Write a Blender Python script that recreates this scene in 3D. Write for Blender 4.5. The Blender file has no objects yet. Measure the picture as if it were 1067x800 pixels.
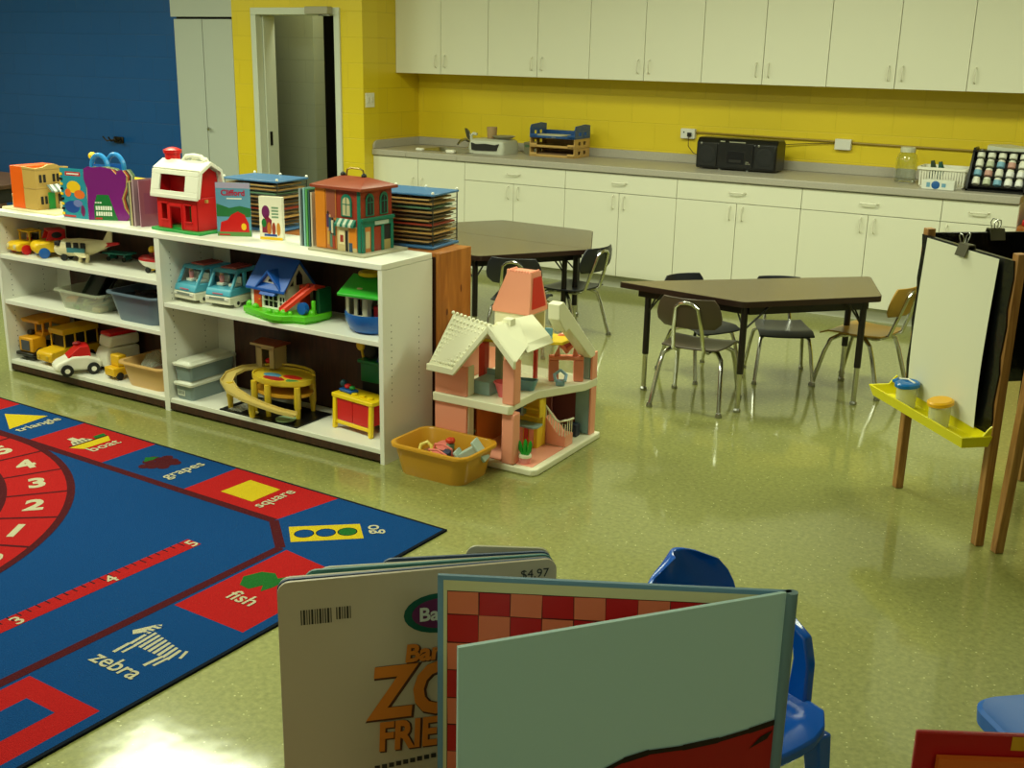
import bpy, math, random
from math import sin, cos, pi, radians, atan2, hypot
from mathutils import Vector, Matrix
random.seed(7)
SC = bpy.context.scene
COL = SC.collection
# ------------------------------------------------------------ camera
YAW, PITCH, ROLL, CH = -0.5304, 0.28815, 0.02068, 1.7122
fw = Vector((sin(YAW)*cos(PITCH), cos(YAW)*cos(PITCH), -sin(PITCH)))
rt = Vector((cos(YAW), -sin(YAW), 0)); up = rt.cross(fw)
r2 = cos(ROLL)*rt + sin(ROLL)*up; u2 = -sin(ROLL)*rt + cos(ROLL)*up
cam = bpy.data.cameras.new('camera'); co = bpy.data.objects.new('camera', cam); COL.objects.link(co)
m = Matrix((( r2.x, u2.x, -fw.x, 0), (r2.y, u2.y, -fw.y, 0), (r2.z, u2.z, -fw.z, CH), (0, 0, 0, 1)))
co.matrix_world = m
cam.sensor_width = 36; cam.lens = 36*1166.5/1067; cam.clip_start = 0.05
SC.camera = co
# ------------------------------------------------------------ world, lights, exposure
w = bpy.data.worlds.new('world'); SC.world = w; w.use_nodes = True
w.node_tree.nodes['Background'].inputs[0].default_value = (0.8, 1.0, 0.6, 1)
w.node_tree.nodes['Background'].inputs[1].default_value = 0.02
SC.view_settings.view_transform = 'Standard'; SC.view_settings.look = 'None'
SC.view_settings.gamma = 1; SC.view_settings.use_curve_mapping = False
SC.view_settings.exposure = 0.86
LIGHTCOL = (0.93, 1.0, 0.70)
def lamp(x, y, sx, sy, power, z=2.86):
    l = bpy.data.lights.new('ceiling_or_fill_lamp', 'AREA'); l.shape = 'RECTANGLE'; l.size = sx; l.size_y = sy
    l.energy = power; l.color = LIGHTCOL
    o = bpy.data.objects.new('ceiling_or_fill_lamp', l); COL.objects.link(o); o.location = (x, y, z)
    return o
for x, y in ((-9.8, 4.75), (-7.4, 4.75), (-4.95, 4.35), (-2.6, 5.5), (-0.2, 5.5), (-7.4, 2.3), (-5.0, 2.3), (-2.6, 2.3)):
    lamp(x, y, 1.2, 0.6, 30)
for x, pw in ((-4.5, 7), (-1.5, 7), (1.5, 5)): lamp(x, -0.7, 1.2, 0.6, pw)  # added unseen fill lamps behind the camera, brightening the foreground book covers
lamp(-6.45, 7.95, 0.25, 0.25, 6.0, 2.75)  # small added fill lamp inside the passage, brightening its grey wall
# ------------------------------------------------------------ helpers
def lin(c):
    c = c/255.0
    return c/12.92 if c <= 0.04045 else ((c+0.055)/1.055)**2.4
MATS = {}
def M(name, rgb=(200, 200, 200), rough=0.5, metal=0.0, spec=0.5, trans=0.0, bump=None, alpha=1.0, coat=0.0, var=0.0):
    if name in MATS: return MATS[name]
    mt = bpy.data.materials.new(name); mt.use_nodes = True; nt = mt.node_tree; b = nt.nodes['Principled BSDF']
    col = (lin(rgb[0]), lin(rgb[1]), lin(rgb[2]), 1)
    b.inputs['Base Color'].default_value = col
    b.inputs['Roughness'].default_value = rough; b.inputs['Metallic'].default_value = metal
    b.inputs['Specular IOR Level'].default_value = spec; b.inputs['Transmission Weight'].default_value = trans
    b.inputs['Alpha'].default_value = alpha; b.inputs['Coat Weight'].default_value = coat
    mt.diffuse_color = col
    if var or bump:
        tc = nt.nodes.new('ShaderNodeTexCoord'); n = nt.nodes.new('ShaderNodeTexNoise')
        n.inputs['Scale'].default_value = bump[0] if bump else 12; n.inputs['Detail'].default_value = 4
        nt.links.new(tc.outputs['Object'], n.inputs['Vector'])
        if var:
            mx = nt.nodes.new('ShaderNodeMix'); mx.data_type = 'RGBA'
            mx.inputs[6].default_value = tuple(v*(1-var) for v in col[:3])+(1,); mx.inputs[7].default_value = tuple(min(1, v*(1+var)) for v in col[:3])+(1,)
            nt.links.new(n.outputs['Fac'], mx.inputs[0]); nt.links.new(mx.outputs[2], b.inputs['Base Color'])
        if bump:
            bp = nt.nodes.new('ShaderNodeBump'); bp.inputs['Strength'].default_value = bump[1]; bp.inputs['Distance'].default_value = 0.01
            nt.links.new(n.outputs['Fac'], bp.inputs['Height']); nt.links.new(bp.outputs[0], b.inputs['Normal'])
    MATS[name] = mt
    return mt
def P(name, rgb, **k):            # moulded toy plastic
    k.setdefault('rough', 0.35); return M(name, rgb, **k)
def wood(name, c1, c2, scale=(3, 3, 30), rough=0.45, axis='z', dist=2.0):
    if name in MATS: return MATS[name]
    mt = bpy.data.materials.new(name); mt.use_nodes = True; nt = mt.node_tree; b = nt.nodes['Principled BSDF']
    tc = nt.nodes.new('ShaderNodeTexCoord'); mp = nt.nodes.new('ShaderNodeMapping'); mp.inputs['Scale'].default_value = scale
    n = nt.nodes.new('ShaderNodeTexNoise'); n.inputs['Scale'].default_value = 1.0; n.inputs['Detail'].default_value = 6; n.inputs['Distortion'].default_value = dist
    rp = nt.nodes.new('ShaderNodeValToRGB'); rp.color_ramp.elements[0].position = 0.35; rp.color_ramp.elements[1].position = 0.68
    rp.color_ramp.elements[0].color = tuple(lin(v) for v in c1)+(1,); rp.color_ramp.elements[1].color = tuple(lin(v) for v in c2)+(1,)
    nt.links.new(tc.outputs['Object'], mp.inputs[0]); nt.links.new(mp.outputs[0], n.inputs['Vector']); nt.links.new(n.outputs['Fac'], rp.inputs[0]); nt.links.new(rp.outputs[0], b.inputs['Base Color'])
    b.inputs['Roughness'].default_value = rough
    MATS[name] = mt; return mt
def blocks(name, rgb, dark=0.82, ax='x', rough=0.35):
    """painted concrete block; ax is the horizontal direction of the wall"""
    if name in MATS: return MATS[name]
    mt = bpy.data.materials.new(name); mt.use_nodes = True; nt = mt.node_tree; b = nt.nodes['Principled BSDF']
    tc = nt.nodes.new('ShaderNodeTexCoord'); sp = nt.nodes.new('ShaderNodeSeparateXYZ'); cb = nt.nodes.new('ShaderNodeCombineXYZ')
    nt.links.new(tc.outputs['Object'], sp.inputs[0]); nt.links.new(sp.outputs[0 if ax == 'x' else 1], cb.inputs[0]); nt.links.new(sp.outputs[2], cb.inputs[1])
    br = nt.nodes.new('ShaderNodeTexBrick'); br.inputs['Scale'].default_value = 1.0; br.inputs['Brick Width'].default_value = 0.40; br.inputs['Row Height'].default_value = 0.20
    br.inputs['Mortar Size'].default_value = 0.0035; br.inputs['Mortar Smooth'].default_value = 0.6
    nt.links.new(cb.outputs[0], br.inputs['Vector'])
    c = tuple(lin(v) for v in rgb); br.inputs['Color1'].default_value = c+(1,); br.inputs['Color2'].default_value = tuple(v*0.96 for v in c)+(1,); br.inputs['Mortar'].default_value = tuple(v*dark for v in c)+(1,)
    nt.links.new(br.outputs['Color'], b.inputs['Base Color'])
    no = nt.nodes.new('ShaderNodeTexNoise'); no.inputs['Scale'].default_value = 60; nt.links.new(tc.outputs['Object'], no.inputs['Vector'])
    mth = nt.nodes.new('ShaderNodeMath'); mth.operation = 'MULTIPLY_ADD'; mth.inputs[1].default_value = 0.12
    inv = nt.nodes.new('ShaderNodeMath'); inv.operation = 'SUBTRACT'; inv.inputs[0].default_value = 1.0
    nt.links.new(br.outputs['Fac'], inv.inputs[1]); nt.links.new(no.outputs['Fac'], mth.inputs[0]); nt.links.new(inv.outputs[0], mth.inputs[2])
    bp = nt.nodes.new('ShaderNodeBump'); bp.inputs['Strength'].default_value = 0.35; bp.inputs['Distance'].default_value = 0.006
    nt.links.new(mth.outputs[0], bp.inputs['Height']); nt.links.new(bp.outputs[0], b.inputs['Normal'])
    b.inputs['Roughness'].default_value = rough
    MATS[name] = mt; return mt

def rrect(w_, d_, r, n=5, cx=0, cy=0):
    pts = []
    for qx, qy, a0 in ((1, 1, 0), (-1, 1, 90), (-1, -1, 180), (1, -1, 270)):
        for i in range(n+1):
            a = radians(a0+90*i/n); pts.append((cx+qx*(w_/2-r)+r*cos(a), cy+qy*(d_/2-r)+r*sin(a)))
    return pts
class B:
    def __init__(s): s.v = []; s.f = []; s.fm = []; s.m = []; s.T = Matrix()
    def mi(s, m_):
        if m_ not in s.m: s.m.append(m_)
        return s.m.index(m_)
    def add(s, vs, fs, m_):
        k = len(s.v); i = s.mi(m_); s.v += [tuple(s.T @ Vector(p)) for p in vs]
        for f in fs: s.f.append([k+j for j in f]); s.fm.append(i)
        return s
    def box(s, c, size, m_, R=None, taper=1.0, ty=None):
        x, y, z = (q/2 for q in size); ty = taper if ty is None else ty
        vs = [(-x, -y, -z), (x, -y, -z), (x, y, -z), (-x, y, -z), (-x*taper, -y*ty, z), (x*taper, -y*ty, z), (x*taper, y*ty, z), (-x*taper, y*ty, z)]
        R = R or Matrix.Identity(3); R = R.to_3x3()
        vs = [R @ Vector(p)+Vector(c) for p in vs]
        return s.add(vs, [(3, 2, 1, 0), (4, 5, 6, 7), (0, 1, 5, 4), (1, 2, 6, 5), (2, 3, 7, 6), (3, 0, 4, 7)], m_)
    def bb(s, x0, x1, y0, y1, z0, z1, m_):
        return s.box(((x0+x1)/2, (y0+y1)/2, (z0+z1)/2), (abs(x1-x0), abs(y1-y0), abs(z1-z0)), m_)
    def loft(s, rings, m_, cap=(True, True), closed=False):
        n = len(rings[0]); vs = [p for r in rings for p in r]; fs = []
        K = len(rings)
        for k in range(K if closed else K-1):
            a, b_ = k*n, ((k+1) % K)*n
            for i in range(n): j = (i+1) % n; fs.append((a+i, a+j, b_+j, b_+i))
        if not closed:
            if cap[0]: fs.append(tuple(range(n-1, -1, -1)))
            if cap[1]: fs.append(tuple(range((K-1)*n, K*n)))
        return s.add(vs, fs, m_)
    def prism(s, poly, a, b_, m_, axis='z', top=None):
        def q(p, t): return {'z': (p[0], p[1], t), 'y': (p[0], t, p[1]), 'x': (t, p[0], p[1])}[axis]
        area = sum(poly[i][0]*poly[(i+1) % len(poly)][1]-poly[(i+1) % len(poly)][0]*poly[i][1] for i in range(len(poly)))
        if (area < 0) != (axis == 'y'): poly = poly[::-1]
        return s.loft([[q(p, a) for p in poly], [q(p, b_) for p in poly]], m_)
    def tube(s, pts, r, m_, seg=8, closed=False):
        pts = [Vector(p) for p in pts]; n = len(pts); rs = r if isinstance(r, (list, tuple)) else [r]*n
        rings = []; prev = None
        for i in range(n):
            if closed: t = (pts[(i+1) % n]-pts[i-1])
            else: t = pts[min(i+1, n-1)]-pts[max(i-1, 0)]
            t.normalize()
            if prev is None:
                a = Vector((0, 0, 1)) if abs(t.z) < 0.9 else Vector((1, 0, 0)); u = t.cross(a).normalized()
            else: u = (prev-t*prev.dot(t)).normalized()
            prev = u; v_ = t.cross(u)
            rings.append([tuple(pts[i]+rs[i]*(cos(2*pi*k/seg)*u+sin(2*pi*k/seg)*v_)) for k in range(seg)])
        return s.loft(rings, m_, closed=closed)
    def cyl(s, p0, p1, r, m_, seg=20, r1=None):
        return s.tube([p0, p1], [r, r if r1 is None else r1], m_, seg)
    def lathe(s, prof, c, m_, seg=24, axis='z', sy=1.0):
        rings = []
        for r, z in prof:
            ring = []
            for k in range(seg):
                a = 2*pi*k/seg; x, y = r*cos(a), r*sin(a)*sy
                p = {'z': (x, y, z), 'x': (z, x, y), 'y': (y, z, x)}[axis]
                ring.append((c[0]+p[0], c[1]+p[1], c[2]+p[2]))
            rings.append(ring)
        return s.loft(rings, m_)
    def ball(s, c, r, m_, seg=14, rings=8):
        r = r if isinstance(r, (tuple, list)) else (r, r, r)
        rr = []
        for i in range(rings+1):
            t = pi*(i+0.001 if i == 0 else (i-0.001 if i == rings else i))/rings
            rr.append([(c[0]+r[0]*sin(t)*cos(2*pi*k/seg), c[1]+r[1]*sin(t)*sin(2*pi*k/seg), c[2]-r[2]*cos(t)) for k in range(seg)])
        return s.loft(rr, m_)
    def text(s, body, size, o, xd, yd, m_, depth=0.0004, align='CENTER', shear=0, bold=0.0, wide=1.0):
        cu = bpy.data.curves.new('t', 'FONT'); cu.body = body; cu.size = size; cu.align_x = align; cu.align_y = 'CENTER'; cu.extrude = depth; cu.shear = shear; cu.offset = bold; cu.resolution_u = 3
        ob = bpy.data.objects.new('t', cu); COL.objects.link(ob)
        dg = bpy.context.evaluated_depsgraph_get(); me = bpy.data.meshes.new_from_object(ob.evaluated_get(dg))
        xd = Vector(xd).normalized()*wide; yd = Vector(yd).normalized(); zd = Vector(xd).normalized().cross(yd); o = Vector(o)
        vs = [o+xd*v.co.x+yd*v.co.y+zd*v.co.z for v in me.vertices]; fs = [tuple(p.vertices) for p in me.polygons]
        s.add(vs, fs, m_)
        bpy.data.objects.remove(ob); bpy.data.curves.remove(cu); bpy.data.meshes.remove(me)
        return s
    def obj(s, name, parent=None, bev=0, smooth=35, seg=2, thick=0):
        me = bpy.data.meshes.new(name); me.from_pydata(s.v, [], s.f)
        for m_ in s.m: me.materials.append(m_)
        me.polygons.foreach_set('material_index', s.fm)
        me.update(); me.validate()
        if smooth:
            me.polygons.foreach_set('use_smooth', [True]*len(me.polygons)); me.set_sharp_from_angle(angle=radians(smooth))
        o = bpy.data.objects.new(name, me); COL.objects.link(o)
        if thick:
            sm = o.modifiers.new('thick', 'SOLIDIFY'); sm.thickness = thick; sm.offset = 0
        if bev:
            md = o.modifiers.new('bevel', 'BEVEL'); md.width = bev; md.segments = seg; md.limit_method = 'ANGLE'; md.angle_limit = radians(30); md.harden_normals = False
        if parent is not None: o.parent = parent
        return o
def thing(name, label, cat, loc=(0, 0, 0), rz=0, group=None, rx=0, ry=0):
    o = bpy.data.objects.new(name, None); COL.objects.link(o); o.empty_display_size = 0.05
    o.location = loc; o.rotation_euler = (rx, ry, rz); o['label'] = label; o['category'] = cat
    if group: o['group'] = group
    return o
def tag(o, label, cat, loc=None, rz=None, group=None, rx=0, ry=0):
    o['label'] = label; o['category'] = cat
    if group: o['group'] = group
    if loc is not None: o.location = loc
    if rz is not None: o.rotation_euler = (rx, ry, rz)
    return o
def struct(o): o['kind'] = 'structure'; return o
def dup(root, loc, rz=None, label=None, group=None):
    r = root.copy(); COL.objects.link(r); r.location = loc
    if rz is not None: r.rotation_euler = (0, 0, rz)
    if label: r['label'] = label
    if group: r['group'] = group
    for ch in list(root.children):
        c = ch.copy(); COL.objects.link(c); c.parent = r
        for g in list(ch.children):
            d = g.copy(); COL.objects.link(d); d.parent = c
    return r
def Rz(a): return Matrix.Rotation(a, 3, 'Z')
def Rx(a): return Matrix.Rotation(a, 3, 'X')
def Ry(a): return Matrix.Rotation(a, 3, 'Y')

# ------------------------------------------------------------ shared materials
yellow = blocks('yellow_block_paint', (226, 200, 40), dark=0.9)
yellow_y = blocks('yellow_block_paint_side', (222, 194, 34), ax='y')
blue_w = blocks('blue_block_paint', (8, 80, 150), dark=0.78)
grey_w = blocks('grey_green_block_paint', (176, 184, 166), dark=0.8)
grey_y = blocks('grey_green_block_paint_side', (150, 160, 140), ax='y')
cream = M('cream_laminate', (228, 227, 208), rough=0.38)
closet = M('pale_grey_door_paint', (184, 190, 184), rough=0.45)
frame_p = M('off_white_frame_paint', (205, 210, 196), rough=0.4)
chrome = M('chrome', (205, 205, 200), rough=0.18, metal=1.0)
steel = M('brushed_steel', (170, 170, 165), rough=0.3, metal=1.0)
black = M('black_plastic', (14, 14, 15), rough=0.35)
dark = M('near_black', (22, 20, 18), rough=0.6)
shelfw = M('white_melamine', (232, 232, 220), rough=0.42)
white = P('white_plastic', (236, 234, 220))
hardb = wood('dark_brown_hardboard', (52, 28, 18), (72, 40, 26), scale=(20, 20, 3), rough=0.5)
pine = wood('knotty_pine', (158, 92, 30), (190, 120, 50), scale=(14, 14, 1.6), rough=0.4)
oak = wood('varnished_wood_post', (146, 100, 50), (180, 132, 74), scale=(30, 30, 3), rough=0.4)
lamin = M('grey_laminate_worktop', (176, 170, 158), rough=0.4, bump=(90, 0.05), var=0.12)

# ------------------------------------------------------------ floor
def floor_mat():
    mt = bpy.data.materials.new('speckled_polished_floor'); mt.use_nodes = True; nt = mt.node_tree; b = nt.nodes['Principled BSDF']
    tc = nt.nodes.new('ShaderNodeTexCoord')
    n = nt.nodes.new('ShaderNodeTexNoise'); n.inputs['Scale'].default_value = 55; n.inputs['Detail'].default_value = 5; n.inputs['Roughness'].default_value = 0.65
    rp = nt.nodes.new('ShaderNodeValToRGB'); e = rp.color_ramp.elements; e[0].position = 0.32; e[1].position = 0.70
    e[0].color = (lin(118), lin(120), lin(62), 1); e[1].color = (lin(147), lin(149), lin(84), 1)
    v = nt.nodes.new('ShaderNodeTexVoronoi'); v.inputs['Scale'].default_value = 55
    r2_ = nt.nodes.new('ShaderNodeValToRGB'); r2_.color_ramp.elements[0].position = 0.10; r2_.color_ramp.elements[1].position = 0.2
    r2_.color_ramp.elements[0].color = (1, 1, 1, 1); r2_.color_ramp.elements[1].color = (0, 0, 0, 1)
    v2 = nt.nodes.new('ShaderNodeTexNoise'); v2.inputs['Scale'].default_value = 38
    gt = nt.nodes.new('ShaderNodeMath'); gt.operation = 'GREATER_THAN'; gt.inputs[1].default_value = 0.55
    ml = nt.nodes.new('ShaderNodeMath'); ml.operation = 'MULTIPLY'
    mx = nt.nodes.new('ShaderNodeMix'); mx.data_type = 'RGBA'; mx.inputs[7].default_value = (lin(200), lin(200), lin(140), 1)
    for q in (n, v, v2): nt.links.new(tc.outputs['Object'], q.inputs['Vector'])
    nt.links.new(n.outputs['Fac'], rp.inputs[0]); nt.links.new(v.outputs['Distance'], r2_.inputs[0]); nt.links.new(v2.outputs['Fac'], gt.inputs[0])
    nt.links.new(r2_.outputs[0], ml.inputs[0]); nt.links.new(gt.outputs[0], ml.inputs[1]); nt.links.new(ml.outputs[0], mx.inputs[0])
    nt.links.new(rp.outputs[0], mx.inputs[6]); nt.links.new(mx.outputs[2], b.inputs['Base Color'])
    b.inputs['Roughness'].default_value = 0.5; b.inputs['Specular IOR Level'].default_value = 0.3
    b.inputs['Coat Weight'].default_value = 0.9; b.inputs['Coat Roughness'].default_value = 0.09; b.inputs['Coat IOR'].default_value = 1.5
    n3 = nt.nodes.new('ShaderNodeTexNoise'); n3.inputs['Scale'].default_value = 3.0; n3.inputs['Detail'].default_value = 3
    bp = nt.nodes.new('ShaderNodeBump'); bp.inputs['Strength'].default_value = 0.10; bp.inputs['Distance'].default_value = 0.02
    nt.links.new(tc.outputs['Object'], n3.inputs['Vector']); nt.links.new(n3.outputs['Fac'], bp.inputs['Height']); nt.links.new(bp.outputs[0], b.inputs['Coat Normal'])
    return mt
X0 = -5.847; YC = 7.60; YW = 8.26; YD = 7.48
b = B(); b.bb(-13, 3.5, -2.6, 12, -0.1, 0, floor_mat()); struct(b.obj('floor', smooth=0))
ceil_m = M('white_ceiling_tile', (225, 225, 215), rough=0.8)
b = B(); b.bb(-13, 3.5, -2.6, 12, 2.9, 3.0, ceil_m); struct(b.obj('ceiling', smooth=0))
b = B(); b.bb(X0-0.001, 3.3, YW, YW+0.2, 0, 2.9, yellow); struct(b.obj('wall_back', smooth=0))
b = B(); b.bb(X0-0.2, X0, YD+0.2, YW+0.2, 0, 2.9, yellow_y); struct(b.obj('wall_nook_side', smooth=0))
# wall with the doorway (opening between -6.985 and -6.115, 2.0 high)
DX0, DX1, DH = -6.985, -6.115, 1.985
b = B()
b.bb(-7.26, DX0, YD, YD+0.2, 0, 2.9, yellow); b.bb(DX1, X0, YD, YD+0.2, 0, 2.9, yellow); b.bb(DX0, DX1, YD, YD+0.2, DH, 2.9, yellow)
struct(b.obj('wall_door_side', smooth=0))
b = B(); b.bb(-12.6, -7.98, 7.60, 7.80, 0, 2.9, blue_w); struct(b.obj('wall_blue', smooth=0))
side = M('pale_wall_paint', (200, 200, 180), rough=0.6)
b = B(); b.bb(-12.8, -12.6, -2.6, 7.8, 0, 2.9, side); struct(b.obj('wall_left', smooth=0))
b = B(); b.bb(3.3, 3.5, -2.6, YW+0.2, 0, 2.9, side); struct(b.obj('wall_right', smooth=0))
b = B(); b.bb(-12.8, 3.5, -2.6, -2.4, 0, 2.9, side); struct(b.obj('wall_behind', smooth=0))
# passage behind the doorway
b = B(); b.bb(-8.2, -7.10, 8.35, 8.5, 0, 2.9, grey_w); struct(b.obj('wall_passage_grey', smooth=0))
darkw = M('unlit_dark_wall_colour', (40, 38, 36), rough=0.8)  # near-black colour stands in for the unlit dark deep in the passage
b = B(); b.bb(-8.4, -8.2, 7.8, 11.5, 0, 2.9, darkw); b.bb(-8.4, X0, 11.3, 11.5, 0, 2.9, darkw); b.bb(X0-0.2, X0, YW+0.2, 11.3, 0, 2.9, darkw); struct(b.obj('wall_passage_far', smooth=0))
# door frame: steel, with returns and a closer on the head
fr = thing('door_1', 'off white steel door frame in the yellow wall', 'door frame', (0, 0, 0)); struct(fr)
del fr['label'], fr['category']
b = B()
for x0, x1 in ((DX0-0.045, DX0+0.012), (DX1-0.012, DX1+0.045)): b.bb(x0, x1, YD-0.018, YD+0.218, 0, DH-0.0121, frame_p)
b.bb(DX0-0.045, DX1+0.045, YD-0.018, YD+0.218, DH-0.012, DH+0.045, frame_p)
b.bb(DX0+0.012, DX0+0.028, YD+0.06, YD+0.2, 0, DH-0.012, frame_p); b.bb(DX1-0.028, DX1-0.012, YD+0.06, YD+0.2, 0, DH-0.012, frame_p)
b.obj('door_casing', fr, bev=0.004)
b = B(); b.bb(DX0+0.028, DX0+0.032, YD+0.09, YD+0.12, 0.88, 1.0, black); b.obj('strike_plate', fr)
b = B(); b.box((-6.25, YD-0.055, DH+0.02), (0.24, 0.07, 0.06), M('door_closer_grey', (165, 160, 140), rough=0.4)); b.box((-6.19, YD-0.055, DH-0.018), (0.12, 0.02, 0.012), steel); b.obj('door_closer', fr, bev=0.012)
# light switch on the short yellow wall
sw = thing('light_switch', 'white double light switch plate on the short yellow side wall', 'light switch', (X0, 7.56, 1.31))
b = B(); b.box((0.004, 0, 0), (0.008, 0.115, 0.115), white); b.obj('switch_plate', sw, bev=0.002)
for dy in (-0.025, 0.025):
    b = B(); b.box((0.011, dy, 0), (0.008, 0.02, 0.045), M('switch_ivory', (214, 210, 190), rough=0.4)); b.obj('toggle', sw, bev=0.002)
# closet: header panel and a pair of folding doors
cl = thing('door_2', '', ''); struct(cl); del cl['label'], cl['category']
b = B(); b.bb(-8.00, -7.26, YD, YD+0.5, 1.955, 2.9, closet); b.bb(-8.0, -7.26, YD-0.003, YD, 2.12, 2.13, dark); b.obj('header_panel', cl, smooth=0)
b = B(); b.bb(-7.97, -7.26, YD+0.04, YD+0.5, 0, 1.955, dark); b.obj('closet_recess', cl, smooth=0)
for x0, x1 in ((-7.965, -7.624), (-7.616, -7.265)):
    b = B(); b.bb(x0, x1, YD+0.0, YD+0.035, 0.015, 1.935, closet); d = b.obj('folding_door', cl, bev=0.003)
    if x1 > -7.5:
        b = B(); b.lathe([(0.006, 0.0), (0.006, -0.02), (0.016, -0.026), (0.016, -0.036), (0.004, -0.04)], (-7.576, YD, 0.998), chrome, axis='y'); b.obj('knob', d)
# ------------------------------------------------------------ base cabinets, worktop, wall cabinets
DW = 0.4554
def pull(b, c, vertical=True, L=0.10, y=0.0):
    h = L/2
    if vertical: pts = [(c[0], c[1], c[2]-h), (c[0], c[1]-0.026, c[2]-h+0.012), (c[0], c[1]-0.03, c[2]), (c[0], c[1]-0.026, c[2]+h-0.012), (c[0], c[1], c[2]+h)]
    else: pts = [(c[0]-h, c[1], c[2]), (c[0]-h+0.012, c[1]-0.026, c[2]), (c[0], c[1]-0.03, c[2]), (c[0]+h-0.012, c[1]-0.026, c[2]), (c[0]+h, c[1], c[2])]
    b.tube(pts, 0.0045, M('satin_white_pull', (225, 222, 205), rough=0.35, metal=0.1), 8)
def base_cabinet(x, nd, drawer, label):
    t = thing('base_cabinet', label, 'cabinet', (x, YC, 0), group='cream base cabinets under the worktop'); W_ = nd*DW
    b = B(); b.bb(0.0005, W_-0.0005, 0.02, YW-YC-0.006, 0.10, 0.868, cream); b.obj('body', t, smooth=0)
    b = B(); b.bb(0.0005, W_-0.0005, 0.075, 0.095, 0.0, 0.10, M('kick_board', (205, 206, 190), rough=0.5)); b.obj('toe_kick', t, smooth=0)
    ztop = 0.862 if not drawer else 0.722
    for i in range(nd):
        b = B(); b.bb(i*DW+0.002, (i+1)*DW-0.002, 0.0, 0.019, 0.103, ztop, cream); d = b.obj('door', t, bev=0.0015)
        hx = (i+1)*DW-0.045 if (i == 0 and nd == 2) else i*DW+0.045
        b = B(); pull(b, (hx, 0, 0.655 if drawer else 0.66)); b.obj('handle', d)
    if drawer:
        b = B(); b.bb(0.002, W_-0.002, 0.0, 0.019, 0.726, 0.862, cream); d = b.obj('drawer', t, bev=0.0015)
        b = B(); pull(b, (W_/2, 0, 0.80), False, 0.12); b.obj('handle', d)
    return t
base_cabinet(X0, 2, False, 'cream base cabinet without a drawer, below the sink at the left end')
base_cabinet(X0+2*DW, 2, True, 'cream base cabinet with wide drawer below the grey organizer and letter trays')
base_cabinet(X0+4*DW, 2, True, 'cream base cabinet with wide drawer, left of the one below the black stereo')
base_cabinet(X0+6*DW, 2, True, 'cream base cabinet with wide drawer directly below the black stereo')
base_cabinet(X0+8*DW, 2, True, 'cream base cabinet with wide drawer below the glass jar, left of the easel')
base_cabinet(X0+10*DW, 1, True, 'narrow cream base cabinet behind the easel below the bottle rack')
XR = X0+11*DW
wt = thing('worktop', 'long grey laminate worktop with backsplash over the cream base cabinets', 'worktop', (0, 0, 0))
b = B(); SX0, SX1, SY0, SY1 = -5.50, -5.00, 7.72, 8.08
for a in ((X0, SX0, YC-0.02, YW-0.004), (SX1, XR, YC-0.02, YW-0.004), (SX0, SX1, YC-0.02, SY0), (SX0, SX1, SY1, YW)): b.bb(*a, 0.869, 0.918, lamin)
b.obj('counter_top', wt, bev=0.006)
b = B(); b.bb(X0+0.001, XR, YW-0.024, YW-0.004, 0.9185, 0.985, lamin)
b.prism([(YC-0.01, 0.9185), (YW-0.025, 0.9185), (YW-0.025, 0.985), (YC+0.04, 0.985), (YC+0.01, 0.975), (YC-0.01, 0.95)], X0, X0+0.02, lamin, axis='x'); b.obj('backsplash', wt, bev=0.003)
b = B(); b.loft([[(p[0], p[1], z) for p in rrect(w_, d_, 0.05)] for w_, d_, z in ((0.53, 0.39, 0.0), (0.53, 0.39, 0.004), (0.47, 0.33, 0.004), (0.42, 0.28, -0.045))], steel, cap=(False, True)); tag(b.obj('sink'), 'stainless steel sink set in the left end of the worktop', 'sink', (-5.25, 7.9, 0.9185), 0)
ft = thing('faucet', 'dark curved faucet with a wide lever over the sink', 'faucet', (-5.22, 8.12, 0.9185))
b = B(); b.lathe([(0.03, 0), (0.03, 0.012), (0.016, 0.02), (0.014, 0.07)], (0, 0, 0), steel); b.tube([(0, 0, 0.06), (-0.01, -0.06, 0.085), (0, -0.15, 0.075), (0, -0.19, 0.05)], [0.013, 0.012, 0.011, 0.009], steel, 10); b.obj('spout', ft)
b = B(); b.loft([[(x+dx_*w_, y, z) for dx_, y, z in ((-1, 0, z0), (1, 0, z0), (1, 0.014, z0), (-1, 0.014, z0))] for x, w_, z0 in ((0, 0.016, 0.07), (-0.015, 0.024, 0.10), (-0.035, 0.02, 0.15), (-0.05, 0.008, 0.17))], M('dull_steel', (120, 120, 110), rough=0.3, metal=1.0)); b.obj('lever', ft, bev=0.003)
b = B(); b.box((0, 0, 0.013), (0.075, 0.045, 0.026), white); tag(b.obj('soap_bar', bev=0.008), 'small white soap block on the sink edge left of the organizer', 'soap', (-5.12, 7.675, 0.919), 0.1)
b = B(); b.box((0, 0, 0.011), (0.07, 0.04, 0.022), white); tag(b.obj('soap_bar', bev=0.008), 'small white soap block at the far left of the sink', 'soap', (-5.44, 7.70, 0.9185), -0.1)
def wall_cabinet(x, nd, label):
    t = thing('wall_cabinet', label, 'cabinet', (x, 7.925, 1.526), group='cream wall cabinets above the worktop'); W_ = nd*DW
    b = B(); b.bb(0.0005, W_-0.0005, 0.02, YW-7.925, 0, 0.82, cream); b.obj('body', t, smooth=0)
    for i in range(nd):
        b = B(); b.bb(i*DW+0.002, (i+1)*DW-0.002, 0.0, 0.019, 0.0, 0.82, cream); d = b.obj('door', t, bev=0.0015)
        hx = (i+1)*DW-0.045 if (i == 0 and nd == 2) else i*DW+0.045
        b = B(); pull(b, (hx, 0, 0.10)); b.obj('handle', d)
    return t
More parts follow.
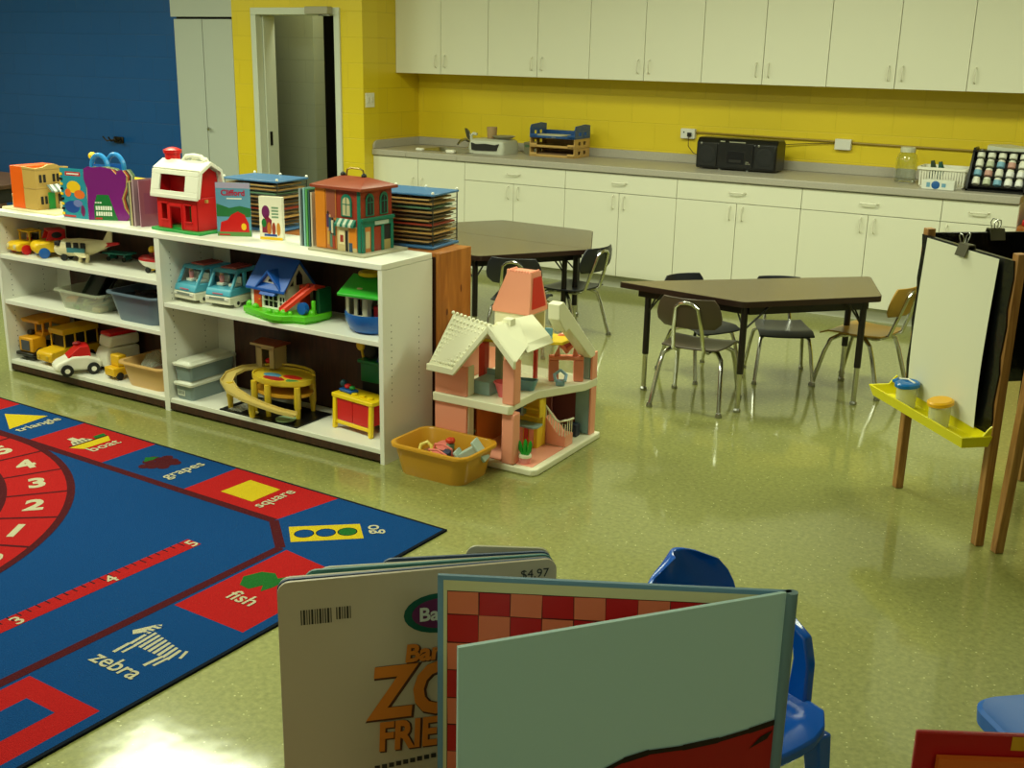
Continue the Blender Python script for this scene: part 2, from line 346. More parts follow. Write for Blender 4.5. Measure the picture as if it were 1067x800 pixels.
for i, lb in enumerate(('leftmost cream wall cabinet, beside the short yellow wall', 'cream wall cabinet directly above the letter trays', 'cream wall cabinet left of the one above the white wall outlet', 'cream wall cabinet above the black stereo', 'cream wall cabinet above the glass jar')):
    wall_cabinet(X0+0.0005+i*2*DW, 2, lb)
wall_cabinet(X0+10*DW, 1, 'narrow cream wall cabinet at the right end above the bottle rack')

# ------------------------------------------------------------ things on the worktop
ZT = 0.9185
org = thing('desk_organizer', 'low pale grey plastic organizer with a dark open front beside the sink', 'organizer', (-4.87, 7.93, ZT), 0.0)
pg = P('pale_grey_plastic', (196, 198, 182)); 
b = B(); b.loft([[(p[0], p[1], z) for p in rrect(w_, d_, 0.03)] for w_, d_, z in ((0.33, 0.26, 0.0), (0.34, 0.27, 0.05), (0.32, 0.25, 0.10), (0.28, 0.2, 0.115))], pg); b.obj('body', org)
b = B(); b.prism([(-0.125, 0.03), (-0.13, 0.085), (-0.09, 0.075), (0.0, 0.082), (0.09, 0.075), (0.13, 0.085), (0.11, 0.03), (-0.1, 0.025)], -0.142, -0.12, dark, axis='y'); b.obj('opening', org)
b = B(); b.tube([(-0.15, -0.1, 0.1), (-0.155, -0.1, 0.14), (-0.13, -0.1, 0.155), (-0.10, -0.1, 0.15)], 0.012, pg); b.obj('hook', org)
gb2 = M('grey_paperboard', (140, 138, 112), rough=0.6)
b = B(); b.box((0, 0, 0.045), (0.13, 0.13, 0.09), gb2); b.box((-0.03, -0.0655, 0.06), (0.05, 0.002, 0.02), M('label_green', (90, 120, 90))); tag(b.obj('storage_box', bev=0.004), 'grey-green box standing between the organizer and the letter trays', 'box', (-4.61, 8.15, ZT), 0.0)
b = B(); b.lathe([(0.036, 0), (0.038, 0.005), (0.043, 0.09), (0.039, 0.09), (0.035, 0.008)], (0, 0, 0), M('brown_paper_cup', (170, 140, 100), rough=0.7)); tag(b.obj('paper_cup'), 'tan paper cup on top of the pale grey organizer', 'cup', (-4.90, 7.95, ZT+0.1155), 0)
b = B(); b.lathe([(0.04, 0), (0.075, 0.012), (0.095, 0.025), (0.093, 0.027), (0.04, 0.004)], (0, 0, 0), M('dull_bowl', (150, 145, 120), rough=0.4)); tag(b.obj('shallow_dish'), 'shallow dish balanced on the right of the pale grey organizer', 'dish', (-4.775, 7.93, ZT+0.1155), 0)
# letter trays: two tan, the top blue
def tray(mat, label, z, loc=(-4.33, 8.06), paper=None, opening=True):
    t = thing('letter_tray', label, 'letter tray', (loc[0], loc[1], z), 0.03, group='stacked letter trays')
    b = B(); w_, d_, h_ = 0.40, 0.28, 0.072
    b.box((0, 0, 0.004), (w_, d_, 0.008), mat)
    for sx in (-1, 1):
        x = sx*(w_/2-0.004)
        b.box((x, 0, 0.014), (0.008, d_, 0.02), mat); b.box((x, 0, h_-0.011), (0.008, d_, 0.02), mat)
        for y in (-d_/2+0.035, 0.0, d_/2-0.035): b.box((x, y, h_/2), (0.0078, 0.07 if y else 0.05, h_-0.004), mat)
        b.box((sx*(w_/2-0.035), -d_/2+0.004, 0.016), (0.06, 0.008, 0.03), mat)
    b.box((0, d_/2-0.004, 0.025), (w_, 0.008, 0.048), mat)
    b.box((0, -d_/2+0.004, 0.010), (w_, 0.008, 0.018), mat)
    b.obj('tray_body', t, bev=0.002)
    return t
tn = P('tan_plastic', (196, 158, 92)); bl = P('royal_blue_plastic', (34, 78, 140))
tray(tn, 'tan letter tray at the bottom of the stack on the worktop', ZT)
tray(tn, 'tan letter tray in the middle of the stack on the worktop', ZT+0.073)
tt = tray(bl, 'blue letter tray on top of the stack', ZT+0.146)
for sx in (-1, 1):
    b = B(); b.prism([(-0.14, 0.07), (0.14, 0.07), (0.14, 0.10), (0.05, 0.11), (-0.12, 0.10)][::1], sx*0.196-0.004, sx*0.196+0.004, bl, axis='x'); b.obj('raised_side', tt, bev=0.002)
pap = M('white_paper', (214, 214, 196), rough=0.8)
b = B()
for k in range(5): b.box((0.01*(k % 3)-0.05, 0.004*k-0.03, 0.0012+0.0022*k), (0.26, 0.20, 0.002), pap, R=Rz(0.06*(k-2)))
tag(b.obj('paper_stack', smooth=0), 'loose white papers lying in the top blue letter tray', 'papers', (-4.36, 8.06, ZT+0.1545), 0)
b = B()
for k in range(6): b.box((0.004*(k % 3), 0.004*k-0.02, 0.0012+0.003*k), (0.30, 0.21, 0.0026), M('brownish_papers', (120, 92, 62), rough=0.8), R=Rz(0.03*(k-2)))
tag(b.obj('paper_stack', smooth=0), 'brown papers in the bottom tan letter tray', 'papers', (-4.33, 8.06, ZT+0.0085), 0)
# outlets and conduit on the yellow wall
def outlet(x, z, label, plug):
    t = thing('wall_outlet', label, 'outlet', (x, YW, z))
    b = B(); b.box((0, -0.02, 0), (0.115, 0.04, 0.075), M('outlet_box_white', (222, 222, 214), rough=0.4)); b.obj('outlet_box', t, bev=0.004)
    if plug:
        b = B(); b.box((0.02, -0.052, -0.005), (0.03, 0.024, 0.03), black); b.obj('plug', t, bev=0.004)
        b = B(); b.cyl((-0.03, -0.0405, 0.01), (-0.03, -0.042, 0.01), 0.006, dark, 8); b.obj('socket', t)
outlet(-3.31, 1.14, 'white outlet box with a black plug, left of the stereo', True)
outlet(-2.125, 1.125, 'plain grey-white junction box on the yellow wall between stereo and jar', False)
ym = M('yellow_painted_conduit', (150, 124, 30), rough=0.4)
b = B(); b.tube([(-3.252, YW-0.012, 1.152), (-2.183, YW-0.012, 1.142)], 0.008, ym); tag(b.obj('wall_conduit'), 'thin painted conduit on the yellow wall between the two outlet boxes', 'conduit')
b = B(); b.tube([(-2.067, YW-0.012, 1.138), (-0.85, YW-0.012, 1.128), (1.2, YW-0.012, 1.12)], 0.008, ym); tag(b.obj('wall_conduit'), 'thin painted conduit running from the junction box behind the jar to the right', 'conduit')
b = B(); b.tube([(-3.29, YW-0.066, 1.12), (-3.29, YW-0.06, 1.05), (-3.25, YW-0.05, 1.0), (-3.16, YW-0.05, 0.965), (-3.05, YW-0.06, 0.95), (-2.95, YW-0.06, 0.94)], 0.003, M('brown_cord', (80, 60, 20), rough=0.5), 6); tag(b.obj('power_cord'), 'thin dark cord drooping from the outlet behind the stereo', 'cord')
b = B(); b.tube([(-2.56, YW-0.03, 1.1), (-2.4, YW-0.02, 1.115), (-2.2, YW-0.015, 1.128), (-2.19, YW-0.02, 1.13)], 0.003, M('brown_cord', (80, 60, 20)), 6); tag(b.obj('power_cord'), 'thin cord from behind the stereo up to the junction box', 'cord')
# stereo
st = thing('stereo', 'black portable stereo with two speakers on the worktop', 'stereo', (-2.80, 8.01, ZT), 0.02)
b = B(); b.prism([(-0.12, 0.008), (0.10, 0.008), (0.10, 0.2), (0.06, 0.226), (-0.085, 0.226), (-0.12, 0.19)], -0.30, 0.30, black, axis='x'); b.obj('body', st, bev=0.01)
sm = M('speaker_mesh', (26, 27, 28), rough=0.7, bump=(300, 0.5))
for sx in (-1, 1):
    b = B(); b.box((sx*0.215, -0.1225, 0.108), (0.15, 0.01, 0.17), M('speaker_panel', (20, 21, 22), rough=0.4)); s_ = b.obj('speaker', st, bev=0.01)
    b = B(); b.lathe([(0.062, -0.12), (0.066, -0.129), (0.058, -0.132), (0.03, -0.128), (0.004, -0.128)], (sx*0.215, 0, 0.105), sm, axis='y'); b.obj('speaker_cone', s_)
    b = B(); b.lathe([(0.008, -0.12), (0.008, -0.13), (0.003, -0.131)], (sx*0.215-0.045*1, 0, 0.185), steel, axis='y', seg=12); b.obj('badge', s_)
b = B(); b.box((0.0, -0.123, 0.11), (0.26, 0.008, 0.17), M('stereo_centre', (24, 25, 27), rough=0.3)); b.box((0.0, -0.1275, 0.095), (0.13, 0.004, 0.09), M('cassette_door', (34, 35, 38), rough=0.15)); b.box((0, -0.13, 0.07), (0.09, 0.003, 0.02), dark); b.obj('cassette_deck', st, bev=0.002)
b = B(); b.box((0.01, -0.125, 0.203), (0.12, 0.006, 0.007), M('silver_print', (150, 150, 130))); b.box((-0.10, -0.125, 0.205), (0.035, 0.006, 0.009), M('silver_print', (150, 150, 130)))
for k in range(5): b.box((0.085+0.012*(k % 3), -0.129, 0.055+0.012*(k//3)), (0.008, 0.004, 0.006), M('silver_print', (150, 150, 130)))
b.obj('controls', st)
for sx in (-0.12, 0.09):
    b = B(); b.cyl((sx, -0.1, 0), (sx, -0.1, 0.009), 0.012, M('foot_grey', (120, 120, 115)), 12); b.obj('foot', st)
# glass jar with lid
glass = M('clear_glass', (240, 245, 240), rough=0.03, trans=1.0, spec=0.5)
jr = thing('glass_jar', 'large empty glass jar with a pale lid on the worktop', 'jar', (-1.62, 7.98, ZT))
b = B(); b.lathe([(0.062, 0.0), (0.07, 0.01), (0.071, 0.15), (0.062, 0.18), (0.045, 0.2), (0.045, 0.212), (0.042, 0.212), (0.042, 0.198), (0.058, 0.178), (0.067, 0.15), (0.066, 0.012), (0.003, 0.008)], (0, 0, 0), glass, seg=32); b.obj('jar_body', jr)
b = B(); b.lathe([(0.049, 0.2), (0.049, 0.228), (0.044, 0.233), (0.002, 0.234)], (0, 0, 0), M('pale_jar_lid', (205, 205, 180), rough=0.4), seg=32); b.obj('lid', jr)
# white slotted basket
bk = thing('plastic_basket', 'white slotted plastic basket on the worktop beside the bottle rack', 'basket', (-1.345, 7.86, ZT), 0.0)
b = B(); W_, D_, H_ = 0.30, 0.24, 0.13
b.loft([[(p[0], p[1], z) for p in rrect(w_, d_, 0.02)] for w_, d_, z in ((0.27, 0.21, 0.0), (0.272, 0.212, 0.012), (0.262, 0.202, 0.012))], white, cap=(True, True))
b.loft([[(p[0], p[1], z) for p in rrect(w_, d_, 0.025)] for w_, d_, z in ((0.30, 0.24, H_-0.02), (0.318, 0.258, H_-0.016), (0.318, 0.258, H_), (0.295, 0.235, H_), (0.292, 0.232, H_-0.02))], white, closed=True)
for k in range(17):
    x = -0.128+k*0.016
    for sy in (-1, 1): b.box((x*1.05, sy*0.111, H_/2), (0.010, 0.004, H_-0.02), white, R=Rx(-sy*0.11))
for k in range(13):
    y = -0.096+k*0.016
    for sx in (-1, 1): b.box((sx*0.14, y*1.05, H_/2), (0.004, 0.010, H_-0.02), white, R=Ry(sx*0.11))
b.obj('basket_body', bk)
for k, (dx, dy, c) in enumerate(((-0.09, 0.02, (40, 60, 40)), (-0.03, -0.04, (20, 80, 70)))):
    b = B(); b.tube([(0, 0, 0.02), (0.01, 0, 0.1), (0.0, 0, 0.15)], [0.018, 0.02, 0.012], P('dark_green_bottle_%d' % k, c)); tag(b.obj('small_bottle'), ('dark bottle top poking out of the white basket at its left', 'teal bottle top poking out of the white basket, near its front')[k], 'bottle', (-1.345+dx, 7.86+dy, ZT+0.0125), 0)
cx_ = thing('tissue_box', 'flat white box with a blue oval mark in front of the white basket', 'box', (-1.34, 7.67, ZT), 0.02)
b = B(); b.box((0, 0, 0.03), (0.20, 0.09, 0.06), M('white_card', (222, 224, 214), rough=0.5)); b.obj('carton', cx_, bev=0.004)
b = B(); b.lathe([(0.026, -0.0455), (0.024, -0.0465), (0.003, -0.0467)], (-0.015, 0, 0.03), M('blue_print', (30, 90, 160)), axis='y', sy=1.0)
b.box((-0.06, -0.0455, 0.03), (0.022, 0.001, 0.03), M('blue_print_pale', (110, 160, 190))); b.box((0.035, -0.0455, 0.03), (0.025, 0.001, 0.024), M('blue_print_pale', (110, 160, 190))); b.obj('printed_mark', cx_)
# black rack of small bottles
rk = thing('bottle_rack', 'black tilted rack with four rows of small white bottles on the worktop', 'rack', (-0.99, 7.88, ZT), 0.0)
b = B()
b.prism([(-0.17, 0.0), (0.10, 0.0), (0.10, 0.262), (-0.03, 0.262), (-0.17, 0.04)], -0.197, -0.183, black, axis='x'); b.prism([(-0.17, 0.0), (0.10, 0.0), (0.10, 0.262), (-0.03, 0.262), (-0.17, 0.04)], 0.148, 0.162, black, axis='x')
b.bb(-0.197, 0.162, -0.17, 0.10, 0, 0.012, black); b.bb(-0.197, 0.162, -0.05, -0.0, 0.240, 0.2505, black); b.bb(-0.185, 0.15, 0.09, 0.10, 0, 0.25, black); b.bb(-0.185, 0.15, 0.02, 0.10, 0.243, 0.25, black)
sl = atan2(0.23, 0.12)
for k in range(5):
    f_ = 0.04+k*0.23; y = -0.10+0.12*f_; z = 0.02+0.23*f_
    b.box((-0.0175, y, z), (0.33, 0.01, 0.014), black)
b.box((-0.0175, -0.02, 0.128), (0.33, 0.006, 0.26), black, R=Rx(-(pi/2-sl)))
b.obj('rack_frame', rk)
capw = P('bottle_cap_white', (226, 226, 210)); cols = [P('bottle_tint_%d' % i, c) for i, c in enumerate(((226, 226, 214), (200, 150, 140), (120, 170, 200), (190, 196, 170), (236, 236, 236)))]
for r_ in range(4):
    for c_ in range(5):
        f_ = 0.13+r_*0.235; y = -0.10+0.12*f_-0.030; z = 0.02+0.23*f_+0.012
        mcol = cols[4] if (r_ < 2 and c_ > 2) else cols[(r_*2+c_*3) % 4 if r_ < 3 else 0]
        b = B(); b.T = Matrix.Rotation(-(pi/2-sl)+0.0, 4, 'X')
        b.lathe([(0.020, -0.026), (0.024, -0.023), (0.024, 0.008)], (0, 0, 0), mcol, seg=14); b.lathe([(0.021, 0.0082), (0.021, 0.021), (0.003, 0.022)], (0, 0, 0), capw, seg=14)
        tag(b.obj('small_bottle'), 'small white-capped bottle in the black tilted rack', 'bottle', (-0.99-0.145+c_*0.064, 7.88+y, ZT+z), 0, group='small bottles in the black rack')
b = B(); b.loft([[(-0.12, -0.05, 0.0), (-0.12, 0.06, 0.0), (-0.12, 0.06, 0.03), (-0.12, -0.05, 0.028)], [(0, -0.055, 0.0), (0, 0.06, 0.0), (0, 0.06, 0.035), (0, -0.05, 0.018)], [(0.13, -0.05, 0.0), (0.13, 0.06, 0.0), (0.13, 0.05, 0.022), (0.13, -0.05, 0.02)]], M('clear_film', (215, 220, 205), rough=0.15, alpha=0.75)); tag(b.obj('plastic_package'), 'crinkled clear plastic package on top of the black bottle rack', 'package', (-0.99, 7.93, ZT+0.2505), 0)
# wooden cupboard beyond the right end of the worktop
wc = thing('wooden_cupboard', 'orange-brown wooden cupboard end just beyond the worktop at the right edge', 'cupboard', (-0.58, 7.83, 0))
b = B(); b.bb(-0.25, 0.25, -0.3, 0.3, 0.05, 0.74, wood('orange_brown_wood', (150, 84, 30), (178, 108, 44), scale=(12, 12, 1.5))); b.obj('carcass', wc, bev=0.004)
b = B(); b.bb(-0.23, 0.23, -0.27, 0.27, 0.0, 0.05, dark); b.obj('plinth', wc)
b = B(); b.box((0, 0, 0.02), (0.46, 0.5, 0.04), P('red_plastic', (190, 20, 22))); b.box((0, 0, 0.07), (0.42, 0.46, 0.06), P('orange_plastic', (220, 120, 20))); tag(b.obj('toy_bin', bev=0.01), 'red and orange plastic bin on the wooden cupboard at the right edge', 'bin', (-0.58, 7.83, 0.7405), 0)
# dark bracket on the blue wall
hk = thing('coat_hook', 'dark metal bracket on the blue wall', 'hook', (-8.93, 7.60, 0.82))
b = B(); b.box((0, -0.01, 0), (0.13, 0.02, 0.06), M('dark_bronze', (50, 40, 26), rough=0.4, metal=0.6)); b.obj('hook_plate', hk, bev=0.006)
b = B()
for dx in (-0.1, -0.04, 0.04, 0.09): b.tube([(dx*0.4, -0.02, 0.0), (dx, -0.07, -0.01), (dx*1.3, -0.09, 0.03)], 0.008, M('dark_bronze', (50, 40, 26)))
b.obj('prong', hk)

# ------------------------------------------------------------ rug
ra = -0.042; RO = Vector((-2.137, 3.19, 0)); UX = -Vector((cos(ra), sin(ra), 0)); VY = -Vector((-sin(ra), cos(ra), 0))
RUGW, RUGH = 4.311, 3.046
def carpet(name, rgb):
    rgb = tuple(v*0.83 for v in rgb)
    return M(name, rgb, rough=0.95, spec=0.1, bump=(260, 0.6), var=0.10)
rb, rr_, ry, rm, rwh, rg, rdk = carpet('rug_blue', (6, 72, 140)), carpet('rug_red', (196, 26, 28)), carpet('rug_yellow', (228, 198, 30)), carpet('rug_maroon', (84, 18, 28)), carpet('rug_cream', (214, 206, 172)), carpet('rug_green', (32, 112, 44)), carpet('rug_edge', (18, 26, 40))
b = B()
def rp3(u, v, z): return tuple(RO+UX*u+VY*v+Vector((0, 0, z)))
def rug(poly, m_, lv=1):
    z = 0.008+0.0003*lv
    area = sum(poly[i][0]*poly[(i+1) % len(poly)][1]-poly[(i+1) % len(poly)][0]*poly[i][1] for i in range(len(poly)))
    if area < 0: poly = poly[::-1]
    b.add([rp3(u, v, z) for u, v in poly], [tuple(range(len(poly)))], m_)
def strip(p, q, w_, m_, lv=2):
    d = Vector((q[0]-p[0], q[1]-p[1])); d.normalize(); n = Vector((-d.y, d.x))*w_/2
    rug([(p[0]+n.x, p[1]+n.y), (q[0]+n.x, q[1]+n.y), (q[0]-n.x, q[1]-n.y), (p[0]-n.x, p[1]-n.y)], m_, lv)
slab = [rp3(u, v, 0) for u, v in ((0, 0), (RUGW, 0), (RUGW, RUGH), (0, RUGH))]
b.add(slab+[(p[0], p[1], 0.008) for p in slab], [(0, 1, 2, 3), (7, 6, 5, 4), (0, 4, 5, 1), (1, 5, 6, 2), (2, 6, 7, 3), (3, 7, 4, 0)], rdk)
e_ = 0.012
rug([(e_, e_), (RUGW-e_, e_), (RUGW-e_, RUGH-e_), (e_, RUGH-e_)], rb, 0.5)
IN = 0.305; CU, CV = 0.43, 0.44     # inner field corner cuts
# top row of squares, bottom row, both side columns
ub = [0.545, 1.09, 1.60, 2.095, 2.59, 3.08, 3.57, 3.77]; uo = [0.575]+ub[1:]
for i in range(len(ub)-1):
    if i % 2 == 0:
        o0 = 0.525 if i == 0 else ub[i]; i0 = 0.575 if i == 0 else ub[i]
        rug([(o0, e_), (ub[i+1], e_), (ub[i+1], IN), (i0, IN)], rr_)
        rug([(o0, RUGH-e_), (ub[i+1], RUGH-e_), (ub[i+1], RUGH-IN), (i0, RUGH-IN)], rr_)
vb = [0.50, 0.978, 1.492, 2.0, 2.54]
for i in range(4):
    if i % 2 == 0:
        a0 = 0.51 if i == 0 else vb[i]; a1 = 0.475 if i == 0 else vb[i]
        for mir in (0, 1):
            f = (lambda u: u) if not mir else (lambda u: RUGW-u)
            rug([(f(0.05), a0), (f(0.05), vb[i+1]), (f(0.355), vb[i+1]), (f(0.355), a1)], rr_)
rug([(0.14, 1.565), (0.262, 1.565), (0.262, 1.90), (0.14, 1.90)], rb, 2)
# maroon line of the inner field with cut corners
loop = [(0.575, 0.315), (RUGW-0.575, 0.315), (RUGW-0.385, 0.475), (RUGW-0.385, RUGH-0.475), (RUGW-0.575, RUGH-0.315), (0.575, RUGH-0.315), (0.385, RUGH-0.475), (0.385, 0.475)]
for i in range(8): strip(loop[i], loop[(i+1) % 8], 0.036, rm, 3+i*0.05)
# number ring
CC = (2.156, 1.523); RO_, RI_ = 1.195, 0.955
def ring(r0, r1, m_, lv, n=112, a0=0, a1=2*pi):
    for k in range(n):
        a, c = a0+(a1-a0)*k/n, a0+(a1-a0)*(k+1)/n
        rug([(CC[0]+r*cos(t), CC[1]+r*sin(t)) for r, t in ((r0, a), (r1, a), (r1, c), (r0, c))], m_, lv)
ring(RI_, RO_, rr_, 4); ring(RO_-0.012, RO_+0.018, rm, 5); ring(RI_-0.02, RI_+0.008, rm, 5.2)
for k in range(28):
    t = radians(-90-11.4-12.86*k) if True else 0
    strip((CC[0]+RI_*cos(t), CC[1]+RI_*sin(t)), (CC[0]+RO_*cos(t), CC[1]+RO_*sin(t)), 0.014, rm, 5.5)
def rtext(s, size, u, v, rd, m_=rwh, bold=0.0, wide=1.0, lv=6, upd=None):
    """rd: reading direction in rug (u,v); letters stand 90 degrees to its left seen from above"""
    d = (UX*rd[0]+VY*rd[1]).normalized(); n = Vector((0, 0, 1)).cross(d)
    b.text(s, size, rp3(u, v, 0.008+0.0003*lv), d, n, m_, depth=0.0003, bold=bold, wide=wide)
labels = {0: '5', 1: '4', 2: '3', 3: '2', 4: '1', 5: '20'}
for k in range(28):
    # sector centres measured from the -v direction
    ang = 5.0-12.86*1+12.86*k
    t = radians(-90+ang)
    n_ = 5-(k-1)
    s_ = str(n_ if n_ > 0 else n_+20) if n_+20 > 0 else None
    if s_ is None or int(s_) > 20 or n_ < -14: continue
    rtext(s_, 0.145, CC[0]-(RO_+RI_)/2*cos(-t)*-1 if False else CC[0]+(RO_+RI_)/2*cos(t-radians(0)) if False else CC[0]-(RO_+RI_)/2*sin(radians(ang)), CC[1]-(RO_+RI_)/2*cos(radians(ang)), (-sin(radians(ang)), -cos(radians(ang))), bold=0.006)
# pictures and words
rug([(2.51, 0.146), (2.322, 0.045), (2.292, 0.266)], ry, 3); rtext('triangle', 0.075, 2.245, 0.15, (0, -1), bold=0.001)
rug([(1.86, 0.265), (1.80, 0.235), (1.80, 0.095), (1.86, 0.06)], ry, 3); rug([(1.865, 0.24), (1.865, 0.13), (1.925, 0.15), (1.925, 0.21)], rwh, 4); rug([(1.925, 0.20), (1.925, 0.17), (1.965, 0.17), (1.965, 0.20)], rwh, 4)
rug([(1.865, 0.12), (1.865, 0.065), (1.905, 0.05), (1.905, 0.11)], rg, 4); strip((1.868, 0.26), (1.868, 0.06), 0.008, rdk, 5)
for q in (0.15, 0.17, 0.19, 0.21): strip((1.88, q), (1.905, q), 0.008, rdk, 5.5)
rtext('boat', 0.085, 1.762, 0.16, (0, -1), bold=0.001)
for k in range(14):
    a, r = k*2.4, 0.018*math.sqrt(k); cu_, cv_ = 1.40+r*cos(a), 0.155+1.15*r*sin(a)
    rug([(cu_+0.026*cos(t*pi/5), cv_+0.026*sin(t*pi/5)) for t in range(10)], rm, 3+k*0.1)
rug([(1.46, 0.19), (1.50, 0.15), (1.46, 0.11), (1.45, 0.15)], rg, 5); rtext('grapes', 0.08, 1.25, 0.16, (0, -1), bold=0.001)
rug([(0.951, 0.229), (0.947, 0.072), (0.775, 0.077), (0.774, 0.232)], ry, 3); rtext('square', 0.075, 0.725, 0.16, (0, -1), bold=0.001)
rug([(0.489, 0.325), (0.294, 0.151), (0.198, 0.242), (0.389, 0.419)], ry, 3)
for k, mm in enumerate((rb, rb, rg)):
    f_ = 0.2+0.3*k; cu_, cv_ = 0.44-0.195*f_, 0.372-0.175*f_
    rug([(cu_+0.037*cos(t*pi/8), cv_+0.037*sin(t*pi/8)) for t in range(16)], rdk, 3.5); rug([(cu_+0.033*cos(t*pi/8), cv_+0.033*sin(t*pi/8)) for t in range(16)], mm, 4)
rtext('go', 0.085, 0.222, 0.165, (1, -1), bold=0.001)
rug([(0.325, 0.71), (0.30, 0.65), (0.255, 0.632), (0.22, 0.655), (0.195, 0.615), (0.185, 0.66), (0.188, 0.71), (0.20, 0.755), (0.225, 0.72), (0.245, 0.765), (0.29, 0.76)], rg, 3)
rtext('fish', 0.085, 0.208, 0.825, (-1, 0), bold=0.001)
# zebra: striped body made of slanted bands
for k in range(9):
    u0 = 0.285-0.02*k
    rug([(u0, 1.125+0.004*k), (u0-0.011, 1.125+0.004*k), (u0-0.02, 1.215), (u0-0.008, 1.215)], rwh, 3)
rug([(0.33, 1.16), (0.30, 1.10), (0.285, 1.085), (0.27, 1.10), (0.285, 1.14), (0.31, 1.175)], rwh, 3.4)
strip((0.275, 1.215), (0.272, 1.275), 0.012, rwh, 3.2); strip((0.25, 1.215), (0.25, 1.262), 0.01, rwh, 3.2); strip((0.135, 1.21), (0.14, 1.275), 0.012, rwh, 3.2); strip((0.115, 1.205), (0.117, 1.26), 0.01, rwh, 3.2); strip((0.10, 1.15), (0.085, 1.19), 0.01, rwh, 3.2)
for k in range(4): strip((0.295+0.0*k, 1.10+0.018*k), (0.27, 1.095+0.018*k), 0.007, rb, 4)
rtext('zebra', 0.085, 0.20, 1.32, (-1, 0), bold=0.001)
# ruler band with ticks
rug([(0.635, 0.615), (0.706, 0.615), (0.706, 2.43), (0.635, 2.43)], rr_, 3)
for k in range(52):
    v = 0.66+k*0.0335
    strip((0.706, v), (0.706-(0.026 if k % 5 else 0.036), v), 0.005, rdk, 4)
for k in range(5): rtext(str(5-k), 0.075, 0.662, 0.632+0.345*k, (0, -1), bold=0.001)
tag(b.obj('area_rug', smooth=0), 'blue and red classroom rug with number ring and picture squares on the floor', 'rug')

# ------------------------------------------------------------ white shelf unit
SA = -0.015; SO = Vector((-2.747, 3.614, 0)); SDX = Vector((cos(SA), sin(SA), 0)); SDN = Vector((-sin(SA), cos(SA), 0))
def sh(s, t, z): return SO-SDX*s+SDN*t+Vector((0, 0, z))
SL, SD, SH = 2.565, 0.355, 0.871
unit = thing('shelf_unit', 'long low white shelving unit full of toys beside the rug', 'shelf unit', SO, SA)
TH = 0.022
b = B(); b.bb(-SL, 0, -0.0, SD, SH-0.026, SH, shelfw); b.obj('top_board', unit, bev=0.003)
for x0, x1, nm in ((-TH, 0, 1), (-SL, -SL+TH, 0), (-1.347, -1.313, 0)):
    b = B(); b.bb(x0, x1, 0.002, SD, 0.0, SH-0.0265, shelfw)
    pegs = M('peg_hole', (60, 58, 50))
    for yy in (0.06, SD-0.10):
        for k in range(24):
            z = 0.13+k*0.028
            if x1 == 0:
                if 0.26 < z < 0.62: b.box((0.0002, yy, z), (0.0008, 0.004, 0.005), pegs)
            else: b.box((x1+0.0002, yy, z), (0.0008, 0.004, 0.005), pegs)
    b.obj('side_panel', unit, smooth=0)
LB = (-SL+TH+0.001, -1.348); RBY = (-1.312, -TH-0.001)
for (x0, x1), zz in ((LB, 0.64), (LB, 0.395), (RBY, 0.541)):
    b = B(); b.bb(x0, x1, 0.006, SD-0.02, zz-0.022, zz, shelfw); b.obj('shelf_board', unit, bev=0.002)
for x0, x1 in (LB, RBY):
    b = B(); b.bb(x0, x1, 0.006, SD-0.02, 0.043, 0.065, shelfw); b.obj('shelf_board', unit, bev=0.002)
    b = B(); b.bb(x0, x1, 0.004, 0.018, 0.012, 0.042, hardb); b.obj('kick_strip', unit)
    b = B(); b.bb(x0, x0+0.11, SD-0.016, SD-0.004, 0.066, SH-0.028, shelfw); b.obj('back_stile', unit)
    b = B(); b.bb(x0+0.111, x1, SD-0.014, SD-0.006, 0.066, SH-0.028, hardb); b.obj('back_panel', unit)
# pine bookcase standing back to back with it
pn = thing('pine_bookcase', 'knotty pine bookcase standing back to back behind the white shelf unit', 'bookcase', sh(0, 0.37, 0), SA)
b = B(); b.bb(0.008, 0.03, 0, 0.245, 0.0, SH-0.002, pine); b.obj('side_panel', pn, bev=0.002)
b = B(); b.bb(-2.30, -2.278, 0, 0.245, 0.0, SH-0.002, pine); b.obj('side_panel', pn, bev=0.002)
b = B(); b.bb(-2.277, 0.007, 0, 0.245, SH-0.022, SH-0.002, pine); b.obj('top_board', pn, bev=0.002)
for zz in (0.06, 0.32, 0.58):
    b = B(); b.bb(-2.277, 0.007, 0.008, 0.24, zz, zz+0.02, pine); b.obj('shelf_board', pn)
b = B(); b.bb(-2.277, 0.007, 0, 0.007, 0.04, SH-0.023, hardb); b.obj('back_panel', pn)
knot = M('pine_knot', (110, 52, 20), rough=0.5)
b = B()
for y, z, ry_, rz_ in ((0.165, 0.69, 0.006, 0.018), (0.14, 0.43, 0.01, 0.02), (0.055, 0.60, 0.008, 0.016)):
    b.add([(0.0305, y+ry_*cos(k*pi/6), z+rz_*sin(k*pi/6)) for k in range(12)], [tuple(range(12))], knot)
b.obj('wood_knot', pn)
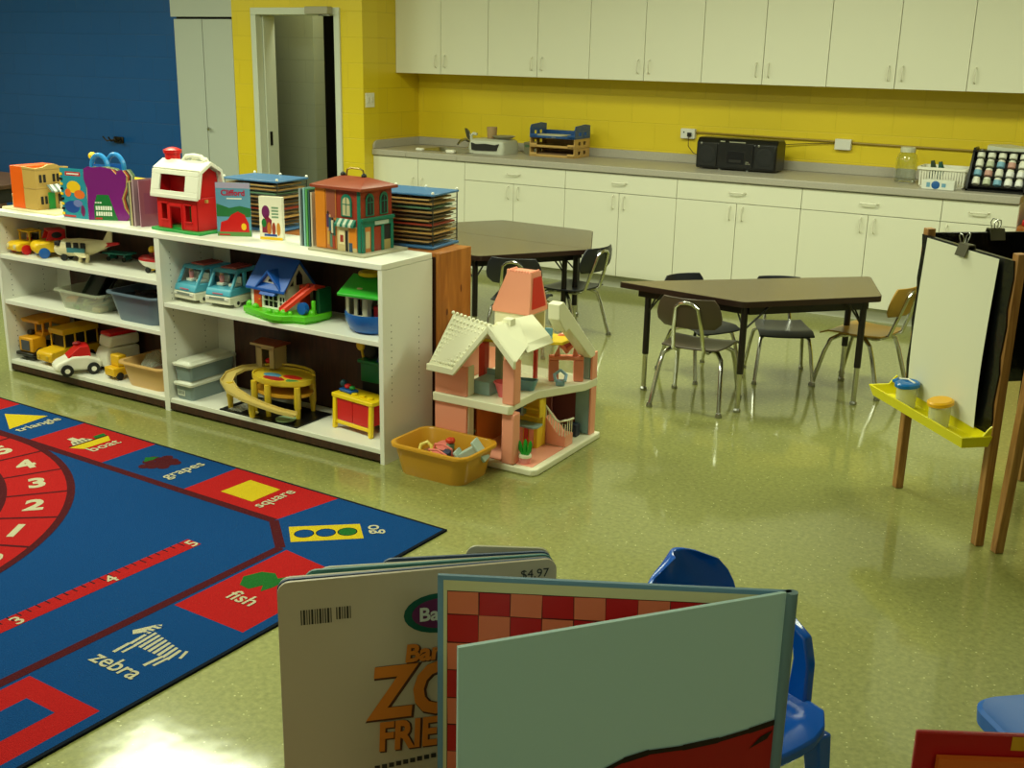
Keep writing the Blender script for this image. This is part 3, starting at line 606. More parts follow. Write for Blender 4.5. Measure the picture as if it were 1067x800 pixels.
# ------------------------------------------------------------ toys on the top board
R_, Y_, G_, BL_ = P('toy_red', (206, 22, 26)), P('toy_yellow', (240, 196, 24)), P('toy_green', (30, 150, 64)), P('toy_blue', (20, 92, 176))
W_P, TEAL, OR_, TAN = P('toy_white', (240, 238, 222)), P('toy_teal', (74, 176, 192)), P('toy_orange', (236, 96, 14)), P('toy_tan', (196, 160, 84))
LIME, CREAM = P('toy_lime', (92, 196, 30)), P('toy_cream', (226, 214, 170)); PINK, SAL = P('toy_pink', (240, 150, 150)), P('toy_salmon', (238, 138, 112))
TYRE = M('tyre_black', (18, 18, 18), rough=0.6)
def st(name, label, cat, s, t, z, rot=0.0, group=None): return thing(name, label, cat, sh(s, t, z), SA+rot, group)
def wheel(c, r, wd, mat, parent, hub=None, axis='x', name='wheel'):
    b = B(); b.lathe([(r*0.5, -wd/2), (r, -wd/2+wd*0.15), (r, wd/2-wd*0.15), (r*0.5, wd/2)], c, mat, seg=18, axis=axis)
    if hub: b.lathe([(r*0.42, -wd/2-0.002), (r*0.42, wd/2+0.002)], c, hub, seg=12, axis=axis)
    return b.obj(name, parent)
ZS = SH
# tan and orange toy town block
t = st('toy_building', 'tan toy building with orange half and striped awning at the left end', 'toy building', 2.385, 0.17, ZS)
b = B(); b.bb(-0.175, 0.26, -0.11, 0.14, 0, 0.012, CREAM); b.obj('base', t, bev=0.003)
b = B(); b.bb(-0.105, -0.005, -0.09, 0.11, 0.0125, 0.228, OR_); b.obj('orange_half', t, bev=0.003)
b = B(); b.bb(-0.004, 0.10, -0.09, 0.11, 0.0125, 0.215, TAN)
b.prism([(-0.09, 0.215), (0.11, 0.215), (0.11, 0.222), (0.06, 0.226), (0.03, 0.24), (-0.01, 0.24), (-0.04, 0.228), (-0.09, 0.224)], 0.09, 0.102, TAN, axis='x'); b.prism([(-0.004, 0.215), (0.10, 0.215), (0.10, 0.224), (-0.004, 0.229)], -0.092, -0.084, TAN, axis='y')
b.bb(-0.005, 0.101, -0.092, 0.111, 0.118, 0.122, P('toy_tan_dark', (170, 134, 64))); b.obj('tan_half', t, bev=0.0015)
for y, z in ((-0.05, 0.155), (0.03, 0.155), (-0.05, 0.045)):
    b = B()
    for dy in (-0.012, 0.012): b.box((0.1015, y+dy, z+0.015), (0.002, 0.014, 0.04), dark)
    b.box((0.1022, y, z-0.008), (0.004, 0.05, 0.004), TAN); b.obj('window', t)
b = B(); b.box((0.1015, -0.005, 0.055), (0.003, 0.04, 0.085), G_); b.obj('door', t)
b = B(); b.box((0.1015, 0.06, 0.06), (0.003, 0.05, 0.05), dark); b.obj('shop_window', t)
b = B(); n_ = 8
for k in range(n_):
    y0, y1 = -0.03+k*0.016, -0.03+(k+1)*0.016
    b.prism([(0.1025, 0.135), (0.104, 0.138), (0.14, 0.108), (0.14, 0.100)], y0, y1, W_P if k % 2 else M('awning_grey', (110, 125, 120)), axis='y')
b.obj('awning', t)
for x, y, r, h in ((-0.15, -0.04, 0.017, 0.075), (-0.135, 0.03, 0.012, 0.075)):
    b = B(); b.lathe([(r, 0.0125), (r*0.94, 0.02), (r*0.94, h-0.012), (r, h-0.01), (r, h), (r*0.5, h+0.002)], (x, y, 0), CREAM, seg=14); b.obj('tower', t)
b = B(); b.cyl((0.14, 0.02, 0.0125), (0.14, 0.02, 0.05), 0.007, CREAM, 10); b.obj('post', t)
# blue rounded toy behind the books
t = st('toy_carousel', 'bright blue arched toy with a yellow ball behind the teal book', 'toy', 2.02, 0.30, ZS)
b = B(); b.bb(-0.07, 0.09, -0.05, 0.07, 0, 0.03, BL_); b.obj('base', t, bev=0.008)
sky_ = P('toy_sky_blue', (30, 130, 200))
for y, x in ((-0.03, 0), (0.045, 0.03)):
    b = B(); b.tube([(x+0.062*cos(a*pi/12), y, 0.235+0.062*sin(a*pi/12)) for a in range(13)]+[(x-0.062, y, 0.02)][:0], 0.012, sky_, 10)
    for sx in (-1, 1): b.tube([(x+sx*0.062, y, 0.24), (x+sx*0.062, y, 0.03)], 0.012, sky_, 10)
    b.box((x, y, 0.14), (0.115, 0.006, 0.22), BL_); b.obj('arch', t)
b = B(); b.ball((-0.09, 0.0, 0.285), 0.02, Y_); b.tube([(-0.09, 0, 0.28), (-0.075, 0, 0.2), (-0.06, 0, 0.03)], 0.006, Y_); b.obj('ball_knob', t)
# picture books standing on the top board
def book(name_label, s, t_, w_, h_, th, rot, cover, z=ZS, pages=(230, 226, 205), art=None, back=None, lean=0.0):
    o = thing('picture_book', name_label, 'book', sh(s, t_, z), SA+rot, rx=lean)
    cm = P('cover_'+name_label[:40].replace(' ', '_'), cover, rough=0.25)
    b = B(); b.box((0, 0.0006, h_/2), (w_, 0.0012, h_), cm)
    if art: art(b, w_, h_)
    b.obj('front_cover', o, smooth=0)
    b = B(); b.box((0.0, th/2, h_/2), (w_-0.003, th-0.0028, h_-0.004), M('book_pages', pages, rough=0.8)); b.obj('page_block', o, smooth=0)
    bm_ = cm if back is None else P('back_'+name_label[:30].replace(' ', '_'), back, rough=0.3)
    b = B(); b.box((0, th-0.0006, h_/2), (w_, 0.0012, h_), bm_); b.box((-w_/2-0.0005, th/2, h_/2), (0.001, th, h_), bm_); b.obj('back_cover', o, smooth=0)
    return o
def flat(b, pts, m_, lv=1):     # printed shape on a cover facing -y
    ar = sum(pts[i][0]*pts[(i+1) % len(pts)][1]-pts[(i+1) % len(pts)][0]*pts[i][1] for i in range(len(pts)))
    if ar < 0: pts = pts[::-1]
    b.add([(x, -0.0002*lv, z) for x, z in pts], [tuple(range(len(pts)))], m_)
def ell(cx, cz, rx, rz, n=18, a0=0, a1=2*pi): return [(cx+rx*cos(a0+(a1-a0)*k/n), cz+rz*sin(a0+(a1-a0)*k/n)) for k in range(n)]
I = lambda n, c: M('ink_'+n, c, rough=0.3)
def art_teal(b, w_, h_):
    flat(b, [(-0.05, h_-0.035), (0.05, h_-0.035), (0.05, h_-0.015), (-0.05, h_-0.015)], I('red', (190, 40, 40)))
    b.text('BOOKS', 0.016, (0, -0.0006, h_-0.026), (1, 0, 0), (0, 0, 1), I('white', (230, 230, 220)), depth=0.0001) if False else flat(b, [(-0.04, h_-0.029), (0.04, h_-0.029), (0.04, h_-0.022), (-0.04, h_-0.022)], I('white', (230, 230, 220)), 2)
    flat(b, ell(0.0, 0.155, 0.045, 0.03), I('yellow', (236, 190, 30))); flat(b, ell(0.035, 0.12, 0.035, 0.022), I('orange', (230, 110, 40)), 2); flat(b, ell(-0.04, 0.125, 0.02, 0.02), I('orange', (230, 110, 40)), 2)
    flat(b, ell(-0.02, 0.055, 0.05, 0.03), I('deep_blue', (30, 70, 150))); flat(b, ell(0.02, 0.075, 0.03, 0.018), I('lilac', (110, 120, 180)), 2); flat(b, ell(0.05, 0.04, 0.014, 0.028), I('plum', (110, 30, 90)), 2)
    flat(b, [(-w_/2+0.005, 0.004), (0.0, 0.004), (0.0, 0.014), (-w_/2+0.005, 0.014)], I('red', (190, 40, 40)), 3)
    for k in range(9): b.box((-w_/2+0.004, -0.001, 0.02+k*h_/10), (0.018, 0.003, 0.012), (black if k % 2 else Y_))
book('teal picture book with black and yellow bound edge, left of the purple book', 1.985, 0.075, 0.165, 0.245, 0.008, 0.12, (40, 140, 160), art=art_teal)
# purple shaped board book, opened
t = st('board_book', 'purple and green shaped board book standing open on the shelf top', 'book', 1.805, 0.125, ZS, 0.48)
def leaf(parent, nm, y, m1, m2, ang, dx=0.0, sc=1.0, text=False):
    out = [(-0.10, 0.0), (0.095, 0.0), (0.11, 0.02), (0.085, 0.06), (0.075, 0.11), (0.10, 0.17), (0.105, 0.22), (0.085, 0.25), (0.062, 0.245), (0.055, 0.225), (0.03, 0.252), (-0.02, 0.262), (-0.065, 0.258), (-0.085, 0.262), (-0.108, 0.25), (-0.11, 0.2), (-0.095, 0.15), (-0.10, 0.08)]
    b = B(); b.T = Matrix.Translation((0.10*0+dx, y, 0)) @ Matrix.Rotation(ang, 4, 'Z'); b.prism([(p[0]*sc, p[1]*sc) for p in out], 0, 0.004, m1, axis='y')
    if text:
        b.add([(x*1, -0.0006, z) for x, z in ((-0.07, 0.0), (0.05, 0.0), (0.025, 0.075), (0.01, 0.125), (-0.05, 0.125), (-0.068, 0.07))], [(0, 1, 2, 3, 4, 5)], m2)
        wi = I('white', (230, 230, 220))
        for x0, x1, z0, z1 in ((-0.062, -0.02, 0.083, 0.09), (-0.06, 0.03, 0.05, 0.07), (-0.06, 0.035, 0.022, 0.042)):
            n__ = int((x1-x0)/0.012)
            for q in range(n__): b.add([(x, -0.001, z) for x, z in ((x0+q*0.012, z0), (x0+q*0.012+0.009, z0), (x0+q*0.012+0.009, z1), (x0+q*0.012, z1))], [(0, 1, 2, 3)], wi)
        b.add([(x, -0.001, z) for x, z in ((-0.065, 0.004), (-0.03, 0.004), (-0.03, 0.013), (-0.065, 0.013))], [(0, 1, 2, 3)], I('red', (190, 40, 40)))
    return b.obj(nm, parent, smooth=0)
leaf(t, 'front_cover', 0, P('cover_purple', (120, 20, 120), rough=0.25), I('green', (20, 110, 50)), 0, text=True)
for k, c in enumerate(((226, 200, 120), (190, 90, 60), (60, 50, 50), (205, 205, 180))):
    leaf(t, 'board_page', 0.006+k*0.006, P('board_page_%d' % k, c, rough=0.4), None, 0.035*(k+1), dx=0.005*(k+1), sc=0.985)
leaf(t, 'back_cover', 0.032, P('cover_sage', (120, 150, 110), rough=0.4), None, 0.2, dx=0.025)
# small things behind the purple book
t = st('toy_block', 'blue and yellow toy block half hidden behind the purple book', 'toy', 1.815, 0.33, ZS)
b = B(); b.bb(-0.06, 0.06, -0.03, 0.03, 0.06, 0.15, BL_); b.obj('blue_half', t, bev=0.004)
b = B(); b.bb(-0.06, 0.06, -0.03, 0.03, 0.1505, 0.19, Y_); b.obj('yellow_half', t, bev=0.004)
b = B(); b.bb(-0.065, 0.065, -0.032, 0.032, 0.0, 0.0595, dark); b.obj('dark_base', t, bev=0.004)
t = st('toy_car', 'little white toy car with dark wheels behind the purple book', 'toy car', 1.72, 0.22, ZS)
b = B(); b.loft([[(x, y*w_, z) for x, z in ((-0.045, 0.008), (0.045, 0.008), (0.047, 0.022), (0.025, 0.026), (0.015, 0.042), (-0.025, 0.042), (-0.035, 0.026), (-0.046, 0.024))] for y, w_ in ((-0.022, 1), (0.022, 1))], W_P); b.obj('car_body', t, bev=0.004)
for x in (-0.028, 0.028):
    for y in (-0.022, 0.022): wheel((x, y, 0.011), 0.011, 0.009, TYRE, t, axis='y')
# thin upright books seen spine-on
for k, (th, h_, c, s_) in enumerate(((0.006, 0.205, (60, 60, 56), 1.585), (0.007, 0.215, (170, 160, 110), 1.574), (0.006, 0.21, (90, 60, 60), 1.563), (0.008, 0.222, (150, 120, 130), 1.551), (0.007, 0.22, (140, 90, 110), 1.505))):
    w_ = 0.135
    t = thing('picture_book', ('thin dark picture book on edge, leftmost of the row left of the barn', 'thin tan picture book on edge, second in the row left of the barn', 'thin brown picture book on edge in the middle of the row left of the barn', 'thin mauve picture book on edge, fourth in the row left of the barn', 'thin pink-purple picture book leaning beside the red barn')[k], 'book', sh(s_, 0.145, ZS), SA+pi/2-0.06-(0.10 if k == 4 else 0))
    b = B(); b.box((0, -th/2-0.0003, h_/2), (w_, 0.0008, h_), P('thin_cover_%d' % k, c, rough=0.3)); b.box((0, th/2+0.0003, h_/2), (w_, 0.0008, h_), P('thin_cover_%d' % k, c)); b.box((-w_/2, 0, h_/2), (0.001, th, h_), P('thin_spine_%d' % k, tuple(min(255, v+40) for v in c)))
    b.add([(x, -th/2-0.001, z) for x, z in ((-0.045, 0.06), (0.04, 0.06), (0.04, 0.16), (-0.045, 0.16))], [(0, 1, 2, 3)], I('plum_soft', (130, 80, 110)))
    b.obj('cover', t, smooth=0)
    b = B(); b.box((0.0005, 0, h_/2), (w_-0.004, th-0.001, h_-0.004), M('book_pages', (230, 226, 205))); b.obj('page_block', t, smooth=0)
# red toy barn
t = st('toy_barn', 'red toy barn with white gambrel roof and green base on the shelf top', 'toy barn', 1.262, 0.155, ZS, -0.02)
b = B(); pts = []
for k in range(48):
    a = 2*pi*k/48; pts.append((max(-0.165, min(0.165, 0.22*cos(a)))+0.004*sin(9*a), max(-0.098, min(0.098, 0.16*sin(a)))+0.004*cos(8*a)))
b.prism(pts, 0, 0.014, G_); b.obj('base', t, bev=0.003)
X1, Y1 = 0.135, 0.075
b = B(); zb, zt_ = 0.0145, 0.165
def hole_wall(b, axis, off, th, spans, m_):
    """spans: list of (a0, a1, z0, z1) solid panels"""
    for a0, a1, z0, z1 in spans:
        if axis == 'y': b.bb(a0, a1, off, off+th, z0, z1, m_)
        else: b.bb(off, off+th, a0, a1, z0, z1, m_)
hole_wall(b, 'y', -Y1, 0.006, [(-X1, -0.105, zb, zt_), (-0.105, -0.07, zb, 0.055), (-0.105, -0.07, 0.13, zt_), (-0.07, -0.045, zb, zt_), (-0.045, 0.03, 0.115, zt_), (0.03, 0.055, zb, zt_), (0.055, 0.095, zb, 0.055), (0.055, 0.095, 0.13, zt_), (0.095, X1, zb, zt_)], R_)
b.bb(-X1, X1, Y1-0.006, Y1, zb, zt_, R_); b.bb(-X1, -X1+0.006, -Y1, Y1, zb, zt_, R_); b.bb(X1-0.006, X1, -Y1, Y1, zb, zt_, R_)
b.obj('walls', t, bev=0.0015)
b = B(); b.bb(-0.05, -0.045, -Y1-0.004, -Y1-0.0005, zb, 0.12, R_); b.bb(0.03, 0.035, -Y1-0.004, -Y1-0.0005, zb, 0.12, R_); b.bb(-0.05, 0.035, -Y1-0.004, -Y1-0.0005, 0.12, 0.13, R_); b.obj('door_frame', t)
for x0 in (-0.105, 0.055):
    b = B(); b.bb(x0-0.006, x0+0.046, -Y1-0.005, -Y1-0.0005, 0.048, 0.054, R_); b.bb(x0-0.006, x0+0.046, -Y1-0.005, -Y1-0.0005, 0.13, 0.136, R_); b.obj('window_frame', t)
b = B(); b.bb(-0.125, 0.125, -0.065, 0.065, zb, 0.019, G_); b.box((-0.005, 0.05, 0.06), (0.09, 0.01, 0.09), P('toy_dark_green', (10, 80, 40))); b.obj('floor_plate', t)
gp = [(-0.085, 0.165), (-0.062, 0.285), (0.0, 0.322), (0.062, 0.285), (0.085, 0.165)]
b = B()
def gable(x): b.prism([(-0.075, 0.166), (-0.058, 0.275), (0.0, 0.308), (0.058, 0.275), (0.075, 0.166)], x, x+0.005, R_, axis='x')
gable(-X1); gable(X1-0.012); b.bb(-X1+0.01, X1-0.01, 0.0, 0.004, 0.166, 0.30, R_)
b.box((X1+0.003, -0.02, 0.15), (0.018, 0.012, 0.014), TAN); b.obj('gable_wall', t)
b = B(); xo = 0.158; th = 0.009
def slope(b, p, q, x0, x1, m_):
    d = Vector((q[0]-p[0], q[1]-p[1])); d.normalize(); n = Vector((-d.y, d.x))*th
    b.prism([p, q, (q[0]+n.x, q[1]+n.y), (p[0]+n.x, p[1]+n.y)], x0, x1, m_, axis='x')
def lerp(p, q, f): return (p[0]+(q[0]-p[0])*f, p[1]+(q[1]-p[1])*f)
a0, a1 = gp[0], gp[1]
slope(b, a0, lerp(a0, a1, 0.22), -xo, xo, W_P); slope(b, lerp(a0, a1, 0.82), a1, -xo, xo, W_P); slope(b, lerp(a0, a1, 0.22), lerp(a0, a1, 0.82), -xo, -0.10, W_P); slope(b, lerp(a0, a1, 0.22), lerp(a0, a1, 0.82), 0.07, xo, W_P)
slope(b, gp[1], gp[2], -xo, xo, W_P); slope(b, gp[2], gp[3], -xo, xo, W_P); slope(b, gp[3], gp[4], -xo, xo, W_P)
b.bb(-xo, xo, -0.094, -0.083, 0.158, 0.176, W_P); b.bb(-xo, xo, 0.083, 0.094, 0.158, 0.176, W_P)
b.prism([(-0.09, 0.165), (-0.066, 0.292), (0.0, 0.331), (0.066, 0.292), (0.09, 0.165), (0.078, 0.165), (0.055, 0.28), (0.0, 0.313), (-0.055, 0.28), (-0.078, 0.165)], xo-0.001, xo+0.006, W_P, axis='x')
b.obj('roof', t, bev=0.002)
b = B(); b.tube([(-0.02, 0, 0.325), (0.0, 0, 0.345), (0.05, 0, 0.352), (0.10, 0, 0.348), (0.125, 0, 0.328)], 0.011, W_P, 10); b.tube([(-0.01, 0.03, 0.31), (0.02, 0.03, 0.335), (0.06, 0.03, 0.34), (0.10, 0.03, 0.336), (0.12, 0.03, 0.31)], 0.008, W_P, 10); b.obj('handle', t)
b = B(); b.lathe([(0.034, 0.30), (0.036, 0.352), (0.042, 0.353), (0.043, 0.368), (0.036, 0.371), (0.02, 0.378), (0.003, 0.381)], (-0.115, 0.02, 0), R_, seg=28); b.obj('silo_cap', t)
# book with the red hill cover
def art_cliff(b, w_, h_):
    flat(b, [(-w_/2, 0.0), (w_/2, 0.0), (w_/2, 0.03), (-w_/2, 0.02)], I('grass', (90, 140, 70))); flat(b, [(-w_/2, 0.09), (-w_/2, 0.15), (-0.02, 0.13), (0.03, 0.14), (w_/2, 0.13), (w_/2, 0.09)], I('leaf', (40, 110, 60)))
    flat(b, [(-w_/2, 0.22), (w_/2, 0.22), (w_/2, h_), (-w_/2, h_)], I('lavender', (170, 160, 190)))
    flat(b, [(-0.068, 0.02), (0.07, 0.02), (0.068, 0.06), (0.05, 0.10), (0.02, 0.115), (-0.01, 0.10), (-0.03, 0.075), (-0.06, 0.065)], I('bright_red', (200, 20, 22)), 2); flat(b, ell(0.045, 0.045, 0.012, 0.016), I('yellow', (236, 190, 30)), 3)
    b.text('Clifford', 0.036, (0, -0.0008, 0.198), (1, 0, 0), (0, 0, 1), I('title_red', (170, 20, 60)), depth=0.0001, bold=0.0012)
    flat(b, [(-0.03, 0.170), (0.04, 0.170), (0.04, 0.176), (-0.03, 0.176)], I('white', (230, 230, 220)), 3); flat(b, [(-w_/2+0.008, 0.004), (-0.02, 0.004), (-0.02, 0.011), (-w_/2+0.008, 0.011)], I('red', (190, 40, 40)), 3)
book('blue-sky picture book with red title and red hill, propped right of the barn', 0.975, 0.155, 0.158, 0.245, 0.008, 0.50, (96, 150, 180), art=art_cliff)
def art_wb(b, w_, h_):
    flat(b, ell(-0.025, 0.125, 0.02, 0.03), I('plum', (110, 30, 90))); flat(b, [(-0.045, 0.03), (0.0, 0.03), (0.005, 0.09), (-0.02, 0.11), (-0.045, 0.08)], I('plum_red', (130, 30, 60))); flat(b, ell(-0.035, 0.075, 0.012, 0.02), I('green', (20, 110, 50)), 2)
    for k, c in enumerate(((190, 110, 30), (150, 60, 40), (200, 130, 40))): flat(b, ell(-0.01+0.024*k, 0.05, 0.010, 0.03), I('child_%d' % k, c), 2)
    flat(b, [(-w_/2, 0), (w_/2, 0), (w_/2, 0.012), (-w_/2, 0.012)], I('yellow', (236, 190, 30)), 2)
    for k in range(4): flat(b, [(0.005, 0.10+k*0.014), (0.04, 0.10+k*0.014), (0.04, 0.108+k*0.014), (0.005, 0.108+k*0.014)], I('sage', (120, 150, 120)), 2)
    flat(b, [(-0.035, 0.016), (0.03, 0.016), (0.03, 0.026), (-0.035, 0.026)], I('deep_blue', (60, 50, 120)), 3)
book('small white picture book with purple figure shapes, in front of the left puzzle rack', 0.775, 0.185, 0.115, 0.195, 0.022, 0.24, (232, 226, 205), art=art_wb)
# upright books left of the brick toy building
for k, (th, h_, c, s_, a_) in enumerate(((0.010, 0.252, (120, 130, 130), 0.560, 0), (0.006, 0.246, (40, 60, 60), 0.548, 0), (0.008, 0.256, (110, 160, 160), 0.536, 0), (0.010, 0.25, (60, 130, 60), 0.522, 0), (0.007, 0.248, (28, 60, 60), 0.508, 0), (0.008, 0.24, (160, 150, 130), 0.494, 0))):
    w_ = 0.16
    t = thing('picture_book', ('grey picture book on edge, leftmost of the row by the brick toy building', 'thin black picture book on edge, second in the row by the brick toy building', 'pale teal picture book on edge, third in the row by the brick toy building', 'green picture book on edge in the row by the brick toy building', 'dark green picture book on edge in the row by the brick toy building', 'pale picture book on edge right against the brick toy building')[k], 'book', sh(s_+0.004, 0.23, ZS), SA+pi/2-0.03)
    cm = P('row_cover_%d' % k, c, rough=0.25)
    b = B(); b.box((0, -th/2-0.0003, h_/2), (w_, 0.0008, h_), cm); b.box((0, th/2+0.0003, h_/2), (w_, 0.0008, h_), cm); b.box((-w_/2, 0, h_/2), (0.001, th, h_), P('row_spine_%d' % k, tuple(min(255, v+30) for v in c)))
    if k == 3:
        b.add([(x, -th/2-0.001, z) for x, z in ((-0.075, 0.0), (0.075, 0.0), (0.075, 0.12), (0.0, 0.17), (-0.075, 0.10))], [(0, 1, 2, 3, 4)], I('leaf', (40, 110, 60)))
    b.obj('cover', t, smooth=0)
    b = B(); b.box((0.0005, 0, h_/2), (w_-0.004, th-0.001, h_-0.004), M('book_pages', (230, 226, 205))); b.obj('page_block', t, smooth=0)
# brick toy building with carrying handle
t = st('toy_building', 'brick-and-green toy street building with brown roof and carrying handle', 'toy building', 0.305, 0.21, ZS, -0.05)
brk = P('toy_brick_red', (150, 52, 34)); GRN = P('toy_shop_green', (20, 112, 92)); rfm = P('toy_roof_brown', (146, 62, 38)); amb = P('toy_amber', (214, 128, 30))
X1, Y1 = 0.122, 0.10
b = B(); b.box((0.005, 0.01, 0.006), (0.33, 0.285, 0.012), P('toy_base_grey', (170, 166, 140))); b.obj('base', t, bev=0.003)
b = B(); b.bb(-0.075, X1, -Y1, Y1, 0.0125, 0.275, brk); b.obj('walls', t, bev=0.001)
b = B(); b.bb(-X1-0.012, -0.0755, -Y1-0.006, Y1, 0.0125, 0.272, amb); b.obj('orange_edge', t, bev=0.003)
b = B(); b.prism([(-0.15, 0.272), (X1+0.02, 0.272), (X1+0.02, 0.284), (-0.15, 0.284)], -Y1-0.02, Y1+0.02, rfm, axis='y')
b.loft([[(-0.15, -Y1-0.02, 0.284), (X1+0.02, -Y1-0.02, 0.284), (X1+0.02, Y1+0.02, 0.284), (-0.15, Y1+0.02, 0.284)], [(-0.07, -0.01, 0.318), (X1-0.05, -0.01, 0.318), (X1-0.05, 0.01, 0.318), (-0.07, 0.01, 0.318)]], rfm); b.obj('roof', t, bev=0.001)
b = B(); b.tube([(-0.045, 0, 0.318), (-0.04, 0, 0.345), (-0.02, 0, 0.352), (0.03, 0, 0.352), (0.05, 0, 0.345), (0.055, 0, 0.318)], 0.004, M('brass_wire', (150, 130, 80), rough=0.3, metal=0.8))
for x in (-0.065, 0.055): b.ball((x, 0, 0.322), 0.012, dark)
b.obj('handle', t)
yF = -Y1-0.0006
def fq(b, x0, x1, z0, z1, m_, lv=1): b.box(((x0+x1)/2, yF-0.001*lv, (z0+z1)/2), (x1-x0, 0.002, z1-z0), m_)
b = B(); fq(b, -0.073, -0.015, 0.015, 0.27, P('print_ochre', (196, 120, 60))); fq(b, -0.068, -0.02, 0.15, 0.265, P('print_rose_brown', (150, 80, 60)), 2)
for k, (x, z, c) in enumerate(((-0.062, 0.135, (80, 50, 90)), (-0.05, 0.12, (40, 90, 110)), (-0.036, 0.11, (210, 200, 170)), (-0.026, 0.10, (40, 90, 80)), (-0.06, 0.06, (200, 150, 70)), (-0.044, 0.05, (90, 120, 100)), (-0.03, 0.045, (160, 60, 40)))):
    b.box((x, yF-0.0045, z), (0.013, 0.002, 0.055), P('print_person_%d' % k, c)); b.ball((x, yF-0.004, z+0.034), (0.006, 0.002, 0.007), P('print_head_%d' % (k % 3), ((60, 36, 24), (200, 150, 110), (40, 30, 26))[k % 3]), seg=8, rings=5)
b.obj('street_picture', t)
def arch_window(parent, face, c, w_, h_):
    b = B(); pts = [(-w_/2, 0), (w_/2, 0), (w_/2, h_-w_/2)]+[(w_/2*cos(k*pi/8), h_-w_/2+w_/2*sin(k*pi/8)) for k in range(1, 8)]+[(-w_/2, h_-w_/2)]
    sm_ = [(p[0]*0.7, p[1]*0.82+h_*0.05) for p in pts]
    if face == 'y':
        b.prism([(c[0]+p[0], c[1]+p[1]) for p in pts], yF-0.004, yF, GRN, axis='y'); b.prism([(c[0]+p[0], c[1]+p[1]) for p in sm_], yF-0.0048, yF-0.0040, P('print_pane', (190, 180, 140)), axis='y'); b.box((c[0], yF-0.0055, c[1]+h_/2), (0.003, 0.001, h_*0.8), GRN); b.box((c[0], yF-0.0055, c[1]+h_*0.55), (w_*0.7, 0.001, 0.003), GRN)
    else:
        xx = X1+0.0006; b.prism([(c[0]+p[0], c[1]+p[1]) for p in pts], xx, xx+0.004, GRN, axis='x'); b.prism([(c[0]+p[0], c[1]+p[1]) for p in sm_], xx+0.004, xx+0.0048, dark, axis='x'); b.box((xx+0.0055, c[0], c[1]+h_/2), (0.001, 0.003, h_*0.8), GRN); b.box((xx+0.0055, c[0], c[1]+h_*0.6), (0.001, w_*0.7, 0.003), GRN)
    return b.obj('arched_window', parent)
arch_window(t, 'y', (0.045, 0.16), 0.06, 0.095); arch_window(t, 'x', (-0.045, 0.165), 0.05, 0.095); arch_window(t, 'x', (0.045, 0.165), 0.05, 0.095)
b = B(); fq(b, X1-0.018, X1, 0.0125, 0.27, GRN, 1); fq(b, -0.012, 0.10, 0.0125, 0.12, P('print_cream', (200, 180, 130)), 1); fq(b, 0.055, 0.10, 0.03, 0.115, amb, 2); fq(b, 0.0, 0.03, 0.04, 0.10, P('print_cream2', (230, 215, 170)), 2); fq(b, 0.006, 0.024, 0.05, 0.08, brk, 3); fq(b, 0.035, 0.05, 0.0125, 0.10, dark, 2); fq(b, 0.056, 0.075, 0.0125, 0.05, P('print_blue', (50, 80, 110)), 3); b.obj('shop_front', t)
b = B()
for k in range(7):
    x0 = -0.012+k*0.0155; b.prism([(yF-0.001, 0.15), (yF-0.02, 0.128), (yF-0.02, 0.118), (yF-0.001, 0.122)], x0, x0+0.0155, GRN if k % 2 == 0 else P('awning_pale', (190, 200, 180)), axis='x')
b.obj('awning', t)
b = B(); xx = X1+0.0008
b.bb(xx, xx+0.012, -Y1-0.004, Y1+0.004, 0.145, 0.158, GRN); b.bb(xx, xx+0.006, -Y1, Y1, 0.12, 0.145, GRN)
for y in (-Y1+0.008, -0.035, 0.03, Y1-0.008): b.bb(xx, xx+0.008, y-0.008, y+0.008, 0.0125, 0.12, GRN)
b.bb(xx, xx+0.004, -0.09, -0.04, 0.0125, 0.12, P('print_ochre', (196, 120, 60))); b.bb(xx+0.004, xx+0.006, -0.078, -0.052, 0.03, 0.10, P('print_cream', (200, 180, 130)))
b.bb(xx, xx+0.004, -0.027, 0.022, 0.0125, 0.115, brk); b.bb(xx, xx+0.004, 0.038, 0.09, 0.0125, 0.055, P('print_sand', (170, 150, 90))); b.bb(xx, xx+0.004, 0.038, 0.09, 0.055, 0.115, dark)
b.bb(xx+0.006, xx+0.0075, -0.02, 0.07, 0.124, 0.14, P('sign_pale', (180, 195, 180))); b.obj('shop_front', t)
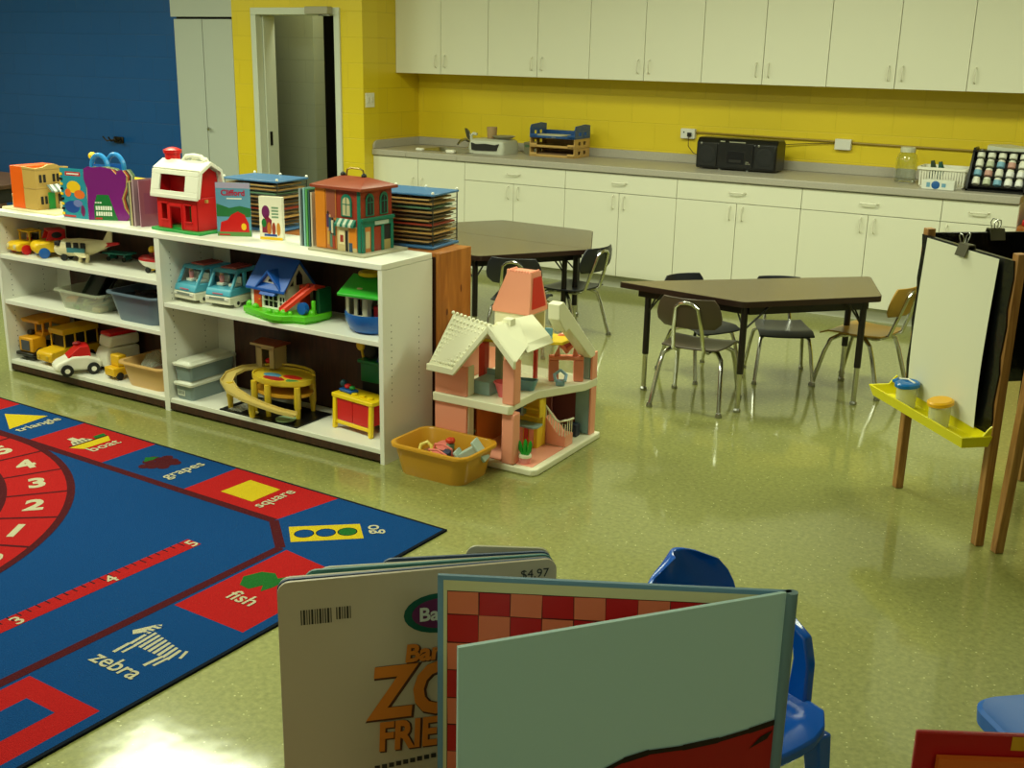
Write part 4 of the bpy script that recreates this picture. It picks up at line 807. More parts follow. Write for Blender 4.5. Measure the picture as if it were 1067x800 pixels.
# puzzle racks
wb_ = P('rack_blue', (58, 110, 160)); wire = M('rack_wire', (70, 74, 70), rough=0.3, metal=0.8)
def rack(s, t_, rot, label, glabel):
    z0 = ZS-0.0015
    r = st('puzzle_rack', label, 'rack', s, t_, z0, rot)
    b = B(); b.box((0, 0, 0.008), (0.335, 0.235, 0.012), wb_); b.obj('base_plate', r, bev=0.003)
    b = B(); b.box((0, 0, 0.238), (0.335, 0.235, 0.010), wb_); b.obj('top_plate', r, bev=0.003)
    for x in (-0.16, 0, 0.16):
        for y in (-0.11, 0.11):
            if x == 0 and y < 0: continue
            b = B(); b.cyl((x, y, 0.014), (x, y, 0.233), 0.0028, wire, 6); b.ball((x, y, 0.247), 0.007, W_P, 8, 6); b.obj('post', r)
    b = B()
    for k in range(11):
        z = 0.026+k*0.0185
        b.tube([(-0.158, -0.108, z), (0.158, -0.108, z)], 0.0014, wire, 5); b.tube([(0.158, -0.108, z), (0.158, 0.108, z)], 0.0014, wire, 5); b.tube([(-0.158, -0.108, z), (-0.158, 0.108, z)], 0.0014, wire, 5)
    b.obj('wire_shelves', r)
    cols_ = [(176, 140, 84), (120, 90, 50), (190, 150, 80), (150, 130, 80), (160, 60, 36), (176, 140, 84), (90, 70, 44), (176, 140, 84), (90, 130, 100), (170, 130, 70), (196, 160, 96)]
    prev = None; pos = r.matrix_basis
    for k in range(11):
        b = B(); b.box((0, 0, 0.0035), (0.295, 0.205, 0.007), M('puzzle_board_%d' % k, cols_[k], rough=0.5)); b.box((0, 0, 0.0074), (0.24, 0.16, 0.0012), M('puzzle_face_%d' % (k % 4), ((60, 70, 50), (150, 120, 70), (120, 60, 40), (60, 90, 90))[k % 4], rough=0.5))
        o = b.obj('wooden_puzzle', bev=0.0012); dx = 0.006*((k*7) % 5-2)
        p = sh(s, t_, 0)+Vector((cos(SA+rot)*dx, sin(SA+rot)*dx, z0+0.0275+0.0185*k))
        tag(o, glabel, 'puzzle', p, SA+rot, group=glabel+'s')
rack(1.055, 0.455, 0.06, 'blue-topped wire puzzle rack behind the red-title book, left of the two racks', 'thin wooden tray puzzle in the left blue rack')
rack(0.215, 0.515, 0.10, 'blue-topped wire puzzle rack on the pine bookcase, right of the two racks', 'thin wooden tray puzzle in the right blue rack')

# ------------------------------------------------------------ left bay, upper shelf
ZA = 0.6405
def toy_vehicle(t, prof, w_, m_, name='body', bev=0.006, x0=None):
    b = B(); x0 = -w_/2 if x0 is None else x0; b.prism(prof, x0, x0+w_, m_, axis='x'); return b.obj(name, t, bev=bev)
t = st('toy_truck', 'yellow toy pickup with red wheels at the left end of the upper shelf', 'toy truck', 2.462, 0.135, ZA, -0.12)
toy_vehicle(t, [(-0.10, 0.02), (0.10, 0.02), (0.10, 0.06), (0.02, 0.065), (-0.08, 0.065), (-0.105, 0.05)], 0.115, Y_)
b = B()
for x in (-0.052, 0.046):
    b.bb(x, x+0.006, -0.03, -0.02, 0.065, 0.115, Y_); b.bb(x, x+0.006, 0.03, 0.04, 0.065, 0.115, Y_)
b.bb(-0.055, 0.055, -0.035, 0.045, 0.112, 0.120, Y_); b.obj('cab', t, bev=0.002)
b = B(); b.bb(-0.045, 0.045, 0.02, 0.028, 0.066, 0.10, dark); b.ball((0, 0.0, 0.088), 0.014, P('figure_skin', (220, 160, 120))); b.lathe([(0.012, 0.065), (0.012, 0.08), (0.004, 0.082)], (0, 0, 0), R_, seg=12); b.obj('driver', t)
for x in (-0.06, 0.06):
    for y in (-0.055, 0.06): wheel((x, y, 0.026), 0.026, 0.02, R_, t)
for x in (-0.035, 0.035): b = B(); b.cyl((x, -0.099, 0.045), (x, -0.108, 0.045), 0.011, CREAM, 12); b.obj('headlight', t)
t = st('toy_car', 'yellow and red toy car with blue wheels beside the yellow pickup', 'toy car', 2.275, 0.14, ZA, -0.42)
toy_vehicle(t, [(-0.10, 0.025), (0.10, 0.025), (0.105, 0.075), (0.05, 0.088), (-0.09, 0.082), (-0.108, 0.06)], 0.11, Y_, 'lower_body', 0.01)
b = B()
for x in (-0.048, 0.04): b.prism([(-0.045, 0.0885), (0.055, 0.0885), (0.05, 0.14), (-0.025, 0.14)], x, x+0.008, R_, axis='x')
b.bb(-0.05, 0.05, -0.03, 0.055, 0.132, 0.142, R_); b.bb(-0.048, 0.048, 0.045, 0.055, 0.0885, 0.135, R_); b.obj('roof', t, bev=0.003)
b = B()
for x in (-0.0505, 0.0405): b.ball((x+0.005, 0.01, 0.115), (0.006, 0.03, 0.018), dark)
b.obj('side_window', t)
for x in (-0.058, 0.058):
    for y in (-0.06, 0.06): wheel((x, y, 0.027), 0.027, 0.018, BL_, t)
t = st('toy_plane', 'cream toy airplane with red tail and open cabin on the upper shelf', 'toy plane', 2.03, 0.14, ZA, 0.35)
b = B(); secs = [(-0.16, 0.022, 0.055), (-0.145, 0.034, 0.058), (-0.11, 0.045, 0.065), (-0.02, 0.047, 0.07), (0.05, 0.040, 0.075), (0.12, 0.022, 0.09), (0.15, 0.012, 0.095)]
b.loft([[(x, r*0.9*cos(k*pi/8), z+r*sin(k*pi/8)) for k in range(16)] for x, r, z in secs], CREAM); b.obj('fuselage', t)
b = B()
for x in (-0.06, -0.02, 0.02): b.box((x, -0.043, 0.085), (0.028, 0.008, 0.03), dark)
b.box((-0.128, -0.02, 0.09), (0.03, 0.045, 0.022), dark); b.obj('cabin_window', t, bev=0.004)
b = B(); b.box((-0.02, -0.045, 0.06), (0.10, 0.006, 0.025), P('toy_teal_dark', (60, 120, 130))); b.obj('door_panel', t)
b = B(); b.loft([[(0.09, y*1.0, 0.085+z) for y, z in ((-0.02, -0.015), (0.02, -0.015), (0.02, 0.015), (-0.02, 0.015))], [(0.20, y*0.3, 0.10+z*0.4) for y, z in ((-0.02, -0.015), (0.02, -0.015), (0.02, 0.015), (-0.02, 0.015))]], R_); b.obj('tail_cone', t, bev=0.004)
b = B(); b.prism([(0.10, 0.095), (0.16, 0.095), (0.165, 0.16), (0.14, 0.16)], -0.005, 0.005, CREAM, axis='y'); b.obj('tail_fin', t, bev=0.003)
b = B(); b.prism([(-0.04, -0.04), (0.03, -0.04), (0.09, -0.13), (0.05, -0.13)], 0.04, 0.05, CREAM); b.prism([(-0.04, 0.04), (0.03, 0.04), (0.07, 0.10), (0.03, 0.10)], 0.04, 0.05, CREAM); b.obj('wing', t, bev=0.003)
for y in (-0.028, 0.028): wheel((-0.10, y, 0.018), 0.018, 0.012, TYRE, t, axis='y')
for x in (0.0, 0.04):
    b = B(); b.box((x, -0.04, 0.021), (0.015, 0.012, 0.042), CREAM, R=Ry(0.2)); b.obj('strut', t)
t = st('toy_trailer', 'teal toy trailer platform on small legs behind the cream airplane', 'toy trailer', 1.90, 0.25, ZA, 0.2)
b = B(); b.box((0, 0, 0.04), (0.16, 0.075, 0.008), P('toy_dim_teal', (50, 140, 130))); b.obj('platform', t, bev=0.003)
for x in (-0.045, 0.05):
    b = B(); b.box((x, 0, 0.022), (0.012, 0.05, 0.026), P('toy_dim_teal', (50, 140, 130))); b.obj('leg', t); 
    wheel((x, -0.03, 0.012), 0.012, 0.008, TYRE, t, axis='y'); wheel((x, 0.03, 0.012), 0.012, 0.008, TYRE, t, axis='y')
t = st('toy_boat', 'red and white toy boat plane with a yellow figure near the divider', 'toy boat', 1.50, 0.14, ZA, 0.15)
def hullring(z, sx, sy, n=20): return [(sx*cos(2*pi*k/n)*(1 if cos(2*pi*k/n) > 0 else 1.15), sy*sin(2*pi*k/n), z) for k in range(n)]
b = B(); b.loft([hullring(0.022, 0.04, 0.02), hullring(0.034, 0.07, 0.034), hullring(0.055, 0.088, 0.044), hullring(0.060, 0.09, 0.045)], W_P); b.obj('hull', t)
b = B(); b.loft([hullring(0.0605, 0.09, 0.045), hullring(0.072, 0.086, 0.042), hullring(0.082, 0.07, 0.032)], R_); b.obj('deck', t)
b = B(); b.ball((-0.02, 0, 0.113), 0.018, Y_); b.lathe([(0.016, 0.082), (0.014, 0.10)], (-0.02, 0, 0), P('toy_maroon', (120, 20, 24)), seg=12); b.obj('figure', t)
b = B(); b.bb(0.0, 0.07, -0.02, 0.02, 0.0825, 0.105, R_); b.bb(-0.028, -0.012, -0.01, 0.01, 0.01, 0.024, Y_); b.obj('seat_block', t, bev=0.004)
for x, y in ((-0.035, -0.022), (-0.035, 0.022), (0.05, 0.0)): wheel((x, y, 0.014), 0.014, 0.012, TYRE, t, axis='y')
# ------------------------------------------------------------ bins
def bin_(name, label, cat, loc, rz, w_, d_, h_, m_, rad=0.03, taper=0.86, rim=0.014, th=0.004, rimh=0.010, rm_=None):
    t = thing(name, label, cat, loc, rz)
    def R(wk, dk, z): return [(p[0], p[1], z) for p in rrect(wk, dk, min(rad, wk/2-0.001, dk/2-0.001), 5)]
    wt_, dt_ = w_-2*rim, d_-2*rim
    b = B(); b.loft([R(wt_*taper, dt_*taper, 0.0), R(wt_*(taper+0.01), dt_*(taper+0.01), 0.004), R(wt_, dt_, h_-rimh), R(w_, d_, h_-rimh), R(w_+0.001, d_+0.001, h_-0.003), R(w_-0.002, d_-0.002, h_), R(wt_-0.002, dt_-0.002, h_), R(wt_-2*th, dt_-2*th, h_-0.004), R(wt_*taper-2*th, dt_*taper-2*th, 0.005)], m_)
    b.obj('bin_body', t); return t
ZB = 0.3955
trl = M('milky_clear_plastic', (205, 210, 185), rough=0.25, alpha=0.38)
t = bin_('storage_bin', 'milky clear bin of craft pieces on the middle shelf', 'bin', sh(2.005, 0.17, ZB), SA, 0.36, 0.27, 0.10, trl)
for k in range(12):
    b = B(); b.box((0, 0, 0.011), (0.055+0.01*(k % 3), 0.06, 0.022), P('block_piece_%d' % (k % 5), ((196, 160, 100), (150, 170, 110), (90, 130, 90), (190, 140, 80), (110, 150, 120))[k % 5], rough=0.6), R=Rz(k*0.7)); col_, row = k % 4, (k//4) % 3
    tag(b.obj('craft_piece', bev=0.003), 'small tan or green craft piece seen through the milky bin', 'craft piece', sh(2.005-0.105+col_*0.07, 0.17-0.065+row*0.062, ZB+0.006+0.024*(k % 2)), 0, group='craft pieces in the milky bin')
for k, (dx, rx_, c) in enumerate(((-0.01, 0.5, (24, 44, 30)), (0.045, 0.62, (16, 26, 20)))):
    b = B(); b.loft([[(p[0], p[1], z) for p in rrect(w_, d_, 0.02)] for w_, d_, z in ((0.15, 0.20, 0.0), (0.17, 0.22, 0.018), (0.16, 0.21, 0.018), (0.142, 0.19, 0.004))], P('dark_green_tray_%d' % k, c))
    tag(b.obj('plastic_tray'), ('dark green tray leaning in the milky bin, the left one', 'blackish tray leaning in the milky bin, the right one')[k], 'tray', sh(1.99-dx*1.2, 0.17, ZB+0.105), SA, rx=0.75, ry=-0.30)
t = bin_('storage_bin', 'blue-grey plastic tub on the middle shelf against the divider', 'bin', sh(1.575, 0.165, ZB), SA, 0.375, 0.30, 0.145, P('blue_grey_plastic', (92, 110, 128)), taper=0.82, rad=0.05)
for k in range(9):
    b = B(); b.box((0, 0, 0.012), (0.10, 0.05, 0.024), P('dark_part_%d' % (k % 4), ((46, 36, 30), (70, 60, 52), (30, 30, 34), (90, 64, 50))[k % 4], rough=0.6), R=Rz(0.5*k)@Rx(0.15*(k % 3)))
    tag(b.obj('toy_part', bev=0.004), 'dark toy piece heaped in the blue-grey tub', 'toy part', sh(1.575-0.09+0.09*(k % 3), 0.11+0.055*(k//3), ZB+0.100), 0, group='dark pieces in the blue-grey tub')
b = B(); b.box((0, 0, 0.045), (0.25, 0.19, 0.09), P('dark_cardboard', (50, 40, 34), rough=0.7)); tag(b.obj('inner_box', bev=0.004), 'dark box filling the inside of the blue-grey tub', 'box', sh(1.575, 0.165, ZB+0.006), SA)
# ------------------------------------------------------------ left bay, bottom shelf
ZC = 0.0655
AMB = P('construction_yellow', (222, 158, 22))
t = st('toy_dump_truck', 'large yellow toy dump truck at the left end of the bottom shelf', 'toy truck', 2.462, 0.165, ZC, 0.02)
b = B(); b.bb(-0.055, 0.055, -0.12, -0.03, 0.045, 0.125, AMB); b.obj('hood', t, bev=0.006)
b = B(); b.bb(-0.032, 0.032, -0.1235, -0.1205, 0.055, 0.11, M('grille_grey', (70, 74, 84), rough=0.5)); b.obj('grille', t)
b = B()
for x0, x1, y0, y1 in ((-0.01, 0.0, -0.05, -0.04), (0.05, 0.06, -0.05, -0.04), (-0.01, 0.0, 0.0, 0.01), (0.05, 0.06, 0.0, 0.01)): b.bb(x0, x1, y0, y1, 0.1255, 0.195, AMB)
b.bb(-0.01, 0.06, -0.05, 0.01, 0.1255, 0.145, AMB); b.obj('cab', t, bev=0.002)
b = B(); b.prism([(-0.075, 0.196), (0.0, 0.200), (0.12, 0.145), (0.12, 0.155), (0.12, 0.215), (-0.0, 0.222), (-0.085, 0.216)][::1], -0.072, 0.072, AMB, axis='x'); b.obj('dump_body', t, bev=0.003)
b = B(); b.bb(-0.07, 0.07, -0.135, 0.10, 0.025, 0.0445, black); b.bb(-0.05, -0.015, -0.07, -0.035, 0.1255, 0.15, black); b.obj('chassis', t, bev=0.006)
for x in (-0.06, 0.06):
    for y in (-0.075, 0.055): wheel((x, y, 0.034), 0.034, 0.03, TYRE, t, AMB)
t = st('toy_school_bus', 'yellow toy school bus parked between the dump truck and the white car', 'toy bus', 2.285, 0.205, ZC, -0.03)
YB = P('bus_yellow', (226, 178, 24))
b = B(); b.prism([(-0.18, 0.022), (0.13, 0.022), (0.13, 0.075), (-0.09, 0.085), (-0.165, 0.078), (-0.182, 0.065)], -0.062, 0.062, YB, axis='x'); b.obj('lower_body', t, bev=0.008)
b = B()
for y in (-0.085, -0.02, 0.045, 0.12):
    for x in (-0.06, 0.053): b.bb(x, x+0.007, y-0.004, y+0.006, 0.078, 0.155, YB)
b.bb(-0.062, 0.062, -0.095, 0.13, 0.155, 0.185, YB); b.obj('roof', t, bev=0.008)
b = B(); b.bb(-0.05, 0.05, -0.075, 0.12, 0.0855, 0.1545, dark); b.obj('cabin', t)
for x in (-0.035, 0.035): b = B(); b.cyl((x, -0.18, 0.05), (x, -0.186, 0.05), 0.009, M('lamp_pale', (200, 170, 60)), 10); b.obj('headlight', t)
for x in (-0.055, 0.055):
    for y in (-0.12, 0.07): wheel((x, y, 0.024), 0.024, 0.02, TYRE, t)
t = st('toy_car', 'white toy car with red roof jutting over the bottom shelf edge', 'toy car', 2.04, 0.05, ZC, -0.5); t.scale = (1.15, 1.15, 1.15)
b = B(); secs = []
b.prism([(-0.105, 0.022), (0.09, 0.022), (0.095, 0.06), (0.04, 0.085), (-0.03, 0.088), (-0.09, 0.062), (-0.11, 0.045)], -0.052, 0.052, W_P, axis='x'); b.obj('car_body', t, bev=0.02, seg=4)
b = B(); b.prism([(-0.05, 0.082), (0.05, 0.08), (0.045, 0.128), (0.005, 0.128)], -0.045, 0.045, R_, axis='x'); b.ball((-0.0, -0.0, 0.135), (0.012, 0.02, 0.01), P('toy_dark_red', (140, 14, 20))); b.obj('roof', t, bev=0.01)
for x in (-0.056, 0.056):
    for y in (-0.058, 0.055): wheel((x, y, 0.027), 0.027, 0.018, TYRE, t, W_P)
t = st('toy_bus', 'white toy van with red roof behind the white car', 'toy van', 1.935, 0.222, ZC, -0.15); t.scale = (1.15, 1.15, 1.15)
b = B(); b.prism([(-0.085, 0.02), (0.085, 0.02), (0.085, 0.11), (-0.07, 0.115), (-0.09, 0.08)], -0.05, 0.05, W_P, axis='x'); b.obj('lower_body', t, bev=0.014, seg=3)
b = B(); b.prism([(-0.07, 0.1155), (0.085, 0.1155), (0.085, 0.165), (-0.06, 0.165)], -0.048, 0.048, W_P, axis='x'); b.obj('upper_body', t, bev=0.010, seg=3)
b = B(); b.prism([(-0.06, 0.1655), (0.08, 0.1655), (0.075, 0.18), (-0.055, 0.18)], -0.042, 0.042, R_, axis='x'); b.obj('roof', t, bev=0.004)
for x in (-0.05, 0.05):
    for y in (-0.05, 0.05): wheel((x, y, 0.02), 0.02, 0.014, TYRE, t)
t = st('toy_truck', 'small yellow toy truck squeezed beside the tan bin', 'toy truck', 1.79, 0.125, ZC, -0.12)
b = B(); b.bb(-0.042, 0.042, -0.08, 0.0, 0.02, 0.065, YB); b.bb(-0.036, 0.036, -0.045, 0.005, 0.0655, 0.125, YB); b.bb(-0.042, 0.042, 0.006, 0.08, 0.02, 0.09, YB); b.obj('truck_body', t, bev=0.006)
for x in (-0.04, 0.04):
    for y in (-0.045, 0.045): wheel((x, y, 0.02), 0.02, 0.012, TYRE, t)
t = bin_('storage_bin', 'tan plastic bin with clear bags on the bottom shelf against the divider', 'bin', sh(1.54, 0.16, ZC), SA, 0.335, 0.295, 0.125, P('tan_bin_plastic', (214, 172, 108)), taper=0.84, rad=0.045)
b = B(); random.seed(3)
rings = []
for z, r in ((0.0, 0.07), (0.03, 0.10), (0.07, 0.10), (0.10, 0.075), (0.135, 0.045), (0.15, 0.02)):
    rings.append([(r*(1+0.25*random.uniform(-1, 1))*cos(2*pi*k/14), 0.8*r*(1+0.25*random.uniform(-1, 1))*sin(2*pi*k/14), z+random.uniform(-0.01, 0.01)) for k in range(14)])
b.loft(rings, M('clear_bag_film', (200, 205, 190), rough=0.12, alpha=0.35, spec=1.0)); tag(b.obj('plastic_bag', smooth=20), 'clear crumpled plastic bag of pieces rising out of the tan bin', 'bag', sh(1.575, 0.16, ZC+0.008), 0)
b = B()
for k in range(5): b.box((0.03*(k-2), 0.01*(k % 2), 0.03+0.004*k), (0.03, 0.05, 0.05), P('bag_piece_%d' % (k % 3), ((120, 80, 50), (220, 220, 214), (150, 110, 70))[k % 3], rough=0.5), R=Rz(k)@Rx(0.4*k))
tag(b.obj('toy_pieces', bev=0.004), 'brown and white toy pieces inside the clear bag in the tan bin', 'toy pieces', sh(1.575, 0.16, ZC+0.03), 0)['kind'] = 'stuff'
b = B(); b.box((0, 0, 0.05), (0.10, 0.20, 0.10), P('brown_box', (90, 62, 40), rough=0.7)); tag(b.obj('cardboard_box', bev=0.003), 'brown box standing in the right side of the tan bin', 'box', sh(1.46, 0.165, ZC+0.006), SA)
# ------------------------------------------------------------ right bay, middle shelf
ZD = 0.5415
VT = P('van_turquoise', (82, 172, 200)); VW = P('van_cream', (226, 224, 200)); RED2 = P('van_rack_pink', (196, 96, 90))
def van(s, t_, rot, label):
    t = st('toy_van', label, 'toy van', s, t_, ZD, rot)
    w_ = 0.075
    b = B(); b.prism([(-0.13, 0.018), (0.12, 0.018), (0.12, 0.055), (-0.132, 0.055)], -w_, w_, VW, axis='x'); b.obj('lower_body', t, bev=0.006)
    b = B(); b.prism([(-0.128, 0.0555), (0.118, 0.0555), (0.118, 0.09), (-0.112, 0.09), (-0.122, 0.078)], -w_+0.002, w_-0.002, VT, axis='x'); b.obj('upper_body', t, bev=0.005)
    b = B()
    for x in (-1, 1):
        xa, xb = sorted((x*(w_-0.003), x*(w_-0.015)))
        b.prism([(-0.112, 0.09), (-0.095, 0.09), (-0.055, 0.158), (-0.07, 0.158)], xa, xb, VT, axis='x')
        b.prism([(-0.02, 0.09), (0.0, 0.09), (0.0, 0.158), (-0.02, 0.158)], xa, xb, VT, axis='x')
        b.prism([(0.095, 0.09), (0.116, 0.09), (0.112, 0.158), (0.09, 0.158)], xa, xb, VT, axis='x')
    b.prism([(-0.075, 0.156), (0.112, 0.156), (0.10, 0.17), (-0.06, 0.17)], -w_+0.003, w_-0.003, VT, axis='x'); b.obj('cab_frame', t, bev=0.003)
    for x in (-0.035, 0.035):
        b = B(); b.box((x, -0.02, 0.11), (0.04, 0.015, 0.05), W_P, R=Rx(-0.15)); b.box((x, -0.045, 0.098), (0.04, 0.05, 0.016), W_P); b.obj('seat', t, bev=0.005)
    b = B(); b.lathe([(0.010, 0), (0.013, 0.03), (0.003, 0.034)], (-0.035, -0.05, 0.106), PINK, seg=10); b.ball((-0.035, -0.05, 0.145), 0.011, P('figure_skin', (220, 160, 120))); b.obj('driver', t)
    b = B(); b.bb(-0.045, 0.045, -0.04, 0.08, 0.1705, 0.178, RED2)
    for x in (-0.03, -0.01, 0.01, 0.03): b.bb(x-0.003, x+0.003, -0.04, 0.08, 0.178, 0.181, P('van_rack_dark', (150, 60, 60)))
    b.obj('roof_rack', t, bev=0.002)
    b = B(); b.box((0, -0.1325, 0.045), (0.12, 0.004, 0.012), M('bumper_grey', (130, 140, 130)))
    for x in (-0.055, 0.055): b.box((x, -0.1345, 0.046), (0.02, 0.003, 0.010), M('lamp_white', (230, 230, 220)))
    b.text('FAMILY', 0.018, (0, -0.1235, 0.07), (1, 0, 0), (0, 0.12, 1), M('van_print_pink', (200, 120, 140))) if False else b.box((0, -0.1275, 0.068), (0.06, 0.002, 0.006), M('van_print_pink', (200, 120, 140)))
    b.obj('bumper', t)
    for x in (-w_+0.004, w_-0.004):
        for y in (-0.078, 0.075): wheel((x, y, 0.022), 0.022, 0.014, VW, t, TYRE)
    return t
van(1.218, 0.185, -0.05, 'turquoise toy van with pink roof rack, the left of two, next to the divider')
van(1.035, 0.20, 0.10, 'turquoise toy van with pink roof rack, the right of two, by the blue-roof house')
# blue roofed toy cottage
t = st('toy_cottage', 'white toy cottage with blue roof, green base and red slide', 'toy house', 0.66, 0.16, ZD, -0.06)
b = B(); out = [(-0.185, -0.11), (-0.10, -0.13), (0.0, -0.155), (0.06, -0.165), (0.11, -0.15), (0.14, -0.115), (0.20, -0.10), (0.215, -0.05), (0.21, 0.06), (0.16, 0.10), (-0.12, 0.12), (-0.18, 0.08)]
b.prism([(p[0]*0.97, p[1]*0.97) for p in out], 0, 0.010, LIME); b.prism(out, 0.010, 0.038, LIME); b.obj('base', t, bev=0.008, seg=3)
b = B()
for x, y, r in ((-0.105, -0.105, 0.018), (0.015, -0.135, 0.016), (0.06, -0.13, 0.016), (0.09, -0.12, 0.02), (-0.17, -0.08, 0.02), (0.19, -0.05, 0.022), (0.12, -0.11, 0.014)):
    b = B(); b.ball((x, y, 0.042), (r, r*0.8, r*0.9), LIME, 10, 6); b.obj('bush', t)
b = B(); yf = -0.085
hole_wall(b, 'y', yf, 0.006, [(-0.155, -0.135, 0.0385, 0.135), (-0.135, -0.085, 0.118, 0.135), (-0.085, -0.07, 0.0385, 0.135), (-0.07, 0.015, 0.0385, 0.048), (-0.07, 0.015, 0.105, 0.135), (0.015, 0.028, 0.0385, 0.135), (0.028, 0.06, 0.0385, 0.06), (0.028, 0.06, 0.10, 0.135), (0.06, 0.07, 0.0385, 0.135)], W_P)
for x in (-0.042, -0.014): b.bb(x-0.002, x+0.002, yf, yf+0.005, 0.048, 0.105, W_P)
b.bb(-0.07, 0.06, yf, yf+0.005, 0.075, 0.079, W_P); b.bb(0.043, 0.046, yf, yf+0.005, 0.06, 0.10, W_P)
b.prism([(-0.095, 0.1355), (0.045, 0.1355), (-0.025, 0.205)], yf, yf+0.006, W_P, axis='y')
b.bb(-0.155, -0.149, yf, 0.085, 0.0385, 0.135, W_P); b.bb(-0.15, 0.07, 0.08, 0.085, 0.0385, 0.135, W_P)
b.prism([(yf, 0.0385), (0.085, 0.0385), (0.085, 0.14), (0.0, 0.25), (yf, 0.14)], 0.064, 0.07, P('cottage_wall', (214, 206, 178)), axis='x')
b.obj('walls', t, bev=0.001)
b = B(); b.bb(-0.14, 0.06, yf+0.012, yf+0.016, 0.0385, 0.13, dark); b.obj('interior_panel', t)
b = B(); b.bb(-0.134, -0.086, yf-0.002, yf+0.004, 0.0385, 0.117, P('toy_door_orange', (214, 84, 32))); b.ball((-0.095, yf-0.004, 0.075), 0.004, Y_, 8, 6); b.obj('door', t)
b = B(); b.prism([(0.010*cos(k*pi/6)*1.2-0.025, 0.163+0.014*sin(k*pi/6)) for k in range(7)], yf-0.002, yf, dark, axis='y'); b.obj('attic_window', t)
b = B(); b.prism([(yf-0.028, 0.105), (yf, 0.105), (yf, 0.13), (yf-0.006, 0.13)], -0.075, 0.02, P('cottage_blue', (20, 84, 180)), axis='x'); b.obj('awning', t, bev=0.002)
RB = P('cottage_blue', (20, 84, 180))
b = B()
b.prism([(0.10, 0.120), (0.10, 0.132), (0.0, 0.262), (-0.105, 0.132), (-0.105, 0.120), (0.0, 0.25)], -0.168, 0.080, RB, axis='x')
for sgn in (-1, 1):
    xa, xb = (-0.105, -0.025) if sgn < 0 else (0.055, -0.025)
    b.loft([[(xa, yf-0.02, 0.125), (xa, yf-0.02, 0.138), (xa, 0.0, 0.138), (xa, 0.0, 0.125)], [(xb, yf-0.02, 0.205), (xb, yf-0.02, 0.218), (xb, 0.0, 0.218), (xb, 0.0, 0.205)]], RB)
b.obj('roof', t, bev=0.002)
b = B(); b.prism([(y, z) for y, z in ((-0.018, 0.15), (0.018, 0.15), (0.018, 0.19), (0.0, 0.215), (-0.018, 0.19))], 0.0702, 0.0722, dark, axis='x')
b.prism([(-0.058, 0.15), (-0.038, 0.15), (-0.038, 0.17)], 0.0702, 0.0722, dark, axis='x'); b.obj('gable_window', t)
b = B(); b.loft([[(0.065, -0.125, 0.048), (0.105, -0.125, 0.048), (0.105, -0.125, 0.054), (0.065, -0.125, 0.054)], [(0.075+0.08, -0.03, 0.15), (0.115+0.08, -0.03, 0.15), (0.115+0.08, -0.03, 0.156), (0.075+0.08, -0.03, 0.156)]], P('slide_red', (224, 60, 30)))
for off in (0.0, 0.036):
    b.loft([[(0.065+off, -0.125, 0.054), (0.069+off, -0.125, 0.054), (0.069+off, -0.125, 0.066), (0.065+off, -0.125, 0.066)], [(0.155+off, -0.03, 0.156), (0.159+off, -0.03, 0.156), (0.159+off, -0.03, 0.170), (0.155+off, -0.03, 0.170)]], P('slide_red', (224, 60, 30)))
b.bb(0.10, 0.20, -0.03, 0.03, 0.145, 0.156, P('slide_red', (224, 60, 30))); b.bb(0.10, 0.105, -0.03, 0.03, 0.0385, 0.145, P('slide_red', (224, 60, 30))); b.obj('slide', t)
b = B(); b.lathe([(0.026, -0.012), (0.028, 0.0), (0.026, 0.012)], (0.165, -0.075, 0.066), BL_, axis='y', seg=20); b.obj('blue_barrel', t)
b = B(); b.bb(0.19, 0.21, -0.02, 0.06, 0.0385, 0.15, P('toy_dark_green', (10, 80, 40))); b.tube([(0.195, -0.04, 0.038), (0.195, -0.04, 0.10)], 0.010, LIME); b.obj('tree_post', t, bev=0.003)
# ark: blue hull, white cabin, green roof
t = st('toy_ark', 'blue toy ark with cream cabin and green roof at the right end of the shelf', 'toy boat', 0.172, 0.185, ZD, 0.10)
def ah(z, k, n=28): return [(0.135*k*cos(2*pi*q/n), 0.150*k*sin(2*pi*q/n), z) for q in range(n)]
b = B(); b.loft([ah(0.0, 0.72), ah(0.012, 0.86), ah(0.05, 0.98), ah(0.075, 1.0), ah(0.085, 1.0), ah(0.085, 0.94), ah(0.062, 0.92)], BL_); b.obj('hull', t)
b = B(); cw = P('ark_cream', (206, 198, 164))
for x0, x1 in ((-0.105, -0.088), (-0.062, -0.045), (-0.02, 0.005)): b.bb(x0, x1, -0.088, -0.080, 0.063, 0.165, cw)
b.bb(-0.105, 0.005, -0.088, -0.080, 0.063, 0.072, cw); b.bb(-0.105, 0.005, -0.088, -0.080, 0.145, 0.17, cw)
b.bb(-0.105, -0.098, -0.088, 0.09, 0.063, 0.17, cw); b.bb(-0.105, 0.10, 0.082, 0.09, 0.063, 0.17, cw)
ao = [(-0.088, 0.063), (-0.055, 0.063), (-0.05, 0.12), (-0.03, 0.15), (0.0, 0.16), (0.03, 0.15), (0.05, 0.12), (0.055, 0.063), (0.09, 0.063), (0.09, 0.185), (0.0, 0.225), (-0.088, 0.185)]
b.prism(ao, -0.001, 0.006, cw, axis='x'); b.obj('cabin', t, bev=0.001)
b = B(); b.bb(-0.09, -0.06, -0.05, -0.04, 0.063, 0.14, dark); b.box((-0.03, -0.05, 0.10), (0.02, 0.01, 0.06), R_); b.bb(0.02, 0.09, -0.06, 0.04, 0.063, 0.115, R_); b.obj('inside_parts', t, bev=0.003)
b = B(); RG = P('ark_green', (48, 170, 44))
b.prism([(-0.13, 0.158), (-0.13, 0.170), (0.0, 0.235), (0.12, 0.180), (0.12, 0.168), (0.0, 0.223)], -0.12, 0.10, RG, axis='x'); b.obj('roof', t, bev=0.003)
